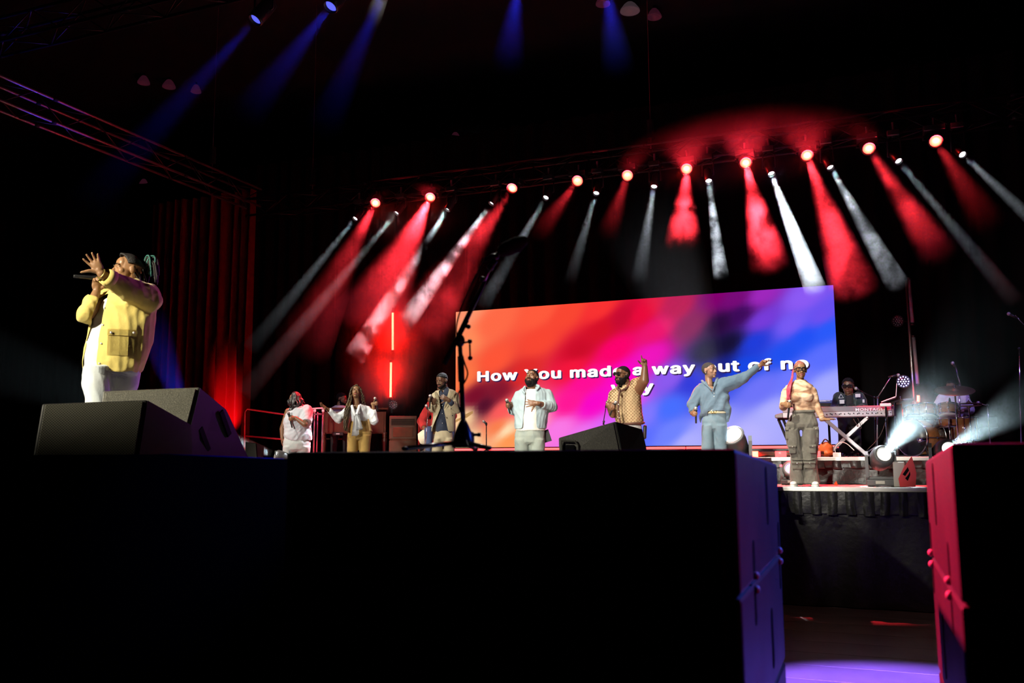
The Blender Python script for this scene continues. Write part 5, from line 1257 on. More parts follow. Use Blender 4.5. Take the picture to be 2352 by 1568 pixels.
# ================= guitarist seated behind the man in the suit
f = Fig('guitarist in a red lit shirt seated behind the man in the beige suit', 1004, 14.6, RISER); J = f.J
f.head(J(1014, 896), yaw=-25, pitch=15, k=1.0); f.neck(J(1012, 916, .02), .055)
sh_, el_, wr_ = J(992, 925, 0), J(968, 966, -.08), J(978, 992, -.30); limb(f.bm, [sh_, el_, wr_], [.06, .048, .03]); f.hand(wr_, V3(.8, -.3, -.4), V3(0, 1, -.2), 1, .5, .1)
sh_, el_, wr_ = J(1028, 925, 0), J(1040, 955, -.1), J(1036, 965, -.38); limb(f.bm, [sh_, el_, wr_], [.06, .048, .03]); f.hand(wr_, V3(0, -.7, .7), V3(-1, 0, 0), 1, 1.0, .1)
core(f, [f.sec(925, 992, 1028, .6), f.sec(965, 994, 1026, .65), f.sec(992, 994, 1026, .65)])
for sgn, x_ in ((-1, 1000), (1, 1020)):
    hp_ = V3(J(x_, 990).x, 0, .50); limb(f.bm, [hp_, V3(hp_.x+sgn*.12, -.42, .50), V3(hp_.x+sgn*.12, -.44, .10)], [.06, .05, .04])
body = f.finish(M_SK1, .008); f.face(M_LIP1); f.part('cropped_hair', shell(body, f.H, bald, .008), M_HAIRK)
bm = new(); loft(bm, [f.sec(917, 1000, 1022, .9), f.sec(921, 992, 1030, .65), f.sec(940, 989, 1032, .62), f.sec(992, 992, 1030, .66)])
limb(bm, [J(992, 927, 0), J(968, 966, -.08), J(974, 982, -.20)], [.09, .085, .07], True); limb(bm, [J(1028, 927, 0), J(1040, 955, -.1), J(1038, 962, -.28)], [.09, .08, .06], True)
me = fuse(bm, .014, 3); folds(me, .007, 7, 7, 6, 27); f.part('red_lit_shirt', me, cloth('red lit cotton shirt', (.55, .03, .03)))  # red light on the sleeve put into the shirt colour
bm = new(); loft(bm, [(V3(J(1010, 990).x, 0, .60), .18, .14), (V3(J(1010, 990).x, 0, .44), .19, .16)])
for sgn, x_ in ((-1, 1000), (1, 1020)):
    hx = J(x_, 990).x; limb(bm, [V3(hx, 0, .50), V3(hx+sgn*.12, -.42, .50), V3(hx+sgn*.12, -.44, .10)], [.10, .08, .065])
f.part('blue_jeans', fuse(bm, .015, 3), mat('dark blue denim', (.04, .06, .14), .85))
for sgn, x_ in ((-1, 1000), (1, 1020)): shoe(f, V3(J(x_, 990).x+sgn*.12, -.47, 0), 0, M_BSHOE, M_BSHOE)
GTR = f

# ------------------------------------------------------------------ gear
class Frame:
    """upright plane turned to the viewer through a point of the place"""
    def __init__(s, px, Y, z):
        p = atY(px, 1047, Y); s.loc = V3(p.x, p.y, z); s.h = V3(p.x, p.y, 0).normalized()
        s.rz = math.atan2(s.h.y, s.h.x) - math.pi/2
        s.M = Matrix.Translation(s.loc) @ Matrix.Rotation(s.rz, 4, 'Z'); s.Mi = s.M.inverted(); s.base = s.loc.dot(s.h)
    def J(s, px, py, d=0.0):
        r = ray(px, py); return s.Mi @ (EYE + r*((s.base+d)/r.dot(s.h)))
    def thing(s, name, label, cat, group=None): return thing(name, label, cat, s.loc, s.rz, group)
def hexa(bm, P, bevel=0.0, seg=2):
    """P: front BL BR TR TL, back BL BR TR TL"""
    v = [bm.verts.new(p) for p in P]
    fs = [bm.faces.new([v[i] for i in q]) for q in ((0, 1, 2, 3), (5, 4, 7, 6), (3, 2, 6, 7), (1, 0, 4, 5), (1, 5, 6, 2), (4, 0, 3, 7))]
    if bevel: bmesh.ops.bevel(bm, geom=bm.edges[:], offset=bevel, segments=seg, profile=.5, affect='EDGES')
M_CAB = mat('textured speaker paint', (.020, .019, .017), .55, bump=(220, .5, .003), noise=(160, (.035, .033, .028), .45, .7))
M_CABG = mat('grey textured speaker paint', (.07, .066, .052), .5, bump=(140, .7, .004), noise=(120, (.14, .13, .10), .45, .75))
M_SUBP = mat('worn dark cabinet paint', (.045, .045, .050), .5, noise=(5, (.070, .066, .070), .4, .75), bump=(60, .2, .002))
M_SLOT = mat('black slot shade', (.004, .004, .005), .9, spec=.1)  # black colour carries the shade inside slots and recesses
M_SKATE = mat('pale nylon skate', (.55, .50, .52), .5)
def grille_mat():
    m = mat('perforated steel grille', (.035, .034, .026), .5, metal=.3); nt = m.node_tree; b = nt.nodes['Principled BSDF']
    tc = nt.nodes.new('ShaderNodeTexCoord'); v = nt.nodes.new('ShaderNodeTexVoronoi'); v.inputs['Scale'].default_value = 85; v.inputs['Randomness'].default_value = 0
    mp = nt.nodes.new('ShaderNodeMapping'); mp.inputs['Rotation'].default_value = (0, R(45), 0); mp.inputs['Scale'].default_value = (1, .02, 1); nt.links.new(tc.outputs['Object'], mp.inputs[0]); nt.links.new(mp.outputs[0], v.inputs['Vector'])
    r = nt.nodes.new('ShaderNodeValToRGB'); r.color_ramp.elements[0].position = .30; r.color_ramp.elements[0].color = (.003, .003, .003, 1); r.color_ramp.elements[1].position = .42; r.color_ramp.elements[1].color = (.10, .095, .07, 1)
    nt.links.new(v.outputs['Distance'], r.inputs['Fac']); nt.links.new(r.outputs['Color'], b.inputs['Base Color']); return m
M_GRL = grille_mat()

# ---- subwoofer stacks in front of the stage
SUB_H, SUB_Y0, SUB_Y1 = .40, 2.5, 3.65
def sub_stack(x_near, sgn, wd, what, top):
    """sgn: direction the cabinet extends away from the gap"""
    for lev in range(4):
        z0 = top-.40*(4-lev)
        nm = ('lowest', 'second', 'third', 'topmost')[lev]
        t = thing('subwoofer', 'black subwoofer cabinet, %s of the stack %s' % (nm, what), 'speaker', (x_near, SUB_Y0, z0), 0, 'subwoofers ' + what)
        xa, xb = (0, sgn*wd) if sgn > 0 else (sgn*wd, 0)
        dz = -.052 if lev == 3 else 0
        P = [V3(xa, 0, .003), V3(xb, 0, .003), V3(xb, 0, .397), V3(xa, 0, .397), V3(xa, 1.15, .003), V3(xb, 1.15, .003), V3(xb, 1.15, .397+dz), V3(xa, 1.15, .397+dz)]
        bm = new(); hexa(bm, P, .012); obj('cabinet', bm, M_SUBP, t)
        bm = new(); box(bm, (sgn*wd/2, -.006, .2), (wd-.08, .012, .34), None, .004); obj('front_grille', bm, M_BLACK, t)
        fl_ = (lev % 2 == 0)
        def zf(z): return .40-z if fl_ else z
        def slot(name, y, za, zb, r):  # flat black plate, slightly proud, painted as the shade of a slot
            a, b = sorted((zf(za), zf(zb))); bm = new(); M = Matrix.Rotation(R(90), 4, 'Z') if False else Matrix.Identity(4); n = 10; pts = []
            for q in range(n+1): t_ = math.pi*q/n; pts.append((y+r*math.cos(t_), b-r+r*math.sin(t_)))
            for q in range(n+1): t_ = math.pi+math.pi*q/n; pts.append((y+r*math.cos(t_), a+r+r*math.sin(t_)))
            A = [bm.verts.new((-sgn*.0015, p, q)) for p, q in pts]; B = [bm.verts.new((sgn*.012, p, q)) for p, q in pts]
            for q in range(len(pts)): bm.faces.new((A[q], A[(q+1) % len(pts)], B[(q+1) % len(pts)], B[q]))
            bm.faces.new(A); bm.faces.new(B[::-1]); return obj(name, bm, M_SLOT, t)
        slot('handle_slot', .73, .14, .34, .030)
        slot('fork_notch', .30, .025, .125, .022); slot('fork_notch', 1.08, .025, .125, .022)
        for y in (.30, 1.06):
            bm = new(); ell(bm, (-sgn*.004, y, zf(.02)), (.012, .018, .013)); obj('skate', bm, M_SKATE, t, True)
    bm = new(); xa, xb = (x_near, x_near+sgn*wd) if sgn > 0 else (x_near+sgn*wd, x_near)
    t = thing('speaker_dolly', 'low black dolly under the subwoofer stack %s' % what, 'dolly', ((xa+xb)/2, 3.07, 0))
    bxx(bm, xa-(xa+xb)/2+.02, xb-(xa+xb)/2-.02, -.55, .56, .12, top-1.6-.001); obj('dolly_board', bm, M_BLACK, t)
    for sx in (-1, 1):
        for sy in (-.45, .45):
            bm = new(); cyl(bm, (sx*(wd/2-.12)-.02, sy, .06), (sx*(wd/2-.12)+.02, sy, .06), .06, n=14); cyl(bm, (sx*(wd/2-.12), sy, .06), (sx*(wd/2-.12), sy, .13), .015, n=8); obj('caster', bm, M_RUB, t)
sub_stack(-.34, -1, 1.48, 'below the tall microphone stand', 1.92)
sub_stack(.19, 1, 1.48, 'lit red on its side', 1.93)

# ---- black pit barrier left of the stack
t = thing('pit_barrier', 'black draped pit barrier with blue lit edge below the wedge monitors', 'barrier', (-3.2, 2.9, 0))
a0, a1, a2 = atY(-120, 1046, 2.9), atY(372, 1043, 2.9), atY(662, 1054, 2.9)
T_ = Vector((-3.2, 2.9, 0))
bm = new(); poly = [(a0.x+3.2, a0.z), (a1.x+3.2, a1.z), (a2.x+3.2, a2.z), (a2.x+3.2, .02), (a0.x+3.2, .02)]; prism(bm, poly, -.03, .05); obj('barrier_panel', bm, M_BLACK, t)
M_BLUEHL = mat('blue edge highlight', (.02, .03, .75), .35)  # blue light along the edge painted as a strip
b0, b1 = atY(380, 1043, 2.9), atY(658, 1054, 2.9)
bm = new(); tube(bm, [b0-T_+V3(0, -.02, -.002), b1-T_+V3(0, -.02, -.002)], .0055, 6); obj('edge_highlight', bm, M_BLUEHL, t, True)
bm = new(); bxx(bm, a0.x+3.2, a2.x+3.2, .0, .35, 0, .03); obj('foot_plate', bm, M_BLACK, t)
spot('blue_edge_wash', (-1.4, 2.2, 2.6), (-2.3, 2.9, 1.88), 10, (.1, .15, 1.0), R(40), .8, .03)

# ---- wedge monitors
def wedge(name, label, F, fr, bk, m_front, grille=False, handle=None):
    t = F.thing(name, label, 'speaker', 'stage wedge monitors')
    P = [F.J(*p) for p in fr] + [F.J(*p) for p in bk]
    bm = new(); hexa(bm, P, .012); obj('cabinet', bm, M_CAB if grille else m_front, t, False)
    a, b, c, d = P[:4]; n = (b-a).cross(d-a).normalized()
    if n.y > 0: n = -n
    cen = (a+b+c+d)/4
    bm = new(); Q = [cen+(p-cen)*.93+n*.004 for p in (a, b, c, d)]; hexa(bm, [q+n*.008 for q in Q]+[q-n*.02 for q in Q], .003, 1)
    obj('grille' if grille else 'baffle', bm, M_GRL if grille else m_front, t)
    # darker side panel with a handle
    b2, c2 = P[5], P[6]; sn = (b2-b).cross(c-b).normalized()
    if sn.x < 0: sn = -sn
    sc_ = (b+c+b2+c2)/4; bm = new(); Q = [sc_+(p-sc_)*.97 for p in (b, b2, c2, c)]; hexa(bm, [q+sn*.003 for q in Q]+[q-sn*.02 for q in Q]); obj('side_panel', bm, M_BLACK, t)
    if handle:
        for hx, hy, hw, hh, rot in handle:
            q = sc_ + (b2-b)*hx + (c-b)*hy; ex = (b2-b).normalized(); ey = sn.cross(ex); 
            if ey.z < 0: ey = -ey
            cs, sn_ = math.cos(rot), math.sin(rot); u_ = ex*cs+ey*sn_; w_ = -ex*sn_+ey*cs
            bm = new(); Q = [q-u_*hw-w_*hh, q+u_*hw-w_*hh, q+u_*hw+w_*hh, q-u_*hw+w_*hh]; hexa(bm, [x+sn*.006 for x in Q]+[x-sn*.01 for x in Q], .004, 1); obj('handle_recess', bm, M_SLOT, t)
    return t, P
F1 = Frame(250, 4.25, 1.862)
wedge('wedge_monitor', 'low wedge monitor with a perforated grille below the lead singer', F1, [(72, 1062, 0), (314, 1062, 0), (337, 917, .14), (96, 926, .14)], [(200, 1062, .62), (442, 1062, .62), (440, 975, .60), (203, 984, .60)], M_CAB, True, [(.18, -.05, .035, .035, 0)])
F2 = Frame(345, 4.95, 1.862)
wedge('wedge_monitor', 'tall wedge monitor standing behind the perforated one', F2, [(215, 1060, 0), (415, 1060, 0), (458, 888, .22), (236, 897, .22)], [(375, 1060, .75), (575, 1060, .75), (520, 940, .58), (290, 949, .58)], M_CABG, False, [(.12, .10, .03, .11, .55), (-.12, -.14, .03, .10, .55)])
F3 = Frame(1380, 7.4, 1.862)
wt, P = wedge('wedge_monitor', 'grey speckled wedge monitor in front of the man in the patterned shirt', F3, [(1284, 1062, 0), (1432, 1062, 0), (1413, 967, .05), (1282, 1005, .05)], [(1335, 1062, .55), (1492, 1062, .55), (1475, 985, .50), (1330, 1020, .50)], M_CABG, False)
a, b, c, d = P[:4]
bm = new(); q0 = F3.J(1287, 1009, -.004); q1 = F3.J(1327, 1045, -.004)
tube(bm, [V3(q0.x+.01, q0.y, q1.z), V3(q0.x+.01, q0.y, q0.z-.01), V3(q1.x-.02, q0.y, q0.z-.015), V3(q1.x, q0.y, q0.z-.05), V3(q1.x, q0.y, q1.z)], .012, 6); obj('handle_rim', bm, M_CABG, wt)
bm = new(); box(bm, V3((q0.x+q1.x)/2+.01, q0.y-.004, (q0.z+q1.z)/2-.03), (.09, .012, .10), None, .01); obj('handle_recess', bm, M_SLOT, wt)
F4 = Frame(590, 8.8, 1.862)
wedge('wedge_monitor', 'small dark wedge monitor at the end of the thrust deck', F4, [(563, 1060, 0), (592, 1060, 0), (588, 1017, .04), (563, 1014, .04)], [(578, 1060, .3), (604, 1060, .3), (606, 1024, .3), (580, 1018, .3)], M_CAB)

# ---- tall boom stand with a shotgun microphone on the subwoofer stack
FB = Frame(1065, 3.1, 1.9205); J = FB.J; zb = 0.0
ms = FB.thing('boom_mic_stand', 'heavy black boom stand with a furry shotgun microphone on the subwoofer', 'microphone stand')
M_BSTEEL = mat('black powder coated tube', (.014, .013, .014), .28); M_FUR = mat('black foam windscreen', (.02, .02, .016), .95, bump=(300, 1.0, .006))
bm = new(); c = J(1064, 1034, 0); c.z = .008
lathe(bm, V3(c.x, 0, .012), (0, 0, 1), [(0, .040), (.004, .044), (.026, .042), (.06, .032), (.092, .018), (.105, .011)], 20); obj('base_housing', bm, M_BSTEEL, ms, True)
bm = new(); box(bm, V3(c.x+.026, .03, .045), (.034, .05, .06), None, .012, 2); obj('brake_block', bm, M_PLAST, ms)
bm = new(); cyl(bm, V3(c.x+.04, .03, .062), V3(c.x+.06, .03, .062), .006, n=10); cyl(bm, V3(c.x+.055, .03, .062), V3(c.x+.068, .03, .062), .008, n=10); obj('brake_knob', bm, M_PLAST, ms, True)
for tip, m_ in ((J(930, 1036, -.12), M_CHROME), (J(1122, 1034, -.15), M_BSTEEL), (V3(c.x+.05, .33, .01), M_BSTEEL)):
    tip.z = .009; s_ = V3(c.x, 0, .034); bm = new(); d_ = (tip-s_).normalized(); tube(bm, [s_+d_*.03, tip], .0085, 8); lg = obj('leg', bm, m_, ms, True)
    bm = new(); ell(bm, tip+V3(0, 0, .0), (.013, .013, .009), u=10, v=8); obj('rubber_foot', bm, M_RUB, lg, True)
P_ = lambda x, y, d=0: J(x, y, d)
bm = new(); cyl(bm, V3(c.x, 0, .10), P_(1060, 872), .0095, n=12); obj('lower_tube', bm, M_BSTEEL, ms, True)
bm = new(); cyl(bm, P_(1060, 876), P_(1058, 818), .0125, n=12); obj('clutch_grip', bm, M_RUB, ms, True)
bm = new(); cyl(bm, P_(1058, 820), P_(1056, 785), .0085, n=12); obj('upper_tube', bm, M_BSTEEL, ms, True)
bm = new(); ell(bm, P_(1056, 782), (.020, .022, .026)); cyl(bm, P_(1056, 782, -.03), P_(1056, 782, .03), .014, n=12); obj('swivel', bm, M_PLAST, ms, True)
for a_, b_ in (((1060, 788), (1079, 784)), ((1079, 790), (1080, 822)), ((1062, 752), (1076, 750))):
    bm = new(); tube(bm, [P_(*a_, -.02), P_(*b_, -.02)], .0042, 6); ell(bm, P_(*b_, -.02), .0095, u=12, v=8); obj('clamp_lever', bm, M_PLAST, ms, True)
bm = new(); cyl(bm, P_(1020, 836), P_(1072, 735), .0100, n=12); obj('counter_tube', bm, M_RUB, ms, True)
bm = new(); cyl(bm, P_(1055, 768), P_(1113, 645), .0105, .0085, n=12); obj('boom_tube', bm, M_BSTEEL, ms, True)
bm = new(); cyl(bm, P_(1110, 650), P_(1133, 600), .0058, n=10); obj('boom_extension', bm, M_STEEL, ms, True)
bm = new(); ell(bm, P_(1108, 641, -.012), .012); obj('clutch_ball', bm, M_PLAST, ms, True)
bm = new(); cyl(bm, P_(1124, 616), P_(1137, 597), .0125, n=12); ell(bm, P_(1126, 614), .014); obj('mic_clip', bm, M_PLAST, ms, True)
bm = new(); cyl(bm, P_(1113, 597), P_(1160, 576), .0095, n=12); ell(bm, P_(1134, 590), (.022, .018, .014)); obj('shotgun_mic', bm, M_PLAST, ms, True)
bm = new(); limb(bm, [P_(1152, 577), P_(1165, 570), P_(1185, 562), P_(1200, 554)], [.022, .031, .033, .024]); me = fuse(bm, .006, 2); folds(me, .0022, 60, 60, 60, 3); mesh_obj('windscreen', me, M_FUR, ms, True)
bm = new(); tube(bm, bez([P_(1113, 597), P_(1085, 650, -.02), P_(1062, 700, -.02), P_(1049, 745, -.02), P_(1050, 775, -.02), P_(1066, 830, -.015), P_(1074, 860, -.015), P_(1060, 890, -.015), P_(1050, 915, -.015), P_(1062, 960, -.015), P_(1068, 1000, -.03), V3(c.x+.02, -.08, .012)], 6), .0032, 6); obj('cable', bm, M_RUB, ms, True)
bm = new(); box(bm, P_(1062, 954, -.011), (.010, .004, .026), None, .001); obj('tape_label', bm, M_WSOLE, ms)

# ---- floor moving heads
M_HOUS = mat('grey fixture housing', (.075, .075, .078), .42); M_PAL = mat('pale fixture trim', (.42, .40, .36), .4)
def floor_head(label, px, Y, z, lens_px, aim, rl, lens_m, size=1.0, lit=True):
    F = Frame(px, Y, z); t = F.thing('floor_moving_head', label, 'stage light', 'moving heads on the deck')
    k = size; lens = F.J(*lens_px); aimv = (F.Mi @ Vector(aim)) - lens; d = aimv.normalized()
    piv = lens - d*.20*k
    bm = new(); box(bm, (piv.x, piv.y, .055*k), (.40*k, .30*k, .09*k), None, .015, 2); b_ = obj('base', bm, M_HOUS, t)
    for sx in (-1, 1):
        bm = new(); box(bm, (piv.x+sx*.15*k, piv.y, .012*k), (.06*k, .32*k, .024*k), None, .004); obj('foot', bm, M_RUB, t)
    bm = new(); box(bm, (piv.x-.02*k, piv.y-.152*k, .06*k), (.12*k, .008, .045*k), None, .003); obj('display', bm, M_PAL, b_)
    zt = max(piv.z+.05, .28*k)
    for sx in (-1, 1):
        bm = new(); P = [(-.05, .10), (.05, .10), (.075, .30), (.07, 1.0), (.02, 1.12), (-.03, 1.12), (-.07, 1.0), (-.075, .30)]
        x0 = piv.x+sx*.185*k
        A = [bm.verts.new((x0-.022*k, piv.y+a*1.5*k, b*zt)) for a, b in P]; B = [bm.verts.new((x0+.022*k, piv.y+a*1.5*k, b*zt)) for a, b in P]
        for q in range(len(P)): bm.faces.new((A[q], A[(q+1) % len(P)], B[(q+1) % len(P)], B[q]))
        bm.faces.new(A[::-1]); bm.faces.new(B); bevel_all(bm, .006); y_ = obj('yoke_arm', bm, M_HOUS, t)
        bm = new(); box(bm, (x0, piv.y-.085*k, zt*.62), (.028*k, .03*k, zt*.5), None, .006); obj('arm_trim', bm, M_PAL, y_)
    bm = new(); box(bm, (piv.x, piv.y, .115*k), (.41*k, .20*k, .05*k), None, .015, 2); obj('yoke_bridge', bm, M_HOUS, t)
    bm = new(); lathe(bm, lens-d*.40*k, d, [(0, .05*k), (.03*k, .105*k), (.10*k, .150*k), (.28*k, .158*k), (.36*k, .150*k), (.395*k, rl*1.35), (.40*k, rl*1.12), (.38*k, rl*1.06), (.375*k, .004)], 28, False); obj('head', bm, M_HOUS, t, True)
    bm = new(); lathe(bm, lens-d*.022*k, d, [(0, rl*1.06), (.024*k, rl*1.12), (.026*k, rl*1.0), (.006*k, rl*.96)], 28, False); obj('lens_ring', bm, M_PAL, t, True)
    bm = new(); lathe(bm, lens-d*.02*k, d, [(0, .003), (0, rl), (.010*k, rl*.8), (.016*k, rl*.4), (.017*k, .003)], 24, False); obj('lens', bm, lens_m, t, True)
    return F.M @ (lens + d*.012), (F.M.to_3x3() @ d)
M_LF = mat('bright white lens', (1, 1, 1), .3, emit=(.88, .97, 1.0), es=10, nosample=True)
M_LFD = mat('violet glow lens', (.5, .4, 1), .2, emit=(.35, .25, 1.0), es=1.6, nosample=True)  # violet light on an unlit lamp put in as emission
def floor_beam(label, p, aim, hw, power, col, den, cl, rp, seed, r0=.07, step=.2, aniso=.2, grp=None):
    aim = Vector(aim); p = Vector(p); L = (aim-p).length; d = (aim-p).normalized(); r1 = hw
    spot('floor_lamp', p+d*.03, aim, power, col, 2*math.atan(r1/L)*1.05, .5, .05)
    m = beam_mat('smoke in floor beam %d' % seed, den, cl, aniso, seed=seed, ramp=rp, step=step)
    cone_haze('light_beam', label, grp, p+d*.06, aim, r0, r1, m)
PALE = (.62, .90, .97)
aimA = atY(1468, 470, 9.6)
pA, dA = floor_head('floor moving head aimed at the viewer beside the denim singer', 1688, 12.72, DECK, (1681, 998, -.16), aimA, .125, M_LF, 1.05)
floor_beam('pale beam rising from the lamp beside the denim singer across the LED wall', pA, aimA, .62, 1500, (.75, .85, 1.0), .011, None, [(0, .0), (.12, .25), (.4, 1), (.8, .6), (1, .0)], 61, .10, .3)
aimB = atY(2380, 625, 8.2)
pB, dB = floor_head('floor moving head throwing a beam toward the drums', 2028, 12.62, DECK, (2031, 1043, -.12), aimB, .085, M_LF, .92)
floor_beam('dense white beam rising from the deck in front of the drums', pB, aimB, .66, 2600, PALE, .28, (1.6, .30, .66, .35), [(0, .8), (.22, 1), (.32, .6), (.42, .12), (.5, .014), (.8, .004), (1, .001)], 62, .07)
aimC = atY(2430, 870, 9.5)
pC, dC = floor_head('floor moving head behind the red lit subwoofer stack', 2176, 12.75, DECK, (2180, 1030, -.1), aimC, .085, M_LF, .92)
floor_beam('pale beam rising behind the red lit subwoofer stack', pC, aimC, .30, 1800, PALE, .24, (2.0, .34, .62, .30), [(0, 1), (.35, .8), (.52, .35), (.68, .08), (1, .01)], 63, .07)
aimD = atY(-60, 815, 9.0)
pD, dD = floor_head('floor moving head beside the singer in the loose white blouse', 626, 12.60, DECK, (633, 1044, -.1), aimD, .06, M_LF, .62)
floor_beam('pale beam rising from the deck toward the lead singer', pD, aimD, .55, 1500, PALE, .15, None, [(0, 1), (.10, .8), (.22, .35), (.5, .10), (1, .05)], 64, .06, .3)
aimE = atY(338, 715, 11.6)
pE, dE = floor_head('blue floor moving head hidden behind the tall wedge monitor', 456, 12.85, DECK, (455, 1040, -.1), aimE, .075, M_LB, .85)
floor_beam('soft blue beam rising behind the lead singer', pE, aimE, .34, 1300, (.02, .04, 1.0), .10, None, [(0, 1), (.5, 1), (.75, .5), (1, .0)], 65, .06, .4)
floor_head('unlit floor moving head behind the singer in cargo jeans', 1806, 13.15, DECK, (1815, 1075, -.15), atY(1700, 900, 9), .07, M_LFD, .75)

# ---- blue moving heads on the front truss
for bi_, (a, b, hw, yb) in enumerate((((585, 47), (190, 480), 52, 7.4), ((758, 17), (560, 270), 44, 8.0), ((880, -14), (740, 300), 44, 8.0), ((1190, -30), (1165, 150), 40, 8.4), ((1395, -20), (1420, 160), 40, 8.4))):
    pa, pb = atY(*a, 9.1), atY(*b, yb); L = (pb-pa).length; d = (pb-pa).normalized(); r1 = hw/pxm(pb)
    hung_light('spot_moving_head', 'blue moving head, %s along the front truss from the side truss' % ORD[bi_], 'blue moving heads on the front truss', pa, pb, 8.42-.19, .085, M_LB, None, .42)
    spot('blue_lamp', pa-d*.01, pb, 1500, (.02, .03, 1.0), 2*math.atan(r1/L)*1.1, .7, .05)
    m = beam_mat('smoke in blue beam %d' % int(a[0]), .05, None, .1, seed=int(a[0]) % 50, ramp=[(0, .8), (.3, .6), (1, .0)], step=.4)
    cone_haze('light_beam', 'faint blue beam, %s along the front truss from the side truss' % ORD[bi_], 'blue beams from the front truss', pa+d*.03, pb, .08, r1, m)

# ---- red LED tubes and their stand, left; unlit twin tower on the right
def tower(label, px, Y, tubes, m_core, m_glass, par_px, par_m, lit):
    F = Frame(px, Y, RISER); J = F.J; t = F.thing('light_tower', label, 'light stand')
    x = J(px, 900).x; yy = .10
    bm = new(); cyl(bm, V3(x, yy, .02), V3(x, yy, J(px, 640 if not lit else 705).z), .026, n=10); obj('pole', bm, M_STEEL if not lit else M_BLACK, t, True)
    bm = new(); cyl(bm, V3(x, yy, 0), V3(x, yy, .025), .20, n=24); obj('base_plate', bm, M_BLACK, t)
    for (ax, ay), (bx, by) in tubes:
        a, b = J(ax, ay), J(bx, by)
        bm = new(); cyl(bm, a, b, .030 if not lit else .022, n=12); o = obj('led_tube', bm, m_core, t, True)
        for e in (a, b):
            bm = new(); u_ = (b-a).normalized(); cyl(bm, e-u_*.02, e+u_*.02, .034, n=12); obj('end_cap', bm, M_PLAST, o, True)
        mid = (a+b)/2; bm = new(); cyl(bm, mid+V3(0, .02, 0), V3(x, yy, mid.z), .012, n=8); obj('bracket', bm, M_BLACK, t)
    for (qx, qy, r, m_) in par_px:
        c = J(qx, qy, -.02); tp = t
        bm = new(); lathe(bm, c+V3(0, .14, 0), (0, -1, 0), [(0, r*.55), (.03, r*.95), (.14, r), (.16, r*1.02), (.16, r*.93), (.145, r*.93), (.145, .002)], 22, False); p_ = obj('par_can', bm, M_PLAST, t, True)
        k = 0
        for ring, n in ((0, 1), (.36, 6), (.72, 12)):
            for q in range(n):
                an = 2*math.pi*q/n; bm = new(); ell(bm, c+V3(r*ring*math.cos(an), -.008, r*ring*math.sin(an)), (.0105, .006, .0105), u=8, v=6); obj('led', bm, m_, p_, True)
        bm = new(); cyl(bm, c+V3(0, .10, 0), V3(x, yy, c.z), .012, n=6); obj('par_bracket', bm, M_BLACK, t)
    return t
M_TUBG = mat('unlit diffuser tube', (.30, .30, .36), .35); M_LEDV = mat('violet led', (.3, .3, 1), .3, emit=(.45, .42, 1.0), es=9, nosample=True); M_LEDX = mat('unlit led lens', (.4, .4, .45), .15)
tower('pole with two glowing red LED tubes behind the organ', 901, 16.6, TUBE, M_LEDH, None, [(903, 929, .10, M_LEDX)], None, True)
tower('aluminium pole with two unlit LED tubes and a violet LED par', 2098, 16.9, [((2088, 640), (2096, 744)), ((2098, 772), (2108, 884))], M_TUBG, None, [(2062, 737, .10, M_LEDX), (2075, 876, .115, M_LEDV)], None, False)
spot('violet_par', atY(2085, 862, 16.6), atY(2104, 880, 16.88), 6, (.2, .15, 1.0), R(70), .6, .05)
for (x_, y0, y1, Y_, lb_) in ((2109, 908, 922, 16.55, 'upper'), (2111, 928, 944, 16.35, 'lower')):
    F = Frame(x_, Y_, RISER); t = F.thing('led_tube_light', lb_ + ' short red LED tube glowing behind the drum kit', 'light', 'short red tubes behind the drums')
    bm = new(); cyl(bm, F.J(x_, y1), F.J(x_, y0), .022, n=10); obj('tube', bm, M_LEDH, t, True)
    bm = new(); q = F.J(x_, y1); cyl(bm, V3(q.x, q.y+.03, 0), V3(q.x, q.y+.03, F.J(x_, y0).z), .012, n=8); cyl(bm, V3(q.x, q.y+.03, 0), V3(q.x, q.y+.03, .02), .05, n=16); obj('stand', bm, M_BLACK, t)
cloud('red glowing smoke around the short LED tubes behind the drums', atY(2108, 925, 16.1), (.40, .30, .40), .30, None, 9, .5)

# ---- hall ceiling lights
M_DISH = mat('faint glow lamp dish', (.55, .5, .5), .4, emit=(.30, .20, .24), es=.10, nosample=True); M_DISH2 = mat('red glow lamp ring', (.3, .2, .25), .5, emit=(.35, .06, .14), es=.06, nosample=True)  # unlit dishes; stage light scattered onto them put in as emission
TRIO = ['%s of the trio %s' % (o_, w_) for w_ in ('beyond the front truss', 'deep above the LED wall', 'deep above the drums', 'above the side truss') for o_ in ('first', 'second', 'third')] + ['first of the pair above the red wash lights', 'second of the pair above the red wash lights', 'alone above the side truss']
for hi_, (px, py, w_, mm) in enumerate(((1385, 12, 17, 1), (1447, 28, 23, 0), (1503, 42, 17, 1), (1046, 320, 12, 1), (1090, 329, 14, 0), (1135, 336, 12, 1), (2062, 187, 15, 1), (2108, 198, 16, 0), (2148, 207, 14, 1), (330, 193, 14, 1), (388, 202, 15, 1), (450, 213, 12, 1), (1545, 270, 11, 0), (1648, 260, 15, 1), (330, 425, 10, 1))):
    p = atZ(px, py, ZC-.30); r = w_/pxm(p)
    t = thing('high_bay_light', 'round unlit house light under the ceiling, %s' % TRIO[hi_], 'ceiling light', p, 0, 'house lights under the ceiling')
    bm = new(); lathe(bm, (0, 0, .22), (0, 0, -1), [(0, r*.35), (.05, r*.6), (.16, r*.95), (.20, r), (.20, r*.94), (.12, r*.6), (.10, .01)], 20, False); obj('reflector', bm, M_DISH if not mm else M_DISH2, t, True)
    bm = new(); cyl(bm, (0, 0, .2), (0, 0, .30), .03, n=8); obj('stem', bm, M_BLACK, t)
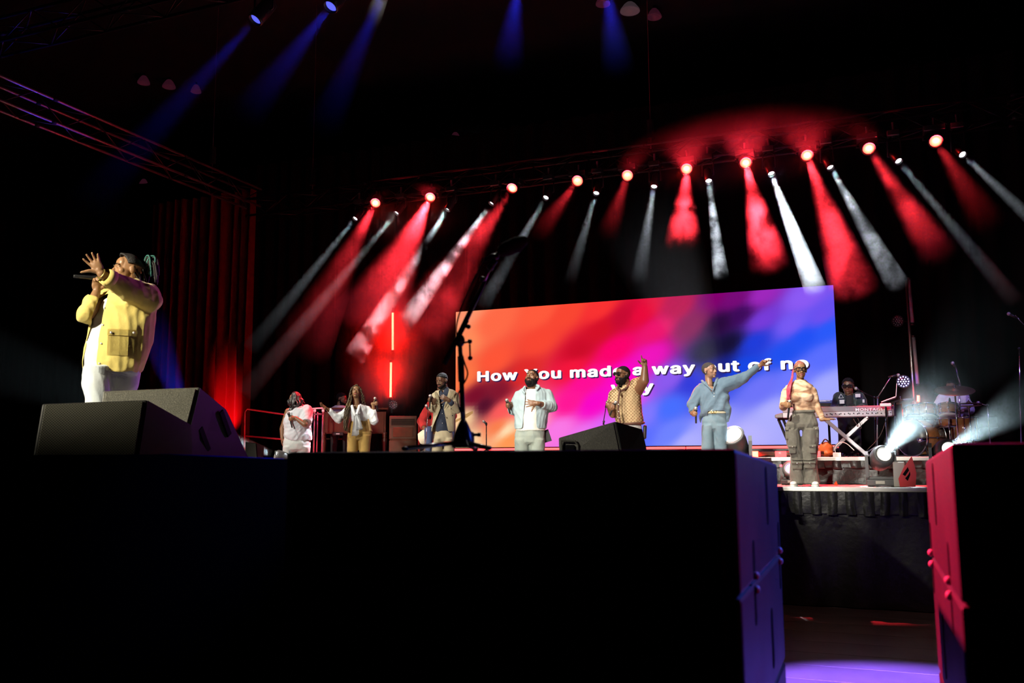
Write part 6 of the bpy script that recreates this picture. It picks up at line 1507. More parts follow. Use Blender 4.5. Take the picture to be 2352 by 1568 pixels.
# ------------------------------------------------------------------ band gear
def at_frame(px, Y, z, name, label, cat, group=None):
    F = Frame(px, Y, z); return F, F.J, F.thing(name, label, cat, group)
# ---- workstation keyboard on a cross stand
F, J, t = at_frame(1915, 14.05, RISER, 'keyboard', 'long grey workstation keyboard on a silver cross stand', 'keyboard')
M_KEYG = mat('grey keyboard shell', (.16, .15, .18), .4); M_KEYL = mat('light grey keyboard back', (.42, .40, .46), .45); M_KEYD = mat('dark keyboard cheek', (.12, .10, .11), .4)
a, b = J(1797, 934), J(2048, 934); z0, z1, z2 = J(1915, 957).z, J(1915, 945).z, J(1915, 933).z
bm = new(); hexa(bm, [V3(a.x, 0, z0), V3(b.x, 0, z0), V3(b.x, 0, z1), V3(a.x, 0, z1), V3(a.x, .40, z0), V3(b.x, .40, z0), V3(b.x, .40, z1-.02), V3(a.x, .40, z1-.02)], .006, 1); obj('lower_case', bm, M_KEYL, t)
bm = new(); hexa(bm, [V3(a.x, -.005, z1), V3(b.x, -.005, z1), V3(b.x, .03, z2), V3(a.x, .03, z2), V3(a.x, .22, z1), V3(b.x, .22, z1), V3(b.x, .20, z2-.01), V3(a.x, .20, z2-.01)], .006, 1); obj('panel_case', bm, M_KEYG, t)
for e, sg in ((a, -1), (b, 1)):
    bm = new(); xe = J(1779, 940).x if sg < 0 else e.x+.03
    hexa(bm, [V3(min(e.x, xe), 0, z0), V3(max(e.x, xe), 0, z0), V3(max(e.x, xe), 0, z1 if sg < 0 else z2), V3(min(e.x, xe), 0, z1-.03 if sg < 0 else z2), V3(min(e.x, xe), .42, z0), V3(max(e.x, xe), .42, z0), V3(max(e.x, xe), .42, z1), V3(min(e.x, xe), .42, z1-.03)], .008, 1); obj('end_cheek', bm, M_KEYD, t)
M_WKEY = mat('white keys', (.75, .74, .72), .3); n = 52; kw = (b.x-a.x-.04)/n
bm = new()
for q in range(n): box(bm, V3(a.x+.02+kw*(q+.5), .325, z1-.005), (kw*.93, .15, .016))
o = obj('white_key_row', bm, M_WKEY, t); o['kind'] = 'stuff'
cu = bpy.data.curves.new('brand', 'FONT'); cu.body = 'MONTAGE8'; cu.size = 1; cu.space_character = 1.12; cu.offset = .012; cu.align_x = 'LEFT'
ob = bpy.data.objects.new('brand', cu); TMPSC.collection.objects.link(ob)
with bpy.context.temp_override(scene=TMPSC, view_layer=TMPSC.view_layers[0]):
    dg = bpy.context.evaluated_depsgraph_get(); dg.update(); me = bpy.data.meshes.new_from_object(ob.evaluated_get(dg))
bpy.data.objects.remove(ob)
xs = [v.co.x for v in me.vertices]; x0, x1 = J(1965, 940).x, J(2036, 940).x; zb, zt = J(2000, 943.3).z, J(2000, 936.5).z
for v in me.vertices: v.co = V3(x0+(v.co.x-min(xs))/(max(xs)-min(xs))*(x1-x0), .014-(v.co.y*(zt-zb)/.72)*-.30 - .020, zb+v.co.y*(zt-zb)/.72)
mesh_obj('brand_lettering', me, mat('silver lettering', (.8, .8, .85), .4), t)
bm = new()
for q in range(26): box(bm, V3(a.x+.45+q*.042+(q % 3)*.01, -.004, (z0+z1)/2+(.008 if q % 2 else 0)), (.014, .01, .012))
o = obj('rear_sockets', bm, M_SLOT, t); o['kind'] = 'stuff'
M_SILV = mat('silver stand bar', (.55, .54, .58), .35, metal=.6)
ks = F.thing('keyboard_stand', 'silver cross braced stand carrying the grey keyboard', 'stand')
def flat_bar(p, q, w_, th, name, m):
    x, y, z, L = frame(p, q); bm = new(); box(bm, (Vector(p)+Vector(q))/2, (w_, th, L), Matrix((x, y, z)).transposed(), .003); return obj(name, bm, m, ks)
for yy in (.06, .34):
    flat_bar(V3(J(1895, 960).x, yy, z0-.03), V3(J(1993, 1038).x, yy, .02), .03, .05, 'cross_bar', M_SILV); flat_bar(V3(J(1994, 958).x, yy+.03, z0-.01), V3(J(1897, 1038).x, yy+.03, .02), .03, .05, 'cross_bar', M_SILV)
for x_ in (1897, 1993):
    bm = new(); cyl(bm, V3(J(x_, 1038).x, .02, .015), V3(J(x_, 1038).x, .44, .015), .015, n=8); obj('floor_bar', bm, M_SILV, ks)
for x_ in (1895, 1994):
    bm = new(); cyl(bm, V3(J(x_, 1000).x, .02, z0-.016), V3(J(x_, 1000).x, .44, z0-.016), .015, n=8); obj('support_arm', bm, M_SILV, ks)
for (xa, xb) in ((1786, 1822), (1797, 1832)):
    bm = new(); cyl(bm, V3(J(xa, 962).x, .2, z0-.012), V3(J(xb, 1038).x, .2, .015), .02, n=8); obj('outrigger_leg', bm, M_BLACK, ks)
bm = new(); cyl(bm, V3(J(1784, 960).x, .2, z0-.012), V3(J(1850, 960).x, .2, z0-.012), .016, n=8); obj('outrigger_arm', bm, M_BLACK, ks)
# ---- second keyboard behind it
F, J, t = at_frame(1880, 14.85, RISER, 'keyboard', 'small black keyboard on a tall stand behind the grey keyboard', 'keyboard')
a, b = J(1812, 925), J(1914, 925); z0 = J(1880, 935).z
bm = new(); box(bm, V3((a.x+b.x)/2, .15, z0+.06), (b.x-a.x, .30, .07), Matrix.Rotation(R(12), 3, 'X'), .008); obj('case', bm, M_PLAST, t)
bm = new()
for q in range(30): box(bm, V3(a.x+.03+q*(b.x-a.x-.06)/30, .24, z0+.115), (.018, .11, .012), Matrix.Rotation(R(12), 3, 'X'))
o = obj('white_key_row', bm, M_WKEY, t); o['kind'] = 'stuff'
bm = new(); box(bm, V3(b.x-.22, .06, z0+.10), (.22, .06, .012), None, .003); obj('display', bm, mat('pale lit display', (.3, .3, .4), .3, emit=(.6, .6, .8), es=.5, nosample=True), t)
for xx in (a.x+.08, b.x-.08):
    bm = new(); cyl(bm, V3(xx, .15, .0), V3(xx, .15, z0+.03), .018, n=8); obj('stand_leg', bm, M_BLACK, t)
# ---- laptop on its own stand
F, J, t = at_frame(2043, 14.15, RISER, 'laptop', 'open laptop seen from behind its edge beside the keyboard', 'laptop')
M_LAP = mat('pale laptop shell', (.75, .73, .74), .35, metal=.3)
c0, c1, c2 = J(2024, 923), J(2057, 911), J(2059, 880)
bm = new(); x, y, z, L = frame(c0, c1); box(bm, (c0+c1)/2+V3(0, .15, 0), (L, .30, .014), Matrix((z, V3(0, 1, 0), z.cross(V3(0, 1, 0)))).transposed(), .004); obj('base', bm, M_LAP, t)
bm = new(); x, y, z, L = frame(c1, c2); box(bm, (c1+c2)/2+V3(.005, .15, 0), (L, .30, .010), Matrix((z, V3(0, 1, 0), z.cross(V3(0, 1, 0)))).transposed(), .003); lid = obj('lid', bm, M_LAP, t)
q = J(2050, 916)
ls = F.thing('laptop_stand', 'black tilting stand holding the laptop', 'stand')
bm = new(); tube(bm, [J(2020, 930)+V3(0, .15, 0), J(2045, 923)+V3(0, .15, -.01), J(2063, 915)+V3(0, .15, -.03)], .014, 8); obj('tray', bm, M_BLACK, ls)
bm = new(); cyl(bm, V3(q.x+.03, .16, 0), V3(q.x+.03, .16, q.z-.05), .018, n=8); obj('post', bm, M_CHROME, ls)
bm = new(); box(bm, V3(q.x+.03, .16, .012), (.34, .36, .024), None, .006); obj('foot', bm, M_BLACK, ls)
F, J, t = at_frame(2034, 13.95, RISER, 'audio_interface', 'small white box beside the end of the grey keyboard', 'box')
zq = J(2034, 933).z; a, b = J(2021, 929), J(2047, 929)
bm = new(); box(bm, V3((a.x+b.x)/2, .05, zq+.022), (b.x-a.x, .14, .044), None, .006); obj('case', bm, M_WSOLE, t)
bm = new(); cyl(bm, V3((a.x+b.x)/2, .05, 0), V3((a.x+b.x)/2, .05, zq), .015, n=8); cyl(bm, V3((a.x+b.x)/2, .05, 0), V3((a.x+b.x)/2, .05, .02), .12, n=16); obj('post', bm, M_CHROME, t)
# ---- microphone stands
def mic_stand(label, px, Y, z, pole, boom=None, mic=None, m=M_BSTEEL, tripod=True, r=.011):
    F, J, t = at_frame(px, Y, z, 'microphone_stand', label, 'microphone stand')
    bx = J(pole[0][0], pole[0][1]); top = J(*pole[1])
    bm = new(); cyl(bm, V3(bx.x, 0, .03), V3(top.x, 0, top.z), r, r*.8, n=8); obj('pole', bm, m, t, True)
    for k in range(3):
        an = 2*math.pi*k/3+.5; bm = new(); tube(bm, [V3(bx.x, 0, .16), V3(bx.x+.26*math.cos(an), .26*math.sin(an), .012)], .009, 6); obj('leg', bm, m, t, True)
    bm = new(); ell(bm, V3(top.x, 0, top.z), .02, u=10, v=8); obj('clutch', bm, M_PLAST, t, True)
    if boom:
        a, b = J(*boom[0]), J(*boom[1]); bm = new(); tube(bm, [a, b], r*.75, 6); obj('boom', bm, m, t, True)
    if mic:
        a, b = J(*mic[0]), J(*mic[1]); d = (b-a).normalized(); bm = new(); cyl(bm, a, b, .013, .020, n=10); mk = obj('mic_body', bm, M_MIC, t, True)
        bm = new(); ell(bm, b+d*.02, .027, u=12, v=8); obj('mic_grille', bm, M_GRILLE, mk, True)
    return t
mic_stand('low microphone stand in front of the left part of the LED wall', 1118, 14.7, RISER, ((1117, 1030), (1117, 975)), ((1117, 976), (1112, 970)), ((1119, 973), (1113, 969)))
mic_stand('slanting boom stand behind the speckled wedge monitor', 1388, 14.0, RISER, ((1387, 1030), (1387, 968)), ((1385, 975), (1393, 928)), ((1391, 936), (1394, 926)))
mic_stand('thin microphone stand beside the man in the beige suit', 978, 13.9, RISER, ((975, 1030), (984, 938)), ((984, 938), (985, 934)), ((982, 940), (980, 934)), M_CHROME)
mic_stand('boom stand holding the vocal microphone of the keyboard player', 2012, 15.0, RISER, ((2012, 1036), (2008, 912)), ((2012, 915, 0), (1975, 897, -.3)), ((1978, 899, -.28), (1968, 893, -.34)))
mic_stand('tall boom stand reaching over the keyboards', 2015, 14.6, RISER, ((2014, 1036), (2016, 912)), ((2014, 915), (2046, 866)), ((2040, 866), (2060, 862)), mat('violet lit steel', (.4, .4, .45), .3, metal=.8))
mic_stand('tall overhead boom stand over the drum kit', 2205, 15.2, RISER, ((2206, 1030), (2203, 885)), ((2208, 890), (2194, 838)), ((2194, 842), (2190, 836)), M_CHROME, r=.014)
mic_stand('tall boom stand at the edge of the stage beyond the drums', 2340, 14.9, RISER, ((2345, 1030), (2341, 800)), ((2352, 745), (2332, 724)), ((2336, 730), (2320, 722)), M_CHROME)
mic_stand('low stand with a clip microphone near the hi-hat', 2268, 15.3, RISER, ((2275, 1030), (2268, 930)), ((2268, 931), (2250, 926)), ((2256, 928), (2250, 926)), M_CHROME)
# ---- drum kit
def drum(t, c, axis, r, L, shell_m, head_m, name, lugs=8):
    c, axis = Vector(c), Vector(axis).normalized(); x, y, z, _ = frame(c, c+axis)
    bm = new(); lathe(bm, c, axis, [(0, r*.97), (0, r), (L, r), (L, r*.97)], 28, False); s_ = obj(name + '_shell', bm, shell_m, t, True)
    bm = new(); lathe(bm, c-axis*.004, axis, [(0, .002), (0, r*.99), (.004, r*.99)], 28, False); obj('batter_head', bm, head_m, s_, True)
    bm = new(); lathe(bm, c+axis*L, axis, [(0, r*.99), (.004, r*.99), (.004, .002)], 28, False); obj('resonant_head', bm, head_m, s_, True)
    for e in (0, L-.022):
        bm = new(); lathe(bm, c+axis*e, axis, [(0, r*1.0), (0, r*1.055), (.022, r*1.055), (.022, r*1.0)], 28, False); obj('hoop', bm, M_CHROME, s_, True)
    for q in range(lugs):
        an = 2*math.pi*q/lugs; d = x*math.cos(an)+y*math.sin(an); bm = new(); cyl(bm, c+d*r*1.06+axis*.015, c+d*r*1.06+axis*(L-.015), .006, n=5)
        ell(bm, c+d*r*1.03+axis*L*.5, (.016, .016, .022), u=8, v=6); obj('lug', bm, M_CHROME, s_, True)
    return s_
M_DRUM = mat('glossy brown drum lacquer', (.30, .12, .045), .18, coat=.5, noise=(20, (.22, .08, .03), .4, .7)); M_DHB = mat('black drum head', (.012, .012, .015), .35); M_DHW = mat('white drum head', (.7, .7, .72), .5); M_CYM = mat('bronze cymbal', (.55, .36, .20), .28, metal=.9)
F, J, t = at_frame(2150, 14.9, RISER, 'bass_drum', 'brown bass drum with a black front head behind the white beam', 'drum')
c = J(2093, 1003); c.z = .285; bd_axis = V3(.62, .78, 0)
drum(t, c, bd_axis, .275, .44, M_DRUM, M_DHB, 'bass_drum', 10)
for s_ in (-1, 1):
    bm = new(); e = c+bd_axis.normalized()*.12+V3(.24*s_, 0, -.03); tube(bm, [e, e+V3(.14*s_, -.06, -.24)], .010, 6); obj('spur', bm, M_CHROME, t, True)
kp = F.thing('kick_microphone', 'stubby microphone lying in front of the bass drum', 'microphone')
q = J(2108, 1012, -.35); bm = new(); cyl(bm, q, q+V3(.10, .05, .02), .028, .034, n=14); obj('body', bm, M_CHROME, kp, True)
bm = new(); cyl(bm, V3(q.x+.12, q.y+.06, 0), q+V3(.10, .05, .02), .009, n=6); cyl(bm, V3(q.x+.12, q.y+.06, 0), V3(q.x+.12, q.y+.06, .02), .10, n=14); obj('short_stand', bm, M_BLACK, kp)
def stand_drum(label, name, px, py, d, r, L, tilt, head, cat='drum', Yoff=0):
    t = F.thing(name, label, cat, 'drums of the brown kit'); c = J(px, py, d)
    ax = Matrix.Rotation(R(tilt), 3, 'X') @ V3(0, 0, 1); drum(t, c-ax*L/2, ax, r, L, M_DRUM, head, name, 8)
    bm = new(); cyl(bm, V3(c.x, c.y+.02, .03), c-ax*(L/2+.0)+V3(0, .02, 0), .013, n=8); obj('stand_post', bm, M_CHROME, t, True)
    for k in range(3):
        an = 2*math.pi*k/3+.4; bm = new(); tube(bm, [V3(c.x, c.y+.02, .25), V3(c.x+.20*math.cos(an), c.y+.02+.20*math.sin(an), .012)], .010, 6); obj('leg', bm, M_CHROME, t, True)
stand_drum('small brown rack tom above the bass drum', 'rack_tom', 2098, 946, .64, .13, .18, -16, M_DHW)
stand_drum('larger brown rack tom between the bass drum and the floor tom', 'rack_tom', 2128, 944, .66, .15, .20, -16, M_DHW)
stand_drum('brown tom standing beside the snare drum', 'tom', 2178, 941, -.10, .135, .17, -14, M_DHW)
stand_drum('chrome hooped snare drum under the brown tom', 'snare_drum', 2181, 970, .22, .16, .14, 0, M_DHW)
stand_drum('brown floor tom beside the drummer', 'floor_tom', 2215, 985, .25, .19, .36, 0, M_DHW)
def cymbal(label, px, py, d, r, tilt, roll=0, foot=None, hat=False):
    t = F.thing('cymbal' if not hat else 'hi_hat', label, 'cymbal', 'cymbals of the brown kit'); c = J(px, py, d)
    ax = Matrix.Rotation(R(roll), 3, 'Y') @ Matrix.Rotation(R(tilt), 3, 'X') @ V3(0, 0, 1)
    for k in ((0, 1) if hat else (0,)):
        bm = new(); lathe(bm, c+ax*(-.03*k), ax*(1 if not k else -1), [(0, r), (.003, r*.98), (.016, r*.35), (.018, r*.20), (.038, r*.10), (.042, .006), (.038, .006), (.014, r*.2), (.011, r*.35), (0, r*.97)], 32, False); obj('cymbal_plate', bm, M_CYM, t, True)
    fx = c if foot is None else J(*foot)
    bm = new(); cyl(bm, V3(fx.x, c.y+.03, .03), c+ax*(-.03 if hat else 0)+V3(0, .0, 0), .012, n=8); cyl(bm, c, c+ax*.09, .008, n=6); obj('cymbal_stand', bm, M_CHROME, t, True)
    for k in range(3):
        an = 2*math.pi*k/3+.9; bm = new(); tube(bm, [V3(fx.x, c.y+.03, .28), V3(fx.x+.24*math.cos(an), c.y+.03+.24*math.sin(an), .012)], .010, 6); obj('leg', bm, M_CHROME, t, True)
cymbal('large bronze ride cymbal tilted in front of the drummer', 2193, 897, -.5, .27, 20, 2, (2200, 1000, -.5))
cymbal('bronze crash cymbal over the rack toms', 2070, 922, .9, .20, 14, -8)
cymbal('pair of bronze hi-hat cymbals beside the drummer', 2225, 927, .05, .17, 0, 0, None, True)
dm = F.thing('tom_microphone', 'clip microphone pointing down at the brown tom', 'microphone'); q = J(2182, 928, -.15)
bm = new(); lathe(bm, q+V3(0, 0, .10), (0, 0, -1), [(0, .004), (.02, .012), (.10, .026), (.13, .022)], 12); obj('body', bm, M_PLAST, dm, True)
bm = new(); tube(bm, bez([q+V3(0, 0, .02), q+V3(.05, .0, -.01), q+V3(.02, .02, -.05)], 5), .006, 6); obj('clip', bm, M_PLAST, dm, True)
ds = F.thing('drum_stool', 'round black stool under the drummer', 'stool'); ql = F.Mi @ atY(2190, 1047, 15.9)
bm = new(); cyl(bm, V3(ql.x, ql.y, .36), V3(ql.x, ql.y, .435), .17, n=20); obj('seat', bm, M_PLAST, ds, True)
bm = new(); cyl(bm, V3(ql.x, ql.y, .02), V3(ql.x, ql.y, .36), .02, n=8); obj('post', bm, M_CHROME, ds)
for k in range(3):
    an = 2*math.pi*k/3; bm = new(); tube(bm, [V3(ql.x, ql.y, .2), V3(ql.x+.22*math.cos(an), ql.y+.22*math.sin(an), .012)], .010, 6); obj('leg', bm, M_CHROME, ds, True)
for sgn, a_, b_ in ((-1, (2162, 940, .65), (2172, 952, .40)), (1, (2210, 942, .65), (2198, 950, .40))):
    s = F.thing('drumstick', 'wooden drumstick in the drummer\'s %s hand' % ('hi-hat side' if sgn > 0 else 'rack tom side'), 'drumstick'); bm = new(); cyl(bm, J(*a_), J(*b_), .008, .005, n=8); obj('shaft', bm, mat('pale stick wood', (.6, .42, .22), .5), s, True)
    bm = new(); ell(bm, J(*b_), .008, u=8, v=6); obj('tip', bm, mat('pale stick wood', (.6, .42, .22), .5), s, True)
# ---- organ console with turned legs, speaker cabinet beside it
M_WOOD = mat('walnut veneer', (.09, .030, .014), .32, noise=(7, (.06, .020, .009), .4, .7), coat=.3); M_WOOD2 = mat('oak cabinet veneer', (.07, .034, .016), .45, noise=(6, (.05, .024, .011), .4, .7))
F, J, t = at_frame(815, 15.45, RISER, 'organ', 'walnut console organ on turned legs behind the singer with braids', 'organ')
a, b = J(741, 940), J(888, 940); zt, zp, zk = J(815, 938).z, J(815, 944).z, J(815, 992).z
bm = new(); box(bm, V3((a.x+b.x)/2, .30, zt), (b.x-a.x+.06, .66, .035), None, .008); obj('top', bm, M_WOOD, t)
bm = new(); box(bm, V3((a.x+b.x)/2, .02, (zp+zk)/2-.01), (b.x-a.x-.10, .03, zp-zk), None, .004); obj('back_panel', bm, M_WOOD, t)
for xx in (a.x+.03, b.x-.03):
    bm = new(); box(bm, V3(xx, .30, (zp+zk)/2-.01), (.04, .58, zp-zk), None, .004); obj('end_panel', bm, M_WOOD, t)
for xx in (a.x+.03, b.x-.03):
    for yy in (.04, .54):
        bm = new(); H_ = zk; lathe(bm, V3(xx, yy, 0), (0, 0, 1), [(0, .022), (.02, .03), (H_*.10, .024), (H_*.55, .042), (H_*.72, .046), (H_*.80, .026), (H_*.84, .042), (H_*.88, .026), (H_*.93, .045), (H_, .045)], 16); obj('turned_leg', bm, M_WOOD, t, True)
bm = new(); box(bm, V3((a.x+b.x)/2, .50, zp-.09), (b.x-a.x-.16, .16, .03), None, .003); obj('manual', bm, M_WKEY, t)
bm = new(); box(bm, V3(J(776, 990).x, .03, zk-.035), (.22, .10, .06), None, .006); pb = obj('preamp_box', bm, M_PLAST, t)
bm = new(); box(bm, V3(J(776, 990).x, -.022, zk-.035), (.07, .004, .02)); obj('preamp_label', bm, M_WSOLE, pb)
bm = new(); box(bm, V3((a.x+b.x)/2, .30, zk-.015), (b.x-a.x-.1, .56, .025)); obj('bottom_board', bm, M_WOOD, t)
oc = F.Mi @ atY(782, 1047, 16.1)
t = F.thing('organ_bench', 'dark wooden bench under the organist', 'bench')
bm = new(); box(bm, V3(oc.x+.1, oc.y, .415), (.9, .30, .035), None, .006); obj('seat', bm, M_WOOD, t)
for sx in (-.38, .58):
    bm = new(); box(bm, V3(oc.x+sx, oc.y, .20), (.04, .28, .40), None, .006); obj('end_support', bm, M_WOOD, t)
F, J, t = at_frame(926, 15.0, RISER, 'rotary_speaker', 'oak rotary speaker cabinet with dark louvres beside the organ', 'speaker cabinet')
a, b = J(894, 990), J(957, 990); zt = J(926, 955).z
for nm, z0_, z1_ in (('lower_case', .03, zt*.42), ('upper_case', zt*.46, zt)):
    bm = new(); box(bm, V3((a.x+b.x)/2, .26, (z0_+z1_)/2), (b.x-a.x, .50, z1_-z0_), None, .006); obj(nm, bm, M_WOOD2, t)
bm = new(); box(bm, V3((a.x+b.x)/2, .26, zt*.44), (b.x-a.x-.02, .48, zt*.05)); obj('waist', bm, M_WOOD, t)
for i in range(7):
    bm = new(); box(bm, V3((a.x+b.x)/2, .008, zt-.06-i*.018), (b.x-a.x-.08, .012, .009)); obj('louvre', bm, M_SLOT, t)
bm = new(); box(bm, V3((a.x+b.x)/2, .006, zt*.62), (b.x-a.x-.14, .012, zt*.22), None, .004); obj('back_board', bm, M_WOOD, t)
bm = new(); box(bm, V3((a.x+b.x)/2, .26, .02), (b.x-a.x-.04, .46, .04)); obj('plinth', bm, M_BLACK, t)
F, J, t = at_frame(968, 15.1, RISER, 'guitar_amplifier', 'red lit guitar amplifier beside the rotary speaker', 'amplifier')
bm = new(); a, b = J(960, 990), J(985, 990); zt = J(970, 962).z; box(bm, V3((a.x+b.x)/2+.05, .2, zt/2), (b.x-a.x+.1, .28, zt), None, .02, 2); obj('cabinet', bm, mat('red lit tolex', (.45, .02, .02), .5, bump=(200, .4, .002)), t)  # amplifier added for a red lit patch, light put into its colour
bm = new(); box(bm, V3((a.x+b.x)/2+.05, .055, zt*.42), (b.x-a.x+.02, .012, zt*.62), None, .004); obj('grille_cloth', bm, M_BLACK, t)
bm = new(); tube(bm, bez([V3(a.x+.06, .2, zt), V3((a.x+b.x)/2+.05, .2, zt+.05), V3(b.x+.04, .2, zt)], 5), .012, 6); obj('handle', bm, M_RUB, t, True)
# electric guitar on the guitarist's knee, and his stool
g = GTR; J = g.J; t = thing('electric_guitar', 'white electric guitar with a pale pickguard behind the man in the beige suit', 'guitar', g.loc, g.root.rotation_euler.z)
c = J(985, 1000, -.36); bm = new(); outl = [(-.20, .03), (-.16, .12), (-.05, .14), (.03, .10), (.10, .13), (.19, .16), (.13, .08), (.12, .0), (.15, -.09), (.08, -.11), (.0, -.11), (-.06, -.14), (-.15, -.12), (-.20, -.05)]
MG = Matrix.Translation(c) @ Matrix.Rotation(R(-28), 4, 'Y')
prism(bm, outl, -.02, .02, MG); bevel_all(bm, .008, 2); obj('body', bm, mat('cream guitar lacquer', (.78, .66, .50), .2), t, True)
bm = new(); prism(bm, [(-.08, -.05), (-.05, .06), (.05, .06), (.12, .02), (.10, -.07), (.0, -.09)], -.026, -.019, MG); obj('pickguard', bm, mat('pearl pickguard', (.72, .70, .74), .25), t)
bm = new(); prism(bm, [(.08, -.024), (.70, -.018), (.70, .018), (.08, .024)], -.035, -.008, MG); obj('neck', bm, mat('maple neck', (.45, .26, .10), .35), t)
bm = new(); prism(bm, [(.70, -.02), (.74, -.04), (.88, -.02), (.90, .02), (.72, .03)], -.03, -.012, MG); obj('headstock', bm, mat('maple neck', (.45, .26, .10), .35), t)
t = thing('stool', 'black stool under the seated guitarist', 'stool', g.loc, g.root.rotation_euler.z); x_ = J(1010, 990).x
bm = new(); cyl(bm, V3(x_, .02, .37), V3(x_, .02, .435), .17, n=20); obj('seat', bm, M_PLAST, t, True)
for k in range(4):
    an = math.pi/4+math.pi/2*k; bm = new(); tube(bm, [V3(x_+.10*math.cos(an), .02+.10*math.sin(an), .37), V3(x_+.16*math.cos(an), .02+.16*math.sin(an), .012)], .012, 6); obj('leg', bm, M_STEEL, t, True)
# ---- tangle of pipe stands between the white blouse and the organ
F, J, t = at_frame(733, 14.6, RISER, 'keyboard_rack', 'violet lit pipe rack with a slim keyboard beside the organ', 'stand')
M_PIPE = mat('dark chrome pipe', (.20, .19, .24), .3, metal=.7)
for x_ in (721, 728, 740):
    bm = new(); cyl(bm, V3(J(x_, 1000).x, .1*(x_ % 3), .0), V3(J(x_, 1000).x, .1*(x_ % 3), J(x_, 945).z), .016, n=8); obj('upright', bm, M_PIPE, t, True)
bm = new(); cyl(bm, J(716, 938), J(748, 937), .014, n=8); obj('cross_tube', bm, M_WSOLE, t, True)
bm = new(); cyl(bm, J(719, 951), J(742, 950), .012, n=8); obj('cross_tube', bm, M_PIPE, t, True)
for x_ in (723, 742): 
    bm = new(); box(bm, J(x_, 943), (.05, .05, .05), None, .01); obj('clamp', bm, M_WSOLE, t)
bm = new(); cyl(bm, V3(J(721, 1000).x, 0, J(721, 951).z), V3(J(740, 1000).x, .2, J(721, 951).z), .012, n=8); obj('side_tube', bm, M_PIPE, t, True)
# ---- guard rail at the stage edge, red light tinted into its colour
F, J, t = at_frame(600, 14.3, RISER, 'guard_rail', 'thin tubular guard rail at the far side of the stage', 'railing')
M_RAIL = mat('red lit rail', (.55, .10, .10), .35, metal=.3)
for n_, pts in (('top_rail', [(561, 1045), (562, 946), (568, 939), (655, 952), (700, 958)]), ('mid_rail', [(563, 1001), (655, 1009), (700, 1013)])):
    bm = new(); tube(bm, [J(*p) for p in pts], .017, 8); obj(n_, bm, M_RAIL, t, True)
q = J(700, 958); bm = new(); cyl(bm, V3(q.x, q.y, 0), q, .017, n=8); obj('post', bm, M_RAIL, t, True)
spot('red_rail_wash', atY(640, 700, 12.6), atY(610, 975, 14.3), 60, (1, .02, .05), R(40), .7, .05)
# ---- flame shaped red emblem panel
F, J, t = at_frame(2085, 12.45, DECK, 'emblem_panel', 'red flame shaped panel with a slotted black emblem beside the moving head', 'sign')
P = [J(2094, 1047), J(2100, 1066), J(2105, 1086), J(2103, 1117.5), J(2067, 1117.5), J(2063.5, 1099), J(2075, 1074)]
for p in P: p.z = max(p.z, .004)
bm = new(); prism(bm, [(p.x, p.z) for p in P], -.012, .012); obj('panel', bm, mat('red panel face', (.72, .02, .03), .4), t)  # panel is one red all over
for q in ([(2085, 1072), (2088, 1080), (2079, 1093), (2073, 1089)], [(2090, 1082), (2091, 1090), (2085, 1104), (2079, 1098), (2086, 1090)]):
    bm = new(); prism(bm, [(J(*p).x, J(*p).z) for p in q], -.0145, -.011); obj('emblem_slot', bm, M_SLOT, t)
bm = new(); box(bm, V3(J(2070, 1100).x-.02, .09, .16), (.14, .12, .32), None, .01); obj('rear_box', bm, M_PAL, t)
# ---- small things on the riser
F, J, t = at_frame(1895, 13.9, RISER, 'bag', 'orange bag under the grey keyboard', 'bag')
bm = new(); c = J(1896, 1020); ell(bm, V3(c.x, .05, .115), (.105, .09, .115), Matrix.Rotation(R(14), 3, 'Y')); ell(bm, V3(c.x+.02, .04, .06), (.09, .10, .06)); me = fuse(bm, .009, 2); folds(me, .006, 9, 9, 9, 4); mesh_obj('pouch', me, mat('orange nylon', (.85, .16, .035), .55), t, True)
bm = new(); tube(bm, bez([V3(c.x-.05, .0, .20), V3(c.x, -.02, .26), V3(c.x+.06, .0, .21)], 5), .010, 6); obj('strap', bm, M_RUB, t, True)
F, J, t = at_frame(1922, 13.62, RISER, 'power_adapter', 'white power adapter with a looping white cable on the riser edge', 'adapter')
c = J(1922, 1036); bm = new(); box(bm, V3(c.x, .03, .033), (.11, .07, .066), None, .008, 2); obj('case', bm, M_WSOLE, t)
bm = new(); tube(bm, bez([V3(c.x-.02, .03, .066), V3(c.x-.02, .04, .13), J(1930, 1016, .03), J(1945, 1019, .05), J(1962, 1034, .05)], 6), .006, 6); obj('cable', bm, M_WSOLE, t, True)
F, J, t = at_frame(1812, 13.75, RISER, 'led_batten', 'short LED batten with a bright red end on the riser behind the cargo jeans', 'light')
a, b = J(1728, 1033), J(1892, 1033)
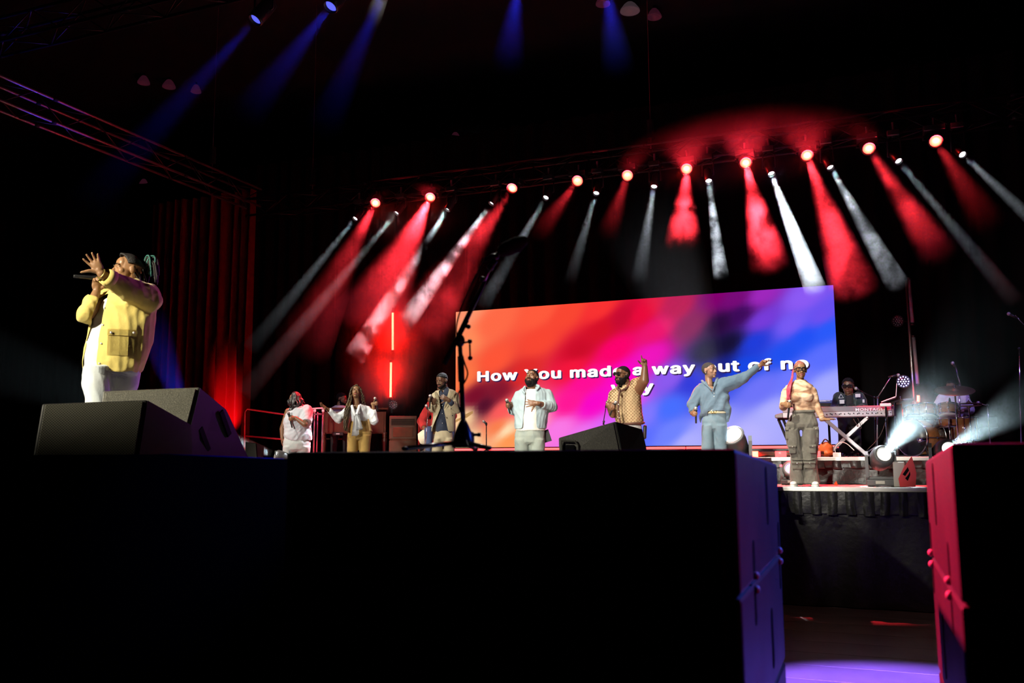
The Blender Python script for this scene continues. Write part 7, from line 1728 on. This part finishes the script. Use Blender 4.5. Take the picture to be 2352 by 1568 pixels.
bm = new(); cyl(bm, V3(a.x, 0, .048), V3(b.x, 0, .048), .042, n=14); obj('housing', bm, mat('dark bronze housing', (.10, .06, .045), .25, metal=.6), t, True)
for x0_, x1_, m_ in ((1728, 1741, M_LEDH), (1780, 1806, M_LEDR), (1874, 1884, M_LEDR)):
    bm = new(); cyl(bm, V3(J(x0_, 1033).x, -.006, .05), V3(J(x1_, 1033).x, -.006, .05), .0425, n=14); obj('lit_section', bm, m_, t, True)
for x_ in (1760, 1860):
    bm = new(); box(bm, V3(J(x_, 1033).x, 0, .006), (.06, .10, .012)); obj('foot', bm, M_PLAST, t)
F, J, t = at_frame(1912, 12.55, DECK, 'paper_scrap', 'crumpled orange scrap lying on the singers\' deck', 'litter')
bm = new(); c = J(1912, 1112); A = [V3(c.x-.07, 0, .008), V3(c.x-.03, .02, .02), V3(c.x+.02, .01, .012), V3(c.x+.07, .02, .015), V3(c.x+.05, 0, .075), V3(c.x+.02, .0, .04)]
vs = [bm.verts.new(p) for p in A]; bm.faces.new((vs[0], vs[1], vs[2])); bm.faces.new((vs[2], vs[3], vs[4], vs[5])); bmesh.ops.solidify(bm, geom=bm.faces[:], thickness=.004); obj('scrap', bm, mat('orange paper', (.75, .18, .05), .7), t)
# loose cables under the keyboard
F, J, t = at_frame(1950, 13.8, RISER, 'cable_tangle', 'loose black cables lying under the grey keyboard', 'cable')
rn = random.Random(5)
for k in range(6):
    x_ = 1920+k*16; bm = new(); tube(bm, bez([V3(J(x_, 1036).x+rn.uniform(-.1, .1), rn.uniform(.0, .3), .008) for _ in range(6)], 6), .006, 6); obj('cable', bm, M_RUB, t, True)
for (x0_, y0_, x1_, y1_) in ((1970, 960, 1975, 985), (1960, 962, 1968, 978), (2040, 950, 1990, 1035)):
    bm = new(); tube(bm, bez([J(x0_, y0_, .1), J((x0_+x1_)/2+6, (y0_+y1_)/2+8, .08), J(x1_, y1_, .1)], 6), .005, 6); obj('hanging_cable', bm, M_RUB, t, True)
# ------------------------------------------------------------------ tidy up
if 'workbench' in bpy.data.scenes: bpy.data.scenes.remove(TMPSC)
